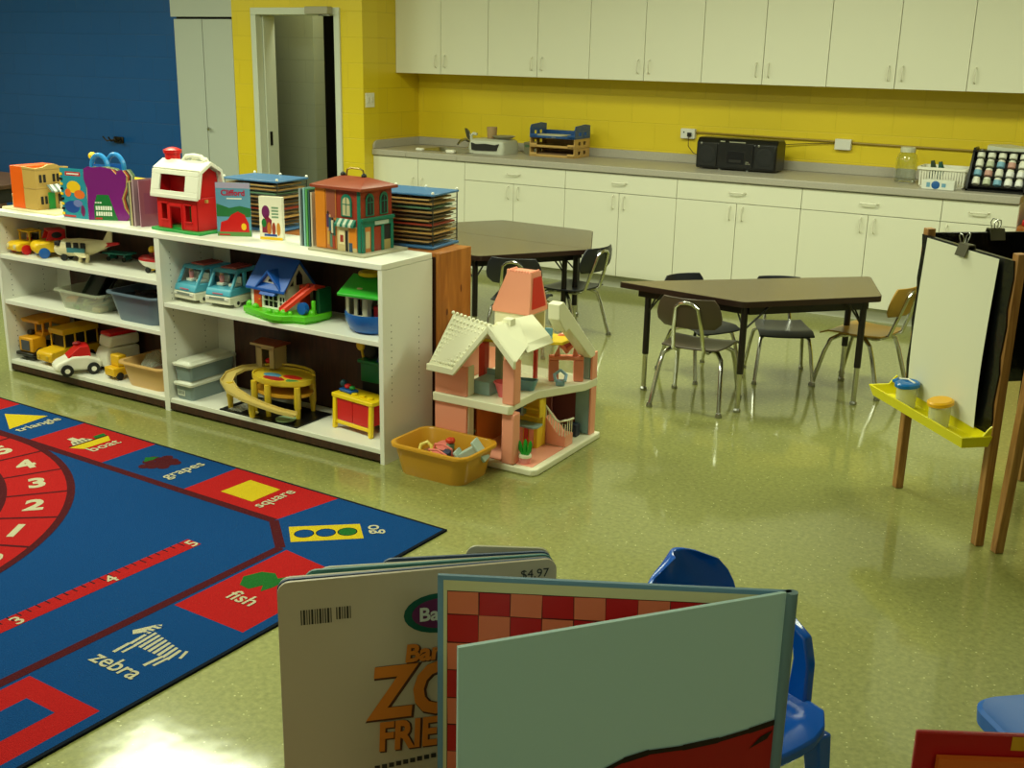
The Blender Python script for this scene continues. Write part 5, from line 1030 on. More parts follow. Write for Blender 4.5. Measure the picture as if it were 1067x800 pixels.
b = B(); b.lathe([(0.014, 0), (0.014, 0.003), (0.006, 0.004)], (-0.03, -0.085, 0.190), P('button_cream', (220, 190, 140)), seg=14); b.obj('button', t)
b = B(); b.tube([(-0.03+0.045*cos(q*pi/10), 0.0+0.045*sin(q*pi/10), 0.242) for q in range(20)], 0.010, Y_, 8, closed=True); b.obj('ring', t)
# ------------------------------------------------------------ right bay, bottom shelf
clr = M('clear_box_plastic', (150, 170, 170), rough=0.2, alpha=0.62)
def lidded(z, label, dark_=False):
    t = thing('storage_box', label, 'box', sh(1.236, 0.17, z), SA)
    W_, D_ = 0.122, 0.305
    def R(wk, dk, z_): return [(p[0], p[1], z_) for p in rrect(wk, dk, 0.015)]
    b = B(); b.loft([R(W_*0.86, D_*0.92, 0), R(W_*0.94, D_*0.96, 0.072), R(W_*0.90, D_*0.94, 0.072), R(W_*0.82, D_*0.9, 0.004)], clr); b.obj('box_body', t)
    b = B(); b.loft([R(W_+0.006, D_+0.006, 0.0725), R(W_+0.008, D_+0.008, 0.083), R(W_-0.01, D_-0.01, 0.088), R(W_-0.02, D_-0.02, 0.086), R(W_-0.035, D_-0.035, 0.096), R(W_-0.04, D_-0.04, 0.096)], P('lid_white', (214, 216, 200))); b.obj('lid', t)
    return t
t = lidded(ZC, 'clear box with white lid and paper label, lower of the two stacked by the divider')
b = B(); b.box((-0.02, -0.1435, 0.036), (0.05, 0.0015, 0.035), M('label_paper', (200, 205, 190)))
for k in range(5): b.box((-0.038+0.009*k, -0.1446, 0.036), (0.005, 0.0008, 0.018), M('label_ink', (110, 120, 110)))
b.obj('paper_label', t)
lidded(ZC+0.0965, 'clear box with white lid, upper of the two stacked by the divider')
for k in range(10):
    b = B(); b.box((0, 0, 0.008), (0.028, 0.045, 0.016), P('brick_piece_%d' % (k % 5), ((60, 100, 130), (150, 130, 90), (90, 60, 50), (130, 150, 150), (60, 60, 64))[k % 5]), R=Rz(0.4*k))
    tag(b.obj('toy_piece', bev=0.002), 'small toy piece inside the lower clear box', 'toy piece', sh(1.236+0.022*(1 if k % 2 else -1), 0.075+0.045*(k//2), ZC+0.006+0.02*(k % 3 == 0)), 0, group='pieces inside the lower clear box')
# dark game board under the garage
b = B(); b.bb(-0.24, 0.24, -0.075, 0.17, 0, 0.006, black)
for k in range(6): b.box((-0.20+0.014*k, 0.045, 0.0062), (0.006, 0.20, 0.001), M('board_stripe', (200, 200, 185)))
tag(b.obj('game_board', bev=0.001), 'black game board with white stripes lying under the toy garage', 'game board', sh(0.745, 0.085, ZC), SA)
b = B(); b.lathe([(0.036, 0), (0.046, 0.004), (0.047, 0.009), (0.040, 0.011), (0.003, 0.012)], (0, 0, 0), P('pale_green', (150, 180, 140)), seg=28); tag(b.obj('toy_disc'), 'pale green disc on the black board at the shelf edge', 'disc', sh(0.61, 0.055, ZC+0.0068), 0)
b = B(); b.lathe([(0.022, 0), (0.024, 0.004), (0.003, 0.006)], (0, 0, 0), P('butter', (220, 210, 130)), seg=18); tag(b.obj('toy_disc'), 'small butter-yellow disc on the black board under the ramp', 'disc', sh(0.80, 0.045, ZC+0.0068), 0)
# toy parking garage
GY = P('garage_yellow', (222, 190, 50)); GR = P('ramp_tan', (206, 182, 104))
t = st('toy_garage', 'yellow toy parking garage with curved ramp and tan booth on the bottom shelf', 'toy garage', 0.765, 0.165, ZC+0.0068); t.scale = (1.24, 1.1, 1.0)
def kid(k, z, dx=0): return [(dx+0.04+0.135*k*cos(2*pi*q/24)*(1.0), 0.0+0.105*k*sin(2*pi*q/24)+(0.0), z) for q in range(24)]
b = B(); b.loft([kid(0.96, 0.150), kid(1.0, 0.156), kid(1.0, 0.178), kid(0.95, 0.178), kid(0.94, 0.170)], GY)
b.tube([(0.04+0.13*cos(a*pi/9), 0.10*sin(a*pi/9), 0.190) for a in range(1, 9)], 0.006, GY, 8); b.obj('upper_deck', t)
b = B(); b.loft([kid(0.88, 0.092), kid(0.92, 0.096), kid(0.92, 0.108), kid(0.86, 0.108)], P('garage_amber', (206, 150, 40))); b.obj('lower_deck', t)
for nm, cx0, cy0, rx0, ry0, mm in (('blue_spot', 0.0, -0.02, 0.04, 0.024, P('print_sky', (80, 150, 190))), ('red_spot', 0.085, 0.0, 0.045, 0.022, P('print_bright_red', (214, 40, 36))), ('maroon_spot', 0.035, -0.055, 0.05, 0.022, P('print_crimson', (170, 36, 40))), ('green_spot', 0.12, -0.045, 0.03, 0.018, P('print_leaf', (70, 140, 80)))):
    b = B(); b.lathe([(1, 0.1702), (1, 0.172), (0.1, 0.1721)], (0, 0, 0), mm, seg=20); b.v = [(cx0+v[0]*rx0, cy0+v[1]*ry0, v[2]) for v in b.v]; b.obj(nm, t)
for x, y in ((-0.04, -0.085), (0.04, -0.10), (0.15, -0.055), (-0.08, 0.04), (0.13, 0.065)):
    b = B(); b.lathe([(0.009, 0.0), (0.012, 0.045), (0.014, 0.05), (0.013, 0.152)], (x, y, 0), GY, seg=12); b.obj('leg', t)
for x, y in ((-0.155, -0.10),):
    b = B(); b.lathe([(0.010, 0.0), (0.013, 0.05), (0.015, 0.055), (0.014, 0.125)], (x, y, 0), GY, seg=12); b.obj('leg', t)
for x, y in ((0.0, -0.15),):
    b = B(); b.lathe([(0.010, 0.0), (0.014, 0.03), (0.016, 0.074)], (x, y, 0), GY, seg=12); b.obj('leg', t)
# ramp: ribbon swept along a curve
path = [(-0.07, 0.065, 0.170), (-0.125, 0.05, 0.168), (-0.175, 0.01, 0.158), (-0.19, -0.05, 0.143), (-0.165, -0.105, 0.125), (-0.10, -0.145, 0.105), (-0.02, -0.16, 0.087), (0.06, -0.155, 0.070), (0.13, -0.14, 0.055), (0.19, -0.12, 0.046)]
b = B(); rings = []
for k, p in enumerate(path):
    p = Vector(p); a = Vector(path[min(k+1, len(path)-1)])-Vector(path[max(k-1, 0)]); a.z = 0; a.normalize(); n = Vector((-a.y, a.x, 0)); h = 0.026 if k < 7 else 0.022
    cs = [(-h, -0.004), (h, -0.004), (h, 0.010), (h-0.004, 0.010), (h-0.004, 0.0), (-h+0.004, 0.0), (-h+0.004, 0.010), (-h, 0.010)]
    rings.append([tuple(p+n*u_+Vector((0, 0, v_))) for u_, v_ in cs])
b.loft(rings, GR); b.obj('ramp', t, smooth=50)
b = B(); tb = P('booth_tan', (190, 170, 120)); bx0, bx1, by0, by1 = -0.125, -0.03, 0.03, 0.11
b.bb(bx0, bx0+0.03, by0, by0+0.005, 0.179, 0.285, tb); b.bb(bx1-0.025, bx1, by0, by0+0.005, 0.179, 0.285, tb); b.bb(bx0, bx1, by0, by0+0.005, 0.268, 0.285, tb); b.bb(bx0, bx0+0.005, by0, by1, 0.179, 0.285, tb); b.bb(bx1-0.005, bx1, by0, by1, 0.179, 0.285, tb); b.bb(bx0, bx1, by1-0.005, by1, 0.179, 0.285, dark)
b.obj('booth', t)
b = B(); b.prism([(by0-0.012, 0.2855), (by1+0.012, 0.2855), (by1+0.012, 0.292), (0.085, 0.305), (by0-0.012, 0.292)], bx0-0.012, bx1+0.012, P('booth_roof', (130, 64, 44)), axis='x'); b.bb(bx0-0.014, bx1+0.014, by0-0.016, by0-0.0125, 0.284, 0.294, tb); b.obj('booth_roof', t)
b = B(); b.ball((-0.08, 0.055, 0.205), 0.014, R_); b.obj('pump', t)
# toy workbench
t = st('toy_workbench', 'yellow toy workbench with red drawers on the bottom shelf', 'toy workbench', 0.255, 0.165, ZC, -0.13)
YW_ = P('bench_yellow', (240, 206, 20))
b = B(); b.bb(-0.13, 0.13, -0.06, 0.06, 0.145, 0.165, YW_)
for x in (-0.125, 0.105):
    b.prism([(-0.065, 0.0), (-0.045, 0.0), (-0.04, 0.145), (-0.058, 0.145)], x, x+0.02, YW_, axis='x'); b.prism([(0.045, 0.0), (0.065, 0.0), (0.058, 0.145), (0.04, 0.145)], x, x+0.02, YW_, axis='x')
b.bb(-0.12, 0.12, -0.055, -0.045, 0.022, 0.04, YW_); b.bb(-0.12, 0.12, 0.045, 0.055, 0.022, 0.04, YW_); b.obj('frame', t, bev=0.004)
for x0, x1 in ((-0.102, -0.003), (0.0, 0.102)):
    b = B(); b.bb(x0, x1, -0.053, 0.05, 0.042, 0.143, R_); b.obj('drawer', t, bev=0.003)
b = B(); 
for x in (-0.02, 0.03, 0.08): b.lathe([(0.014, 0.1655), (0.014, 0.172), (0.008, 0.173)], (x, -0.02, 0), YW_, seg=12)
b.obj('pegs', t)
t = st('toy_tool', 'small blue toy with red and teal knobs on the yellow workbench', 'toy', 0.325, 0.165, ZC+0.166, -0.2)
b = B(); b.box((0, 0, 0.008), (0.085, 0.045, 0.014), BL_); b.obj('base', t, bev=0.004)
b = B(); b.ball((-0.005, 0, 0.026), (0.018, 0.016, 0.012), R_, 12, 8); b.obj('red_knob', t)
b = B(); b.ball((-0.035, 0, 0.034), (0.016, 0.016, 0.018), P('toy_petrol', (20, 80, 100)), 12, 8); b.obj('teal_knob', t)
b = B(); b.ball((0.025, 0, 0.024), (0.014, 0.014, 0.01), G_, 12, 8); b.obj('green_knob', t)
t = st('toy_stand', 'green and blue toy stand with yellow knob behind the yellow workbench', 'toy', 0.235, 0.285, ZC)
DG = P('toy_deep_green', (24, 110, 58))
b = B(); b.bb(-0.085, 0.06, -0.03, 0.04, 0.0, 0.20, dark); b.obj('lower_block', t)
b = B(); b.bb(-0.085, 0.05, -0.04, 0.04, 0.2005, 0.285, DG); b.bb(-0.10, 0.12, -0.045, 0.045, 0.2855, 0.30, DG); b.obj('green_box', t, bev=0.003)
b = B(); b.prism([(0.0, 0.3005), (0.12, 0.3005), (0.12, 0.37), (0.03, 0.37)], -0.035, 0.04, P('toy_navy', (22, 66, 120)), axis='y'); b.obj('blue_box', t, bev=0.003)
b = B(); b.cyl((-0.10, 0, 0.30), (-0.11, 0, 0.34), 0.006, Y_, 8); b.ball((-0.115, 0, 0.352), (0.024, 0.012, 0.024), Y_, 14, 8); b.obj('yellow_knob', t)
b = B(); b.ball((-0.05, -0.005, 0.335), (0.035, 0.03, 0.034), dark, 12, 8); b.obj('dark_ball', t)
# ------------------------------------------------------------ mustard tub with doll furniture on the floor
t = bin_('plastic_tub', 'mustard yellow plastic tub of doll furniture on the floor by the dollhouse', 'tub', (-2.491, 3.692, 0.0), -0.02, 0.395, 0.285, 0.135, P('mustard_plastic', (206, 150, 40), rough=0.3), rad=0.055, taper=0.86, rim=0.012, rimh=0.014)
TX, TY, TZ = -2.491, 3.692, 0.006
def pile(name, label, cat, dx, dy, dz, build, rz=0, rx=0, ry=0):
    o = thing(name, label, cat, (TX+dx, TY+dy, TZ+dz), rz, None, rx, ry); build(o); return o
pb = P('doll_pale_blue', (176, 200, 190)); dp = P('doll_pink', (236, 130, 120)); dpy = P('doll_yellow', (236, 220, 110))
def f(o):
    b = B(); b.bb(-0.05, 0.05, -0.03, 0.03, 0.0, 0.012, pb); b.obj('top', o, bev=0.003)
    b = B(); b.bb(-0.03, 0.03, -0.022, 0.022, 0.0125, 0.10, pb); b.obj('cabinet', o, bev=0.003)
    b = B(); b.bb(-0.05, 0.05, -0.03, 0.03, 0.1005, 0.112, pb); b.obj('foot', o, bev=0.003)
pile('doll_sink', 'pale blue doll washstand tipped over in the mustard tub', 'doll furniture', 0.075, 0.02, 0.055, f, 0.3, 0.15, 0.95)
def f(o):
    b = B(); b.lathe([(0.036, 0), (0.04, 0.004), (0.036, 0.008), (0.003, 0.008)], (0, 0, 0), dp, seg=20); b.obj('table_top', o)
    b = B(); b.lathe([(0.008, -0.04), (0.006, -0.001)], (0, 0, 0), dp, seg=10); b.obj('pedestal', o)
pile('doll_table', 'round pink doll table in the mustard tub', 'doll furniture', -0.035, 0.06, 0.085, f, 0, 0.2, 0.1)
def f(o):
    b = B(); b.tube([(-0.03, 0, 0), (-0.025, 0, 0.045), (0, 0, 0.06), (0.02, 0, 0.045), (0.03, 0, 0)], 0.008, dpy); b.obj('back', o)
    b = B(); b.box((0, -0.025, 0.0), (0.055, 0.045, 0.01), dpy); b.obj('seat', o, bev=0.004)
pile('doll_chair', 'pale yellow doll chair lying in the mustard tub', 'doll furniture', -0.075, -0.03, 0.06, f, 0.4, -0.3, 0.1)
def f(o):
    b = B(); b.tube([(-0.045, 0, 0), (-0.04, 0, 0.03), (0, 0, 0.042), (0.04, 0, 0.03), (0.045, 0, 0)], 0.005, dp); b.tube([(-0.045, 0.05, 0), (-0.04, 0.05, 0.03), (0, 0.05, 0.042), (0.04, 0.05, 0.03), (0.045, 0.05, 0)], 0.005, dp); b.obj('rail', o)
    b = B(); b.box((0, 0.025, 0.0), (0.09, 0.055, 0.008), dp); b.obj('seat', o, bev=0.003)
    b = B(); b.box((0.03, 0.025, 0.02), (0.03, 0.03, 0.03), M('doll_slate', (50, 56, 84))); b.obj('cushion', o, bev=0.004)
pile('doll_bench', 'pink doll bench with dark cushion in the mustard tub', 'doll furniture', 0.0, -0.05, 0.07, f, 0.1, 0.2, 0.15)
def f(o):
    b = B(); b.lathe([(0.014, 0), (0.018, 0.025), (0.003, 0.028)], (0, 0, 0), P('pot_sage', (130, 170, 140)), seg=12); b.obj('pot', o)
    b = B()
    for k in range(5): b.ball((0.010*cos(k*1.26), 0.010*sin(k*1.26), 0.042), 0.012, P('flower_red', (210, 60, 30)), 10, 6)
    b.obj('flowers', o)
pile('doll_flower_pot', 'tiny red flowers in a green pot in the mustard tub', 'doll furniture', 0.01, 0.035, 0.085, f)
b = B(); b.box((0, 0, 0.03), (0.27, 0.17, 0.06), P('tub_filler_toys', (150, 104, 60), rough=0.6)); tag(b.obj('cardboard_tray', bev=0.01), 'flat tan tray under the doll furniture in the mustard tub', 'tray', (TX, TY, TZ), -0.02)

# ------------------------------------------------------------ dollhouse
DHX, DHY = -2.38, 4.15
t = thing('dollhouse', 'pink and white plastic dollhouse with open rooms on the floor', 'dollhouse', (DHX, DHY, 0), 0)
dw = P('dollhouse_white', (238, 236, 208)); ds = P('dollhouse_salmon', (247, 164, 138)); dbl = P('dollhouse_blue_grey', (150, 180, 180)); dred = P('dollhouse_red', (220, 70, 56)); dyw = P('dollhouse_yellow', (240, 205, 50))
def W(x, y): return (x-DHX, y-DHY)
x0, y0 = W(-2.63, 3.845); x1, y1 = W(-2.135, 4.46)
b = B(); b.prism([(x0, y0), (x1-0.02, y0), (x1, y0+0.02), (x1, y1), (x0, y1)], 0, 0.03, dw); b.obj('base', t, bev=0.006)
b = B(); b.bb(*[W(-2.60, 0)[0], W(-2.165, 0)[0]], W(0, 3.875)[1], W(0, 4.16)[1], 0.0302, 0.033, P('dollhouse_floor_pink', (240, 164, 140))); b.obj('floor_inlay', t)
# first floor slab
b = B(); sl_ = [W(-2.645, 3.83), W(-2.262, 3.83), W(-2.25, 3.85), W(-2.27, 3.90), W(-2.272, 4.10), W(-2.155, 4.33), W(-2.15, 4.44), W(-2.645, 4.44)]
b.prism(sl_, 0.256, 0.294, dw); b.obj('upper_floor', t, bev=0.004)
# walls and columns
def dh(nm, x0, x1, y0, y1, z0, z1, m_, bev=0.002):
    b = B(); (a, c), (d, e) = W(x0, y0), W(x1, y1); b.bb(a, d, c, e, z0, z1, m_); return b.obj(nm, t, bev=bev)
dh('front_wall', -2.64, -2.478, 3.842, 3.856, 0.031, 0.2555, ds); dh('front_wall', -2.64, -2.478, 3.842, 3.856, 0.2945, 0.425, ds)
dh('side_wall', -2.485, -2.475, 3.857, 3.90, 0.031, 0.2555, dw); dh('side_wall', -2.485, -2.475, 3.857, 3.90, 0.2945, 0.425, dw)
dh('side_wall', -2.64, -2.628, 3.857, 4.44, 0.031, 0.2555, ds); dh('side_wall', -2.64, -2.628, 3.857, 4.44, 0.2945, 0.425, ds)
dh('back_wall', -2.50, -2.31, 4.30, 4.31, 0.031, 0.2555, P('dollhouse_mauve', (160, 90, 90)))
dh('back_wall', -2.62, -2.17, 4.425, 4.438, 0.031, 0.2555, P('dollhouse_mauve', (160, 90, 90)))
dh('inner_wall', -2.50, -2.49, 3.95, 4.30, 0.031, 0.2555, P('dollhouse_amber', (214, 120, 50)))
dh('red_post', -2.53, -2.50, 4.02, 4.06, 0.2945, 0.49, dred); dh('red_post', -2.385, -2.37, 4.25, 4.27, 0.2945, 0.47, dred)
dh('corner_column', -2.305, -2.245, 3.848, 3.905, 0.031, 0.2555, ds, 0.006); dh('corner_column', -2.305, -2.245, 3.848, 3.905, 0.2945, 0.485, ds, 0.006)
dh('rear_column', -2.235, -2.165, 4.39, 4.43, 0.031, 0.2555, dbl, 0.003); dh('rear_column', -2.235, -2.165, 4.385, 4.43, 0.2945, 0.42, dbl, 0.003)
dh('pink_strip', -2.162, -2.152, 4.385, 4.435, 0.031, 0.2555, ds); dh('pink_strip', -2.162, -2.152, 4.385, 4.435, 0.2945, 0.42, ds)
# window panes
pn_ = M('dollhouse_clear_pane', (220, 225, 205), rough=0.08, alpha=0.3)
dh('window_pane', -2.475, -2.31, 4.30, 4.304, 0.2945, 0.54, pn_, 0); dh('window_pane', -2.42, -2.39, 3.98, 4.0, 0.2945, 0.52, M('dollhouse_grey_green', (130, 140, 110)), 0)
dh('window_pane', -2.36, -2.24, 4.425, 4.43, 0.2945, 0.52, pn_, 0)
# front gable roof: two slopes with shingle studs, ridge running back left
PK = Vector((-2.332, 3.79, 0.635)); PB = Vector((-2.585, 3.90, 0.635)); EL = Vector((-2.505, 3.79, 0.425)); EB = Vector((-2.645, 3.80, 0.425))
def slabq(b, q, th, m_):
    n = (q[1]-q[0]).cross(q[3]-q[0]).normalized()*th; o_ = Vector((DHX, DHY, 0))
    if n.z < 0: n = -n
    b.loft([[tuple(p-o_) for p in q], [tuple(p-o_-n) for p in q]], m_)
b = B(); q = [PB, EB, EL, PK]; slabq(b, q, 0.012, dw)
n = (q[1]-q[0]).cross(q[3]-q[0]).normalized(); o_ = Vector((DHX, DHY, 0)); n = -n if n.z < 0 else n
for i in range(1, 11):
    for j in range(1, 10):
        f_, g_ = i/11, j/10; p = (PB.lerp(EB, f_)).lerp(PK.lerp(EL, f_), g_); b.ball(tuple(p-o_+n*0.002), 0.0072, dw, 8, 5)
for j in range(10): b.ball(tuple(PB.lerp(PK, j/9)-o_+Vector((0, 0, 0.006))), 0.008, dw, 8, 5)
b.obj('roof_slope', t, smooth=40)
def beam(nm, pts, w_, h_, m_, dirv):
    b = B(); rings = []
    for p in pts:
        p = Vector(p)-o_; d = Vector(dirv)*w_
        rings.append([tuple(p), tuple(p+d), tuple(p+d+Vector((0, 0, -h_))), tuple(p+Vector((0, 0, -h_)))])
    b.loft(rings, m_); return b.obj(nm, t, bev=0.003)
beam('eave_fascia', [EB+Vector((0, -0.005, 0.008)), EL+Vector((0, -0.005, 0.008))], 0.012, 0.03, dw, (0, -1, 0))
beam('gable_rake', [EL+Vector((0, 0, 0.01)), PK+Vector((0, 0, 0.01))], 0.02, 0.035, dw, (0, -1, 0))
beam('gable_rake', [PK+Vector((0, 0, 0.01)), Vector((-2.205, 3.79, 0.51))], 0.02, 0.035, dw, (0, -1, 0))
b = B(); slabq(b, [Vector((-2.205, 3.79, 0.505)), Vector((-2.225, 3.92, 0.545)), Vector((-2.32, 4.0, 0.63)), PK], 0.012, dw); b.obj('roof_slope', t)
# right roof strip up to the tower, facing +x
b = B(); slabq(b, [Vector((-2.24, 3.90, 0.548)), Vector((-2.215, 4.085, 0.558)), Vector((-2.31, 4.10, 0.632)), Vector((-2.36, 3.88, 0.632))], 0.02, dw); slabq(b, [Vector((-2.215, 3.90, 0.52)), Vector((-2.195, 4.085, 0.528)), Vector((-2.215, 4.085, 0.558)), Vector((-2.24, 3.90, 0.548))], 0.012, dw); b.obj('side_roof', t)
b = B(); c_, d_ = W(-2.325, 3.93); b.bb(c_-0.02, c_+0.02, d_-0.02, d_+0.02, 0.54, 0.645, dw); b.obj('chimney', t, bev=0.002)
b = B(); slabq(b, [Vector((-2.585, 3.90, 0.635)), Vector((-2.34, 3.83, 0.635)), Vector((-2.34, 4.12, 0.47)), Vector((-2.62, 4.15, 0.45))], 0.010, dw); b.obj('rear_roof', t)
# right gable beam over the back bay
b = B(); o_ = Vector((DHX, DHY, 0))
yz = [(4.035, 0.705), (4.075, 0.712), (4.395, 0.435), (4.395, 0.41), (4.355, 0.405), (4.13, 0.585), (4.10, 0.575), (4.04, 0.64)]
b.prism([(y-DHY, z) for y, z in yz], W(-2.20, 0)[0], W(-2.145, 0)[0], dw, axis='x')
for k in range(7):
    f_ = (k+0.3)/7; b.box((W(-2.172, 0)[0], 4.075+0.32*f_-DHY, 0.714-0.277*f_), (0.05, 0.006, 0.006), dw)
b.obj('gable_beam', t, bev=0.004)
# tower
b = B(); tx0, tx1, ty0, ty1 = W(-2.535, 0)[0], W(-2.345, 0)[0], W(0, 4.135)[1], W(0, 4.30)[1]
b.bb(tx0+0.008, tx1-0.008, ty0+0.008, ty1-0.002, 0.52, 0.612, dw); b.obj('tower_base', t, bev=0.002)
b = B()
b.loft([[(tx0, ty0, 0.6125), (tx1, ty0, 0.6125), (tx1, ty1, 0.6125), (tx0, ty1, 0.6125)], [(tx0, ty0, 0.63), (tx1, ty0, 0.63), (tx1, ty1, 0.63), (tx0, ty1, 0.63)], [(tx0+0.05, ty0+0.035, 0.78), (tx1-0.015, ty0+0.035, 0.78), (tx1-0.015, ty1-0.04, 0.78), (tx0+0.05, ty1-0.04, 0.78)], [(tx0+0.05, ty0+0.035, 0.792), (tx1-0.015, ty0+0.035, 0.792), (tx1-0.015, ty1-0.04, 0.792), (tx0+0.05, ty1-0.04, 0.792)]], ds)
for k in range(9): b.ball((tx0+0.055+k*0.0145, ty0+0.04, 0.794), 0.007, ds, 8, 5)
for k in range(4): b.ball((tx1-0.02, ty0+0.055+k*0.017, 0.794), 0.007, ds, 8, 5); b.ball((tx0+0.058, ty0+0.055+k*0.017, 0.794), 0.007, ds, 8, 5)
b.obj('tower_roof', t, bev=0.002)
b = B(); b.add([(tx1+0.0010-0.013*g, yy, zz) for yy, zz, g in ((ty0+0.02, 0.635, 0.05), (ty1-0.02, 0.635, 0.05), (ty1-0.045, 0.77, 0.93), (ty0+0.048, 0.77, 0.93))], [(0, 1, 2, 3)], P('tower_inside_red', (214, 50, 44))); b.obj('tower_opening', t)
b = B(); b.bb(tx1-0.007, tx1-0.0055, ty0+0.02, ty1-0.02, 0.525, 0.605, P('tower_window_grey', (170, 160, 110))); b.obj('tower_window', t)
b = B(); yb = [W(-2.53, 4.05), W(-2.30, 4.15), W(-2.21, 4.20), W(-2.21, 4.32), W(-2.53, 4.32)]
b.prism(yb, 0.487, 0.502, dyw); b.obj('attic_floor', t, bev=0.003)
# stairs with banister
b = B(); o_ = Vector((DHX, DHY, 0))
sx0, sx1 = W(-2.27, 0)[0], W(-2.165, 0)[0]; sy = W(0, 4.17)[1]; sy2 = W(0, 4.24)[1]
b.prism([(sx0, 0.0305), (sx1, 0.0305), (sx1, 0.085), (sx1-0.04, 0.085), (sx0, 0.16)], sy, sy2, ds, axis='y'); b.obj('stairs', t, bev=0.002)
b = B(); bpts = [(sx0, sy, 0.21), (sx0+0.05, sy, 0.155), (sx0+0.07, sy, 0.145), (sx1-0.01, sy, 0.155), (sx1, sy+0.02, 0.155), (sx1, sy2, 0.15)]
b.tube(bpts, 0.005, dw, 6)
for k in range(8):
    f_ = k/7; x = sx0+0.005+(sx1-sx0-0.008)*f_; zt2 = 0.205-0.06*min(1, f_*1.6); zb2 = max(0.085, 0.16-0.075*f_*1.4)
    b.cyl((x, sy, zb2-0.004), (x, sy, zt2-0.005), 0.0022, dw, 5)
for k in range(3): b.cyl((sx1-0.002, sy+0.02+0.02*k, 0.08), (sx1-0.002, sy+0.02+0.02*k, 0.152), 0.0022, dw, 5)
b.obj('banister', t)
# kitchen unit
kx0, kx1, ky = W(-2.40, 0)[0], W(-2.262, 0)[0], W(0, 4.135)[1]
b = B(); b.bb(kx0, kx1, ky, ky+0.025, 0.033, 0.25, dyw); b.bb(kx0, kx1, ky-0.05, ky, 0.033, 0.125, dyw); b.bb(kx0+0.055, kx1, ky-0.03, ky, 0.20, 0.206, dyw); b.bb(kx0+0.055, kx1, ky-0.03, ky, 0.165, 0.171, dyw); b.bb(kx1-0.006, kx1, ky-0.03, ky, 0.165, 0.25, dyw); k_ = b.obj('kitchen_unit', t, bev=0.002)
b = B(); b.prism([(kx0, ky-0.07), (kx1-0.01, ky-0.075), (kx1+0.004, ky-0.05), (kx1, ky), (kx0, ky)], 0.1255, 0.135, dbl); b.obj('counter', t, bev=0.003)
b = B(); b.bb(kx0+0.002, kx0+0.052, ky-0.03, ky-0.001, 0.165, 0.215, dbl); b.bb(kx0+0.01, kx0+0.042, ky-0.0315, ky-0.0303, 0.172, 0.205, M('doll_navy', (30, 60, 110))); b.obj('oven', t)
b = B()
for k, x in enumerate((kx0+0.045, kx0+0.072, kx0+0.099)): b.bb(x, x+0.022, ky-0.053, ky-0.0505, 0.04, 0.118, (ds, dred, ds)[k])
b.obj('cupboard_doors', t)
# doll furniture inside (things of their own)
def dthing(nm, lb, x, y, z, rz=0): return thing(nm, lb, 'doll furniture', (x, y, z), rz)
q = dthing('doll_plant', 'green cactus in a pink and white pot at the front corner of the dollhouse', -2.215, 3.90, 0.0332)
b = B(); b.lathe([(0.020, 0), (0.026, 0.03), (0.026, 0.036), (0.003, 0.034)], (0, 0, 0), PINK, seg=16); b.lathe([(0.0285, 0.028), (0.0285, 0.038), (0.0275, 0.038)], (0, 0, 0), dw, seg=16); b.obj('pot', q)
b = B(); pg_ = P('plant_green', (20, 150, 40))
for dx, h_ in ((-0.016, 0.05), (0, 0.062), (0.014, 0.058)): b.tube([(dx*0.4, 0, 0.03), (dx*1.4, 0, 0.06), (dx*1.7, 0.0, 0.03+h_), (dx*1.8, 0, 0.045+h_)], [0.007, 0.010, 0.009, 0.003], pg_, 8)
b.obj('leaves', q)
q = dthing('doll_bed', 'pale blue-grey doll bed on the left of the dollhouse upper floor', -2.45, 3.94, 0.2945)
b = B(); b.bb(-0.045, 0.045, -0.03, 0.09, 0, 0.06, dbl); b.obj('bed_base', q, bev=0.004)
b = B(); b.bb(-0.045, 0.045, 0.0905, 0.10, 0, 0.085, dbl); b.obj('headboard', q, bev=0.004)
q = dthing('doll_bathtub', 'pink doll bathtub beside the dollhouse corner column', -2.35, 3.945, 0.2945)
def tubr(k, z): return [(0.052*k*cos(2*pi*i/20), 0.038*k*sin(2*pi*i/20), z) for i in range(20)]
b = B(); b.loft([tubr(0.55, 0), tubr(0.6, 0.012), tubr(0.85, 0.05), tubr(1.0, 0.062), tubr(0.95, 0.066), tubr(0.78, 0.05), tubr(0.5, 0.018)], P('doll_hot_pink', (240, 110, 120))); b.obj('basin', q)
q = dthing('doll_cradle', 'slate blue doll cradle on the dollhouse upper floor', -2.325, 4.09, 0.2945, 0.3)
b = B(); b.loft([[(p[0]*k, p[1]*k, z) for p in rrect(0.10, 0.06, 0.02)] for k, z in ((0.7, 0), (0.95, 0.035), (1.0, 0.045), (0.85, 0.045), (0.6, 0.015))], P('doll_blue', (110, 160, 180))); b.obj('cradle_body', q)
b = B(); b.tube([(-0.045, -0.02, 0.045), (-0.048, -0.015, 0.065), (-0.048, 0.015, 0.065), (-0.045, 0.02, 0.045)], 0.008, P('doll_blue', (110, 160, 180))); b.obj('hood', q)
q = dthing('doll_vanity', 'salmon doll dresser with a heart shaped mirror on the dollhouse upper floor', -2.25, 4.315, 0.2945, 0.55); q.scale = (1.12, 1.12, 1.15)
b = B(); b.bb(-0.07, -0.03, -0.02, 0.02, 0, 0.085, SAL); b.bb(0.03, 0.07, -0.02, 0.02, 0, 0.085, SAL); b.bb(-0.07, 0.07, -0.02, 0.02, 0.0855, 0.10, SAL); b.obj('dresser', q, bev=0.004)
b = B(); hp = [(0.038*(16*sin(a)**3)/16, 0.155+0.036*(13*cos(a)-5*cos(2*a)-2*cos(3*a)-cos(4*a))/15) for a in [2*pi*k/28 for k in range(28)]]
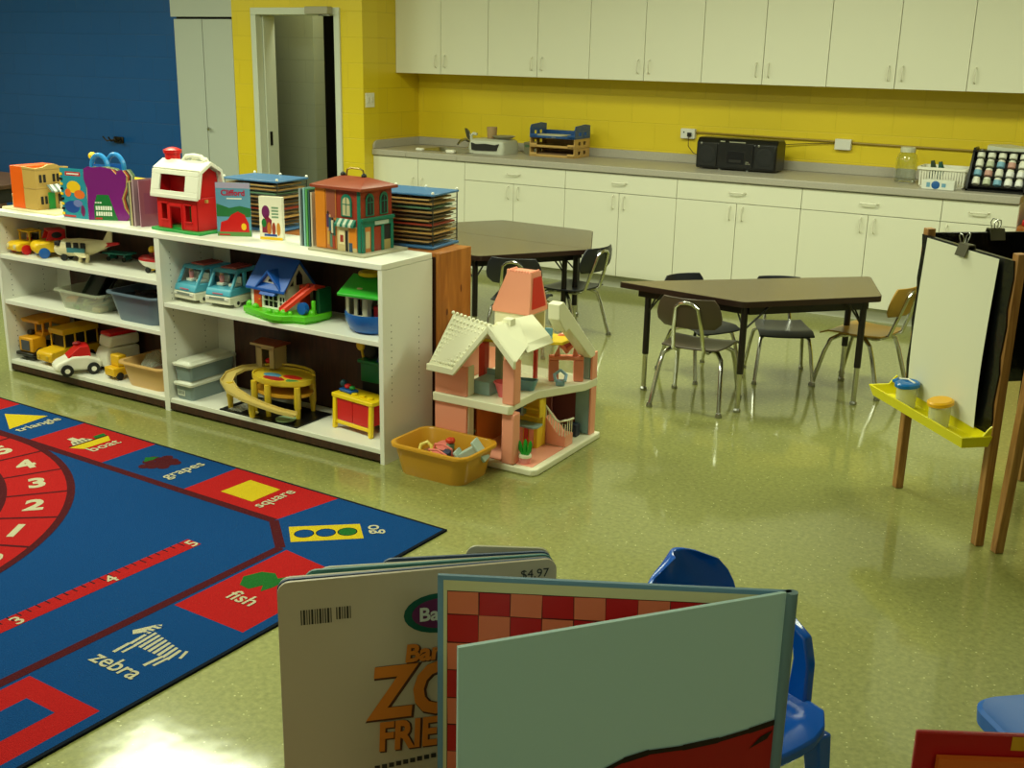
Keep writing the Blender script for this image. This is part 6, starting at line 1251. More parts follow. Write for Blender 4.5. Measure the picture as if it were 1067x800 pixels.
b.tube([(p[0], 0, p[1]) for p in hp], 0.008, SAL, 8, closed=True); b.prism([(-0.05, 0.1005), (-0.025, 0.1005), (-0.03, 0.14)], -0.006, 0.006, SAL, axis='y'); b.prism([(0.05, 0.1005), (0.025, 0.1005), (0.03, 0.14)], -0.006, 0.006, SAL, axis='y'); b.obj('heart_frame', q)
b = B(); b.prism([(p[0]*0.9, 0.155+(p[1]-0.155)*0.9) for p in hp], 0.003, 0.005, P('mirror_rose', (200, 80, 90), rough=0.15), axis='y'); b.obj('mirror', q)
q = dthing('doll_armchair', 'small blue doll chair in front of the heart mirror', -2.235, 4.235, 0.2945, 0.5)
b = B(); b.bb(-0.02, 0.02, -0.02, 0.02, 0, 0.022, P('doll_light_blue', (150, 190, 220))); b.obj('seat', q, bev=0.005)
b = B(); b.tube([(-0.02, -0.02, 0.023), (-0.026, 0.01, 0.045), (0, 0.024, 0.062), (0.026, 0.01, 0.045), (0.02, -0.02, 0.023)], 0.008, P('doll_light_blue', (150, 190, 220))); b.obj('backrest', q)
q = dthing('doll_chair', 'blue doll chair up in the dollhouse tower', -2.375, 4.22, 0.5022, 0.3)
b = B(); b.bb(-0.018, 0.018, -0.018, 0.018, 0.0, 0.015, P('doll_blue', (110, 160, 180))); b.obj('seat', q, bev=0.003)
q.location = (-2.285, 4.20, 0.5024)
b = B(); b.bb(-0.018, 0.018, 0.012, 0.018, 0.0152, 0.05, P('doll_blue', (110, 160, 180))); b.obj('backrest', q, bev=0.003)
b = B(); b.box((0, 0, 0.03), (0.05, 0.04, 0.06), M('doll_dark_navy', (30, 40, 60))); tag(b.obj('doll_television', bev=0.004), 'dark doll television beside the dollhouse stairs', 'doll furniture', (-2.215, 4.34, 0.0305), 0)
# ------------------------------------------------------------ activity tables
tabw = M('walnut_laminate', (104, 94, 74), rough=0.26, bump=(40, 0.03), var=0.08); edge_m = M('dark_table_edge', (46, 28, 22), rough=0.35)
legd = M('black_leg_paint', (26, 20, 20), rough=0.35)
TZ_ = 0.575
def table(name_label, poly, legs):
    cx, cy = sum(p[0] for p in poly)/len(poly), sum(p[1] for p in poly)/len(poly)
    t = thing('activity_table', name_label, 'table', (cx, cy, 0)); L_ = [(p[0]-cx, p[1]-cy) for p in poly]
    def rounded(P_, r=0.03):
        out = []; n = len(P_)
        for i in range(n):
            p, a, c = Vector(P_[i]), Vector(P_[i-1]), Vector(P_[(i+1) % n]); u_ = (a-p).normalized(); v_ = (c-p).normalized()
            for k in range(5):
                f_ = k/4; out.append(tuple((p+u_*r)*(1-f_)**2+p*2*f_*(1-f_)+(p+v_*r)*f_**2))
        return out
    rp_ = rounded(L_)
    b = B(); b.prism(rp_, TZ_-0.028, TZ_-0.001, edge_m); b.obj('edge_band', t)
    b = B(); b.prism([(p[0]*0.992, p[1]*0.992) for p in rp_], TZ_-0.0008, TZ_+0.0012, tabw); b.obj('tabletop', t)
    b = B(); n = len(L_)
    ins = [(p[0]*0.86, p[1]*0.86) for p in L_]
    for i in range(n):
        p, q = ins[i], ins[(i+1) % n]; d = Vector((q[0]-p[0], q[1]-p[1])); ln = d.length; a = atan2(d.y, d.x)
        b.box(((p[0]+q[0])/2, (p[1]+q[1])/2, TZ_-0.05), (ln, 0.02, 0.04), legd, R=Rz(a))
    b.obj('apron', t)
    for lx, ly in legs:
        x, y = lx-cx, ly-cy
        b = B(); b.cyl((x, y, TZ_-0.029), (x, y, 0.20), 0.017, legd, 14); l_ = b.obj('leg', t)
        b = B(); b.cyl((x, y, 0.1995), (x, y, 0.02), 0.013, chrome, 14); b.lathe([(0.018, 0.0), (0.019, 0.012), (0.012, 0.022)], (x, y, 0), steel, seg=14); b.obj('leg_insert', l_)
        b = B(); iv = Vector((-x, -y, 0)).normalized(); sd_ = Vector((-iv.y, iv.x, 0))
        for s_ in (-1, 1): dd = (iv*0.6+sd_*s_*0.8).normalized(); b.cyl((x, y, 0.42), (x+dd.x*0.12, y+dd.y*0.12, TZ_-0.03), 0.005, legd, 6)
        b.obj('brace', l_)
    return t
A_, B_, C_, D_ = (-2.443, 5.235), (-1.723, 5.135), (-1.196, 5.69), (-1.378, 6.20)
table('brown trapezoid activity table with four chairs, in front of the cream cabinets', [A_, B_, C_, D_], [(-1.737, 5.20), (-1.275, 5.66), (-2.29, 5.29), (-1.45, 6.08)])
import mathutils
HC, HR = Vector((-3.75, 6.10)), 0.745
hv = [HC+HR*Vector((cos(radians(a)), sin(radians(a)))) for a in (-64, -4, 56, 116, 176, 236)]
h1 = [hv[1], hv[2], hv[3], hv[4]]; h0 = [hv[4], hv[5], hv[0], hv[1]]
def insv(p, c, k=0.86): return (c.x+(p.x-c.x)*k, c.y+(p.y-c.y)*k)
for nm, hh in (('brown trapezoid activity table, far half of the pair behind the dollhouse', h1), ('brown trapezoid activity table, near half of the pair behind the dollhouse', h0)):
    c = sum(hh, Vector((0, 0)))/4
    hh2 = [c+(p-c)*0.997 for p in hh]
    table(nm, [tuple(p) for p in hh2], [insv(p, c, 0.80) for p in hh])
# ------------------------------------------------------------ school chairs
def chair(seat_rgb, label, loc, rz, nm, sc=1.0):
    t = thing('school_chair', label, 'chair', (loc[0], loc[1], 0), rz); t.scale = (sc, sc, sc)
    sm_ = M('chair_shell_'+nm, seat_rgb, rough=0.35)
    b = B(); rings = []; n = 9; SZ = 0.325
    for i in range(8):                                             # front (+x) to rear
        f_ = i/7; x = 0.165-0.335*f_; w_ = 0.165-0.02*f_*f_; z = SZ-0.028*max(0, 1-f_*4)**2-0.010*sin(pi*f_)
        top = [(x, w_*(2*k/(n-1)-1), z+0.008*abs(2*k/(n-1)-1)**2.5) for k in range(n)]
        rings.append(top+[(p[0], p[1], p[2]-0.009) for p in top[::-1]])
    b.loft(rings, sm_); b.obj('seat', t, bev=0.003)
    b = B(); rings = []
    for i in range(6):
        f_ = i/5; z = 0.435+0.155*f_; w_ = 0.15+0.016*sin(pi*min(1, f_*1.3)); 
        if i in (0, 5): w_ -= 0.022
        x = -0.185-0.035*f_; sec = [(x-0.035*(1-(2*k/(n-1)-1)**2), w_*(2*k/(n-1)-1), z) for k in range(n)]
        rings.append(sec+[(p[0]-0.009, p[1], p[2]) for p in sec[::-1]])
    b.loft(rings, sm_); b.obj('backrest', t, bev=0.003)
    b = B(); pts = [(0.02, -0.085, SZ-0.028), (-0.12, -0.082, SZ-0.026), (-0.185, -0.078, SZ+0.0), (-0.225, -0.07, 0.44), (-0.255, -0.055, 0.545), (-0.262, -0.03, 0.565), (-0.263, 0, 0.570), (-0.262, 0.03, 0.565), (-0.255, 0.055, 0.545), (-0.225, 0.07, 0.44), (-0.185, 0.078, SZ+0.0), (-0.12, 0.082, SZ-0.026), (0.02, 0.085, SZ-0.028)]
    b.tube(pts, 0.0105, chrome, 10); b.obj('back_frame', t)
    for sy in (-1, 1):
        b = B(); b.tube([(0.03, sy*0.06, SZ-0.030), (0.07, sy*0.11, SZ-0.032), (0.105, sy*0.145, SZ-0.055), (0.13, sy*0.155, SZ-0.12), (0.175, sy*0.175, 0.012)], 0.0115, chrome, 10); l_ = b.obj('leg', t)
        b = B(); b.lathe([(0.015, 0.0), (0.017, 0.008), (0.012, 0.024)], (0.177, sy*0.176, 0), steel, seg=12); b.obj('foot_cap', l_)
        b = B(); b.tube([(-0.03, sy*0.06, SZ-0.030), (-0.08, sy*0.12, SZ-0.032), (-0.12, sy*0.15, SZ-0.055), (-0.145, sy*0.16, SZ-0.12), (-0.20, sy*0.18, 0.012)], 0.0115, chrome, 10); l_ = b.obj('leg', t)
        b = B(); b.lathe([(0.015, 0.0), (0.017, 0.008), (0.012, 0.024)], (-0.202, sy*0.181, 0), steel, seg=12); b.obj('foot_cap', l_)
    return t
BRN, BLK, TANC = (74, 62, 50), (34, 36, 44), (172, 132, 52)
chair(BRN, 'brown school chair seen from behind at the front left of the trapezoid table', (-1.975, 5.245), radians(94), 'brown')
chair(BLK, 'black school chair behind the brown one, at the left of the table\'s far side', (-2.157, 5.76), radians(-30), 'black', 0.9)
chair(BLK, 'black school chair facing the camera in the middle of the table\'s far side', (-1.765, 5.945), radians(-62), 'black', 0.9)
chair(TANC, 'tan school chair with its back to the easel at the right end of the table', (-1.35, 6.02), radians(168), 'tan')
chair(BLK, 'dark school chair seen from behind, directly behind the dollhouse tower', (-3.27, 5.66), radians(108), 'black')
chair(BLK, 'dark school chair at the right tip of the far pair of tables', (-3.20, 6.12), radians(172), 'black')
chair(BLK, 'dark school chair mostly hidden beside the pine bookcase', (-3.78, 5.38), radians(100), 'black')
# ------------------------------------------------------------ easel
EF = Vector((-0.817, 4.6, 0)); ee = Vector((0.66156, -0.74989, 0)); en = Vector((0.74989, 0.66156, 0)); ea = atan2(ee.y, ee.x)
t = thing('easel', 'four sided wooden painting easel with black covered boards', 'easel', EF, ea)
# local x runs along the front board, local y points away from the camera
PW = 0.034
for x, y, h_ in ((0.0, 0.0, 1.085), (0.577, 0.0, 1.085), (0.647, 0.035, 1.02), (0.0, 0.577, 1.06), (0.577, 0.577, 1.06)):
    b = B(); tp = 0.0 if (x, y) != (0.647, 0.035) else 0.05
    b.loft([[(x+dx*PW/2, y+dy*PW/2, 0) for dx, dy in ((-1, -1), (1, -1), (1, 1), (-1, 1))], [(x+tp+dx*PW/2, y+dy*PW/2, h_) for dx, dy in ((-1, -1), (1, -1), (1, 1), (-1, 1))]], oak); b.obj('post', t, bev=0.003)
film = M('black_plastic_film', (12, 13, 14), rough=0.22, bump=(9, 0.9))
b = B(); rings = []
for i in range(12):
    z = 0.43+0.63*i/11; off = 0.006*sin(i*2.1)
    rings.append([(-0.005+off, -0.024, z), (0.30, -0.026-0.003*sin(i*1.3), z), (0.585+off, -0.024, z), (0.585+off, -0.008, z), (0.30, -0.008, z), (-0.005+off, -0.008, z)])
b.T = Matrix.Translation((0, 0, 0)); b.loft(rings, film); b.obj('front_board', t, smooth=60)
b = B(); b.bb(-0.024, -0.010, 0.02, 0.58, 0.44, 1.065, film); b.obj('side_board', t, bev=0.002)
b = B(); b.bb(0.02, 0.57, 0.585, 0.60, 0.44, 1.06, film); b.obj('rear_board', t, bev=0.002)
b = B(); b.bb(0.60, 0.615, 0.06, 0.56, 0.44, 1.0, film); b.obj('side_board', t, bev=0.002)
# yellow paint tray
TYL = P('tray_yellow', (232, 222, 20))
b = B()
def tr(x0, x1, y0, y1, z): return [(x0, y0, z), (x1, y0, z), (x1, y1, z), (x0, y1, z)]
b.loft([tr(-0.045, 0.60, -0.135, -0.03, 0.392), tr(-0.065, 0.615, -0.148, -0.028, 0.435), tr(-0.057, 0.607, -0.140, -0.030, 0.435), tr(-0.04, 0.595, -0.130, -0.032, 0.397)], TYL); b.obj('paint_tray', t, bev=0.003)
b = B(); b.prism([(-0.03, 0.435), (-0.028, 0.47), (-0.04, 0.46), (-0.06, 0.435)], 0.600, 0.607, TYL, axis='x'); b.prism([(-0.03, 0.435), (-0.028, 0.47), (-0.04, 0.46), (-0.06, 0.435)], -0.062, -0.055, TYL, axis='x'); b.obj('tray_ear', t)
# paper, clips
b = B(); rings = []
for i in range(14):
    f_ = i/13; z = 0.435+0.62*f_; bow = -0.010*sin(pi*f_)-0.004*(1-f_)**3
    x0 = 0.05; x1 = 0.517
    rings.append([(x0+(x1-x0)*k/6, -0.036+bow-0.004*sin(k*1.1+i*0.4)*(1-f_), z) for k in range(7)]+[(x0+(x1-x0)*k/6, -0.0352+bow-0.004*sin(k*1.1+i*0.4)*(1-f_), z) for k in range(6, -1, -1)])
b.loft(rings, M('easel_paper', (222, 222, 200), rough=0.85)); tag(b.obj('paper_sheet', smooth=60), 'large blank white paper sheet clipped to the easel', 'paper', EF, ea)
def clip(label, x, y, z, rot):
    c = thing('binder_clip', label, 'clip', EF+ee*x+en*y+Vector((0, 0, z)), ea+rot)
    b = B(); b.prism([(-0.022, -0.034), (-0.019, -0.034), (-0.004, 0.006), (0.014, 0.006), (0.026, -0.03), (0.029, -0.03), (0.018, 0.011), (-0.008, 0.011)], -0.032, 0.032, M('clip_grey', (90, 86, 70), rough=0.3, metal=0.5), axis='x'); b.obj('clip_body', c)
    for s_ in (-1, 1):
        b = B(); b.tube([(0.008*s_*0-0.014, 0.0+s_*0.008, 0.008), (-0.020, s_*0.012, 0.035), (-0.010, s_*0.016, 0.048), (0.006, s_*0.014, 0.044), (0.012, s_*0.009, 0.03), (0.006, s_*0.006, 0.008)] if rot else [(-0.020, s_*0.008, 0.008), (-0.026, s_*0.014, 0.035), (-0.016, s_*0.018, 0.048), (-0.004, s_*0.016, 0.044), (0.0, s_*0.010, 0.03), (-0.008, s_*0.006, 0.008)], 0.0022, steel, 6); b.obj('wire_handle', c)
clip('grey binder clip holding the white paper on the easel', 0.30, -0.03, 1.062, 0.0)
clip('binder clip on the black side board of the easel, further back', -0.017, 0.30, 1.068, pi/2)
# paint cups
def cup(label, x, lidc, sz, tilt):
    c = thing('paint_cup', label, 'cup', EF+ee*x+en*(-0.094)+Vector((0, 0, 0.3976)), ea); c.scale = (1.12, 1.12, 1.1)
    b = B(); b.lathe([(0.030, 0), (0.034, 0.004), (0.036, 0.072), (0.034, 0.072), (0.031, 0.006), (0.003, 0.004)], (0, 0, 0), M('cup_clear', (225, 228, 190), rough=0.2, alpha=0.45), seg=24); b.obj('cup_body', c)
    b = B(); b.T = Matrix.Translation((0, 0, 0.076)) @ Matrix.Rotation(tilt, 4, 'X'); b.lathe([(0.037, 0), (0.043, 0.003), (0.043, 0.014), (0.036, 0.019), (0.003, 0.018)], (0, 0, 0), lidc, seg=28); b.obj('lid', c)
    return c
c = cup('clear paint cup with bright blue lid in the yellow easel tray', 0.135, P('lid_blue', (10, 110, 190), rough=0.2), 1, 0.10)
b = B(); b.T = Matrix.Translation((0, 0, 0.076)) @ Matrix.Rotation(0.1, 4, 'X'); b.tube([(-0.04, -0.008, 0.012), (-0.062, -0.02, 0.006)], [0.012, 0.006], P('lid_blue', (10, 110, 190))); b.tube([(-0.045, -0.01, 0.019), (-0.01, 0.008, 0.024), (0.03, 0.012, 0.02)], 0.003, W_P, 6); b.obj('lid_spout', c)
cup('clear paint cup with orange-yellow lid in the yellow easel tray', 0.375, P('lid_amber', (240, 180, 20), rough=0.3), 1, 0.16)
b = B(); b.ball((0, 0, 0), 0.010, P('purple_pin', (60, 30, 120)), 10, 8); tag(b.obj('push_pin'), 'small purple knob on the left post of the easel', 'knob', EF+ee*(-0.025)+en*(-0.0)+Vector((0, 0, 0.985)), 0)

# ------------------------------------------------------------ blue plastic armchair
CB = P('chair_blue', (12, 88, 196), rough=0.16)
t = thing('plastic_armchair', 'glossy blue child armchair behind the light green book', 'chair', (-0.684, 2.19, 0), radians(-25.5))
b = B(); rings = []; n = 15
for i in range(9):
    f_ = i/8; x = 0.165-0.33*f_; w_ = 0.165-0.006*f_
    if i == 0: w_ -= 0.03
    z = 0.285-0.02*max(0, 1-f_*5)**2
    top = []
    for k in range(n):
        g = 2*k/(n-1)-1; zz = z+0.018*max(0, abs(g)-0.72)/0.28-0.008*(1-g*g)*sin(pi*f_); top.append((x-(0.012 if i == 0 else 0)*abs(g)**2, w_*g, zz))
    rings.append(top+[(p[0], p[1], p[2]-0.028) for p in top[::-1]])
b.loft(rings, CB); b.obj('seat', t, bev=0.006, smooth=60)
b = B(); rings = []                                                # rounded shield shaped back
for i in range(11):
    f_ = i/10; z = 0.275+0.325*f_; w_ = 0.155 if f_ < 0.45 else 0.155*math.sqrt(max(0.0, 1-((f_-0.45)/0.56)**2.2))+0.004; x = -0.165-0.05*f_
    sec = [(x+0.035*(abs(2*k/10-1)**2), w_*(2*k/10-1), z-0.0*abs(2*k/10-1)) for k in range(11)]
    rings.append(sec+[(p[0]-0.016, p[1], p[2]) for p in sec[::-1]])
b.loft(rings, CB); b.obj('backrest', t, bev=0.005, smooth=70)
for s_ in (-1, 1):
    b = B(); b.loft([[(x+dx*0.012*0+nx*u_, s_*(yy)+s_*v_, z+nz*u_) for u_, v_ in ((-hw, -0.014), (hw, -0.014), (hw, 0.014), (-hw, 0.014))] for x, yy, z, nx, nz, hw, dx in ((-0.165, 0.155, 0.43, 0, 1, 0.020, 0), (-0.10, 0.172, 0.447, 0, 1, 0.020, 0), (-0.01, 0.178, 0.447, 0.15, 0.98, 0.020, 0), (0.028, 0.178, 0.425, 0.75, 0.66, 0.024, 0), (0.042, 0.176, 0.38, 1, 0.0, 0.024, 0), (0.045, 0.170, 0.33, 1, 0, 0.026, 0), (0.048, 0.160, 0.28, 1, 0, 0.032, 0))], CB); b.obj('armrest', t, bev=0.006, smooth=60)
for x, y, dx, dy in ((0.13, 0.135, 0.02, 0.02), (0.13, -0.135, 0.02, -0.02), (-0.15, 0.135, -0.03, 0.015), (-0.15, -0.135, -0.03, -0.015)):
    b = B(); b.loft([[(x+dx+u_*0.016, y+dy+v_*0.016, 0.0) for u_, v_ in ((-1, -1), (1, -1), (1, 1), (-1, 1))], [(x+u_*0.026, y+v_*0.022, 0.258) for u_, v_ in ((-1, -1), (1, -1), (1, 1), (-1, 1))]], CB); b.obj('leg', t, bev=0.005)
# blue stool seat with yellow legs at the right edge
t = thing('toddler_stool', 'bright blue stool with yellow legs cut by the right edge of the photo', 'stool', (0.005, 2.49, 0), radians(40))
SB = P('stool_blue', (10, 90, 180), rough=0.42, spec=0.3)
b = B(); b.loft([[(p[0], p[1], z) for p in rrect(w_, w_, 0.06, 6)] for w_, z in ((0.31, 0.255), (0.335, 0.262), (0.34, 0.295), (0.325, 0.303), (0.29, 0.300))], SB); b.obj('seat', t)
for sx in (-1, 1):
    for sy in (-1, 1):
        b = B(); b.cyl((sx*0.13, sy*0.13, 0.0), (sx*0.12, sy*0.12, 0.2545), 0.018, P('stool_leg_yellow', (232, 186, 20)), 14); b.obj('leg', t)
# ------------------------------------------------------------ foreground display shelf and open books
FD = Vector((sin(YAW), cos(YAW), 0)); RD = Vector((cos(YAW), -sin(YAW), 0))
ZF = 1.125
t = thing('display_shelf', 'low wooden display shelf carrying the foreground books, below the frame', 'shelf unit', FD*0.64+RD*0.05, -YAW*-1*-1 if False else atan2(RD.y, RD.x))
wd = wood('shelf_maple', (150, 116, 74), (176, 140, 92), scale=(2, 20, 20))
b = B(); b.bb(-0.6, 0.6, -0.15, 0.15, ZF-0.025, ZF-0.001, wd); b.obj('top_board', t, bev=0.002)
for x in (-0.6, 0.578):
    b = B(); b.bb(x, x+0.022, -0.15, 0.15, 0, ZF-0.0255, wd); b.obj('side_panel', t, bev=0.002)
for z in (0.05, 0.42, 0.78):
    b = B(); b.bb(-0.577, 0.577, -0.145, 0.145, z, z+0.02, wd); b.obj('shelf_board', t)
b = B(); b.bb(-0.577, 0.577, 0.1452, 0.1498, 0.04, ZF-0.026, wd); b.obj('back_panel', t)
def panel(b, p0, p1, z0, z1, th, m_, side=1, rad=0.0):
    """upright board from p0 to p1 (world xy), local frame of the book"""
    p0, p1 = Vector(p0+(0,)) if len(p0) == 2 else Vector(p0), Vector(p1+(0,)) if len(p1) == 2 else Vector(p1)
    d = (p1-p0); L_ = d.length; d.normalize(); n = Vector((-d.y, d.x, 0))*th*side
    H_ = z1-z0
    if rad: out = [(0, 0), (L_, 0)]+[(L_-rad+rad*cos(a), H_-rad+rad*sin(a)) for a in [k*pi/10 for k in range(6)]]+[(rad-rad*cos(pi/2-a)*1, H_-rad+rad*sin(pi/2+a*0) if False else H_-rad+rad*cos(a)) if False else (rad-rad*sin(a), H_-rad+rad*cos(a)) for a in [k*pi/10 for k in range(6)]]
    else: out = [(0, 0), (L_, 0), (L_, H_), (0, H_)]
    f0 = [tuple(p0+d*x+Vector((0, 0, z0+z))) for x, z in out]; f1 = [tuple(Vector(p)+n) for p in f0]
    b.loft([f0, f1] if side < 0 else [f1, f0], m_)
    return d, L_
# board book: back cover faces the camera
P0, P1 = (-0.512, 0.545), (-0.363, 0.692)
c0 = Vector(((P0[0]+P1[0])/2, (P0[1]+P1[1])/2, ZF))
t = thing('board_book', 'beige-backed board book with orange zoo lettering standing open in the foreground', 'book', c0)
def loc_(p): return (p[0]-c0.x, p[1]-c0.y)
HB = 1.343-ZF
b = B(); cov = M('beige_book_cover', (205, 188, 160), rough=0.45)
d, LB_ = panel(b, loc_(P0), loc_(P1), 0, HB, 0.0025, cov, 1, rad=0.009)
nrm = Vector((d.y, -d.x, 0))
def on(b, x, z, lift=0.0004): return Vector(loc_(P0)+(0,))+d*x+Vector((0, 0, z))+nrm*lift
def prt(b, pts, m_, lift=0.0004): b.add([tuple(on(b, x, z, lift)) for x, z in pts], [tuple(range(len(pts)))], m_)
ik = I('dark_ink', (50, 46, 40)); og = I('zoo_orange', (226, 130, 40)); ogd = I('zoo_shadow', (90, 50, 24))
x = 0.016
for k in range(18):
    wk = (0.0008, 0.0014, 0.0006)[k % 3]; zz = (0.0 if k < 12 else 0.002)
    prt(b, [(x, HB-0.035+zz), (x+wk, HB-0.035+zz), (x+wk, HB-0.023), (x, HB-0.023)], ik); x += wk+(0.0010 if k != 11 else 0.0035)
U3, Z3 = tuple(d), (0, 0, 1)
b.text('$4.97', 0.010, on(b, 0.192, HB-0.011), U3, Z3, ik, depth=0.0001)
prt(b, ell(0.118, HB-0.036, 0.0265, 0.0165, 24), I('oval_green', (20, 90, 70)), 0.0003); prt(b, ell(0.120, HB-0.036, 0.0225, 0.0125, 24), I('oval_plum', (110, 40, 90)), 0.0006)
b.text('Barn', 0.0145, on(b, 0.122, HB-0.0365, 0.001), U3, Z3, I('white', (230, 230, 220)), depth=0.0001, bold=0.0004) if False else b.text('Ba', 0.0155, on(b, 0.1105, HB-0.0365, 0.001), U3, Z3, I('white', (230, 230, 220)), depth=0.0001, bold=0.0004)
for body, sz, xx, zz, wd_, sk in (('Barn', 0.020, 0.1105, HB-0.068, 1.0, 0.1), ('ZO', 0.060, 0.100, HB-0.101, 0.80, 0.12), ('FRIE', 0.034, 0.0935, HB-0.138, 0.74, 0.05)):
    b.text(body, sz, on(b, xx+0.0012, zz-0.001, 0.0005), U3, Z3, ogd, depth=0.0001, bold=sz*0.052, shear=sk, wide=wd_)
    b.text(body, sz, on(b, xx, zz, 0.0010), U3, Z3, og, depth=0.0001, bold=sz*0.034, shear=sk, wide=wd_)
b.text('Written by', 0.007, on(b, 0.095, HB-0.164, 0.0005), U3, Z3, ik, depth=0.0001) if False else [prt(b, [(0.068+k*0.0055, HB-0.166+k*0.0006), (0.072+k*0.0055, HB-0.166+k*0.0006), (0.072+k*0.0055, HB-0.162+k*0.0006), (0.068+k*0.0055, HB-0.162+k*0.0006)], ik) for k in range(11)]
b.obj('back_cover', t, smooth=20)
dn_ = Vector((-d.y, d.x, 0))
pgm = [P('board_leaf_%d' % k, c, rough=0.5) for k, c in enumerate(((70, 90, 130), (200, 190, 160), (90, 150, 150), (205, 200, 170)))]
spine = Vector(loc_(P1)+(0,))
for k, (ang, ln_) in enumerate(((0.012, LB_), (0.022, LB_-0.001), (0.045, LB_-0.02), (0.06, LB_-0.03), (0.085, 0.132))):
    dd = Matrix.Rotation(-ang, 3, 'Z') @ (-d); st_ = spine+dn_*(0.0028+0.0027*k)
    e_p = st_+dd*ln_; b = B(); panel(b, (e_p.x, e_p.y), (st_.x, st_.y), 0, HB-0.001*(k % 2), 0.0022, pgm[k % 4], 1, rad=0.009); b.obj('board_page', t, smooth=20)
dd = Matrix.Rotation(-0.28, 3, 'Z') @ (-d); st_ = spine+dn_*0.0175; e_p = st_+dd*0.066; b = B(); panel(b, (e_p.x, e_p.y), (st_.x, st_.y), 0, HB, 0.0025, pgm[3], 1, rad=0.009); b.obj('front_cover', t, smooth=20)
# hardcover picture book, opened toward the camera
S_, BL__, FL_ = (-0.176, 0.668), (-0.384, 0.562), (-0.320, 0.490)
c1 = Vector((-0.28, 0.58, ZF)); HH = 1.377-ZF
t = thing('picture_book', 'hardcover book with pale green cover and red checked endpapers standing open', 'book', c1)
def l1(p): return (p[0]-c1.x, p[1]-c1.y)
gcov = M('pale_green_cover', (192, 226, 228), rough=0.35)
b = B(); d1, L1 = panel(b, l1(BL__), l1(S_), 0, HH, 0.003, P('cover_blue_grey', (110, 150, 180), rough=0.35), 1); nr1 = Vector((d1.y, -d1.x, 0))
def onb(x, z, lf): return tuple(Vector(l1(BL__)+(0,))+d1*x+Vector((0, 0, z))+nr1*lf)
cmar = I('endpaper_cream', (214, 208, 160)); b.add([onb(x, z, 0.0004) for x, z in ((0.004, 0.003), (L1, 0.003), (L1, HH-0.003), (0.004, HH-0.003))], [(0, 1, 2, 3)], cmar)
cs = 0.0212; cr, cp_, cl_ = I('check_red', (190, 24, 28)), I('check_coral', (226, 118, 84)), I('check_line', (90, 20, 20))
random.seed(5)
b.add([onb(x, z, 0.0006) for x, z in ((0.0065, 0.004), (L1, 0.004), (L1, HH-0.0105), (0.0065, HH-0.0105))], [(0, 1, 2, 3)], cl_)
i = 0; xx = 0.007
while xx < L1-0.002:
    j = 0; zz = HH-0.011
    while zz > 0.006:
        x1_, z0_ = min(xx+cs-0.0007, L1), max(zz-cs+0.0007+(0.004 if j == 0 else 0), 0.004)
        w1, w2 = random.uniform(-0.0003, 0.0003), random.uniform(-0.0003, 0.0003)
        b.add([onb(xx+w1, z0_+w2, 0.0009), onb(x1_+w2, z0_+w1, 0.0009), onb(x1_-w1, zz+w2, 0.0009), onb(xx-w2, zz-w1, 0.0009)], [(0, 1, 2, 3)], cr if (i+j) % 2 else cp_)
        zz -= cs-(0.004 if j == 0 else 0); j += 1
    xx += cs; i += 1
b.obj('back_cover', t, smooth=20)
b = B(); d2, L2 = panel(b, l1(FL_), l1(S_), 0, HH, 0.003, gcov, 1); nr2 = Vector((d2.y, -d2.x, 0))
def onf(x, z, lf): return tuple(Vector(l1(FL_)+(0,))+d2*x+Vector((0, 0, z))+nr2*lf)
arc = [(0.078, 0.0), (0.078, HH-0.122), (0.086, HH-0.114), (0.097, HH-0.106), (0.112, HH-0.101), (0.130, HH-0.099), (0.155, HH-0.101), (0.182, HH-0.101), (0.205, HH-0.099), (0.228, HH-0.096), (0.228, 0.0)]
b.add([onf(x, z, 0.0004) for x, z in arc[::-1]][::-1], [tuple(range(len(arc)))][0:1] if False else [tuple(range(len(arc)-1, -1, -1))], I('cover_red', (170, 22, 22)))
ln = arc[1:-1]
for q in range(len(ln)-1):
    (xa, za), (xb, zb_) = ln[q], ln[q+1]; tk = 0.0017+0.0005*(q % 2); b.add([onf(xa, za-tk, 0.0008), onf(xb, zb_-tk, 0.0008), onf(xb, zb_+tk, 0.0008), onf(xa, za+tk, 0.0008)], [(0, 1, 2, 3)], I('black_outline', (20, 14, 14)))
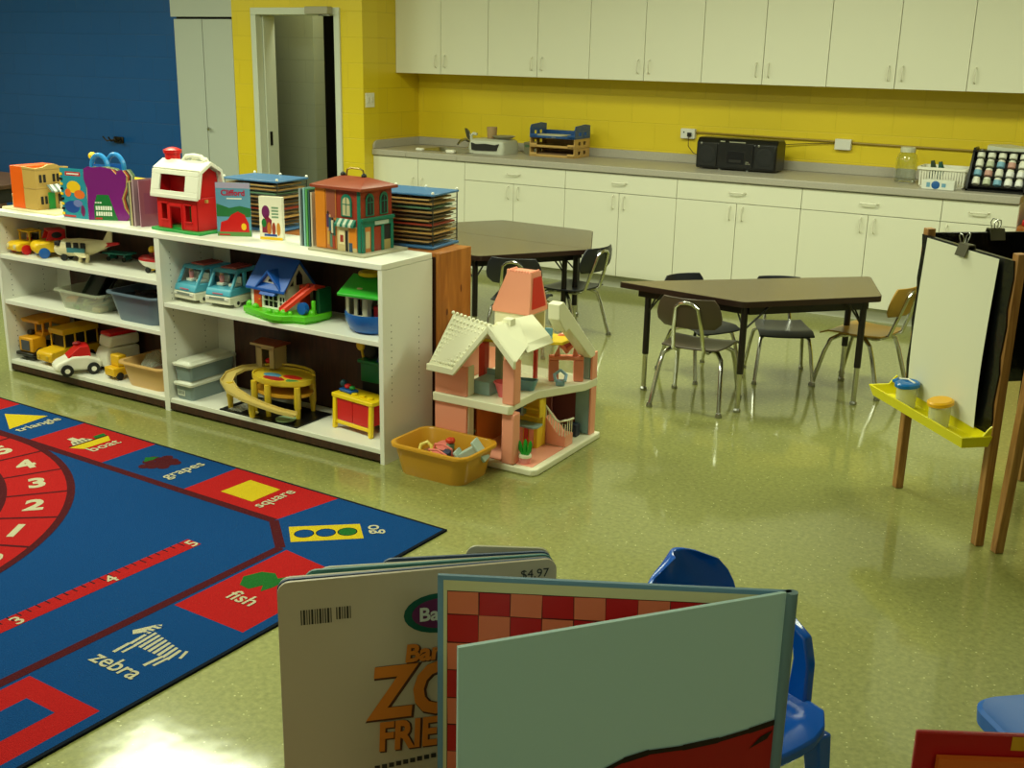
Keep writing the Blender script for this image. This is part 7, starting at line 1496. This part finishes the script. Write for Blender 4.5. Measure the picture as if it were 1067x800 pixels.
b.add([onf(x, z, 0.0010) for x, z in ((0.206, HH-0.113), (0.220, HH-0.108), (0.224, HH-0.102), (0.215, HH-0.105))], [(0, 1, 2, 3)], I('black_outline', (20, 14, 14)))
b.obj('front_cover', t, smooth=20)
b = B(); s3 = Vector(l1(S_)+(0,)); b.loft([[(s3.x+r_*cos(a), s3.y+r_*sin(a), z) for a in [k*pi/6 for k in range(12)]] for r_, z in ((0.0042, 0), (0.0042, HH))], M('spine_cloth', (110, 140, 150), rough=0.4)); b.obj('spine', t)
# red bordered book at the lower right
ctr = Vector((-0.035, 0.80, ZF))
t = thing('picture_book', 'red bordered book with orange page peeking in at the bottom right', 'book', (-0.054, 0.7615, ZF), atan2(RD.y, RD.x)-0.03)
HR_ = 1.262-ZF
b = B(); b.box((0.035, 0, HR_/2), (0.17, 0.004, HR_), P('book_crimson', (170, 14, 20), rough=0.3)); b.add([(x, -0.0024, z) for x, z in ((0.016, HR_-0.012), (0.118, HR_-0.012), (0.118, HR_-0.001), (0.016, HR_-0.001))], [(0, 1, 2, 3)], I('mustard_band', (200, 150, 30))); b.obj('cover', t, bev=0.001)
b = B(); b.box((0.045, -0.006, (HR_-0.017)/2), (0.16, 0.006, HR_-0.017), P('book_orange_page', (210, 100, 24), rough=0.5)); b.box((0.05, -0.0095, (HR_-0.03)/2), (0.15, 0.0008, HR_-0.03), M('page_picture', (60, 40, 24), rough=0.5)); b.obj('page_block', t)

# dark side table standing well behind the left end of the shelves
t = thing('side_table', 'dark brown wooden side table behind the left end of the shelves', 'table', (-7.62, 5.22, 0), 0)
dbw = wood('dark_brown_table_wood', (64, 40, 26), (88, 58, 38), scale=(2, 14, 14))
b = B(); b.box((0, 0, 0.735), (1.1, 0.6, 0.03), dbw); b.obj('tabletop', t, bev=0.004)
b = B(); b.box((0, 0, 0.67), (1.02, 0.52, 0.0995), dark); b.obj('apron', t, bev=0.003)
for sx in (-1, 1):
    for sy in (-1, 1):
        b = B(); b.box((sx*0.48, sy*0.23, 0.31), (0.06, 0.06, 0.6195), dbw); b.obj('leg', t, bev=0.004)
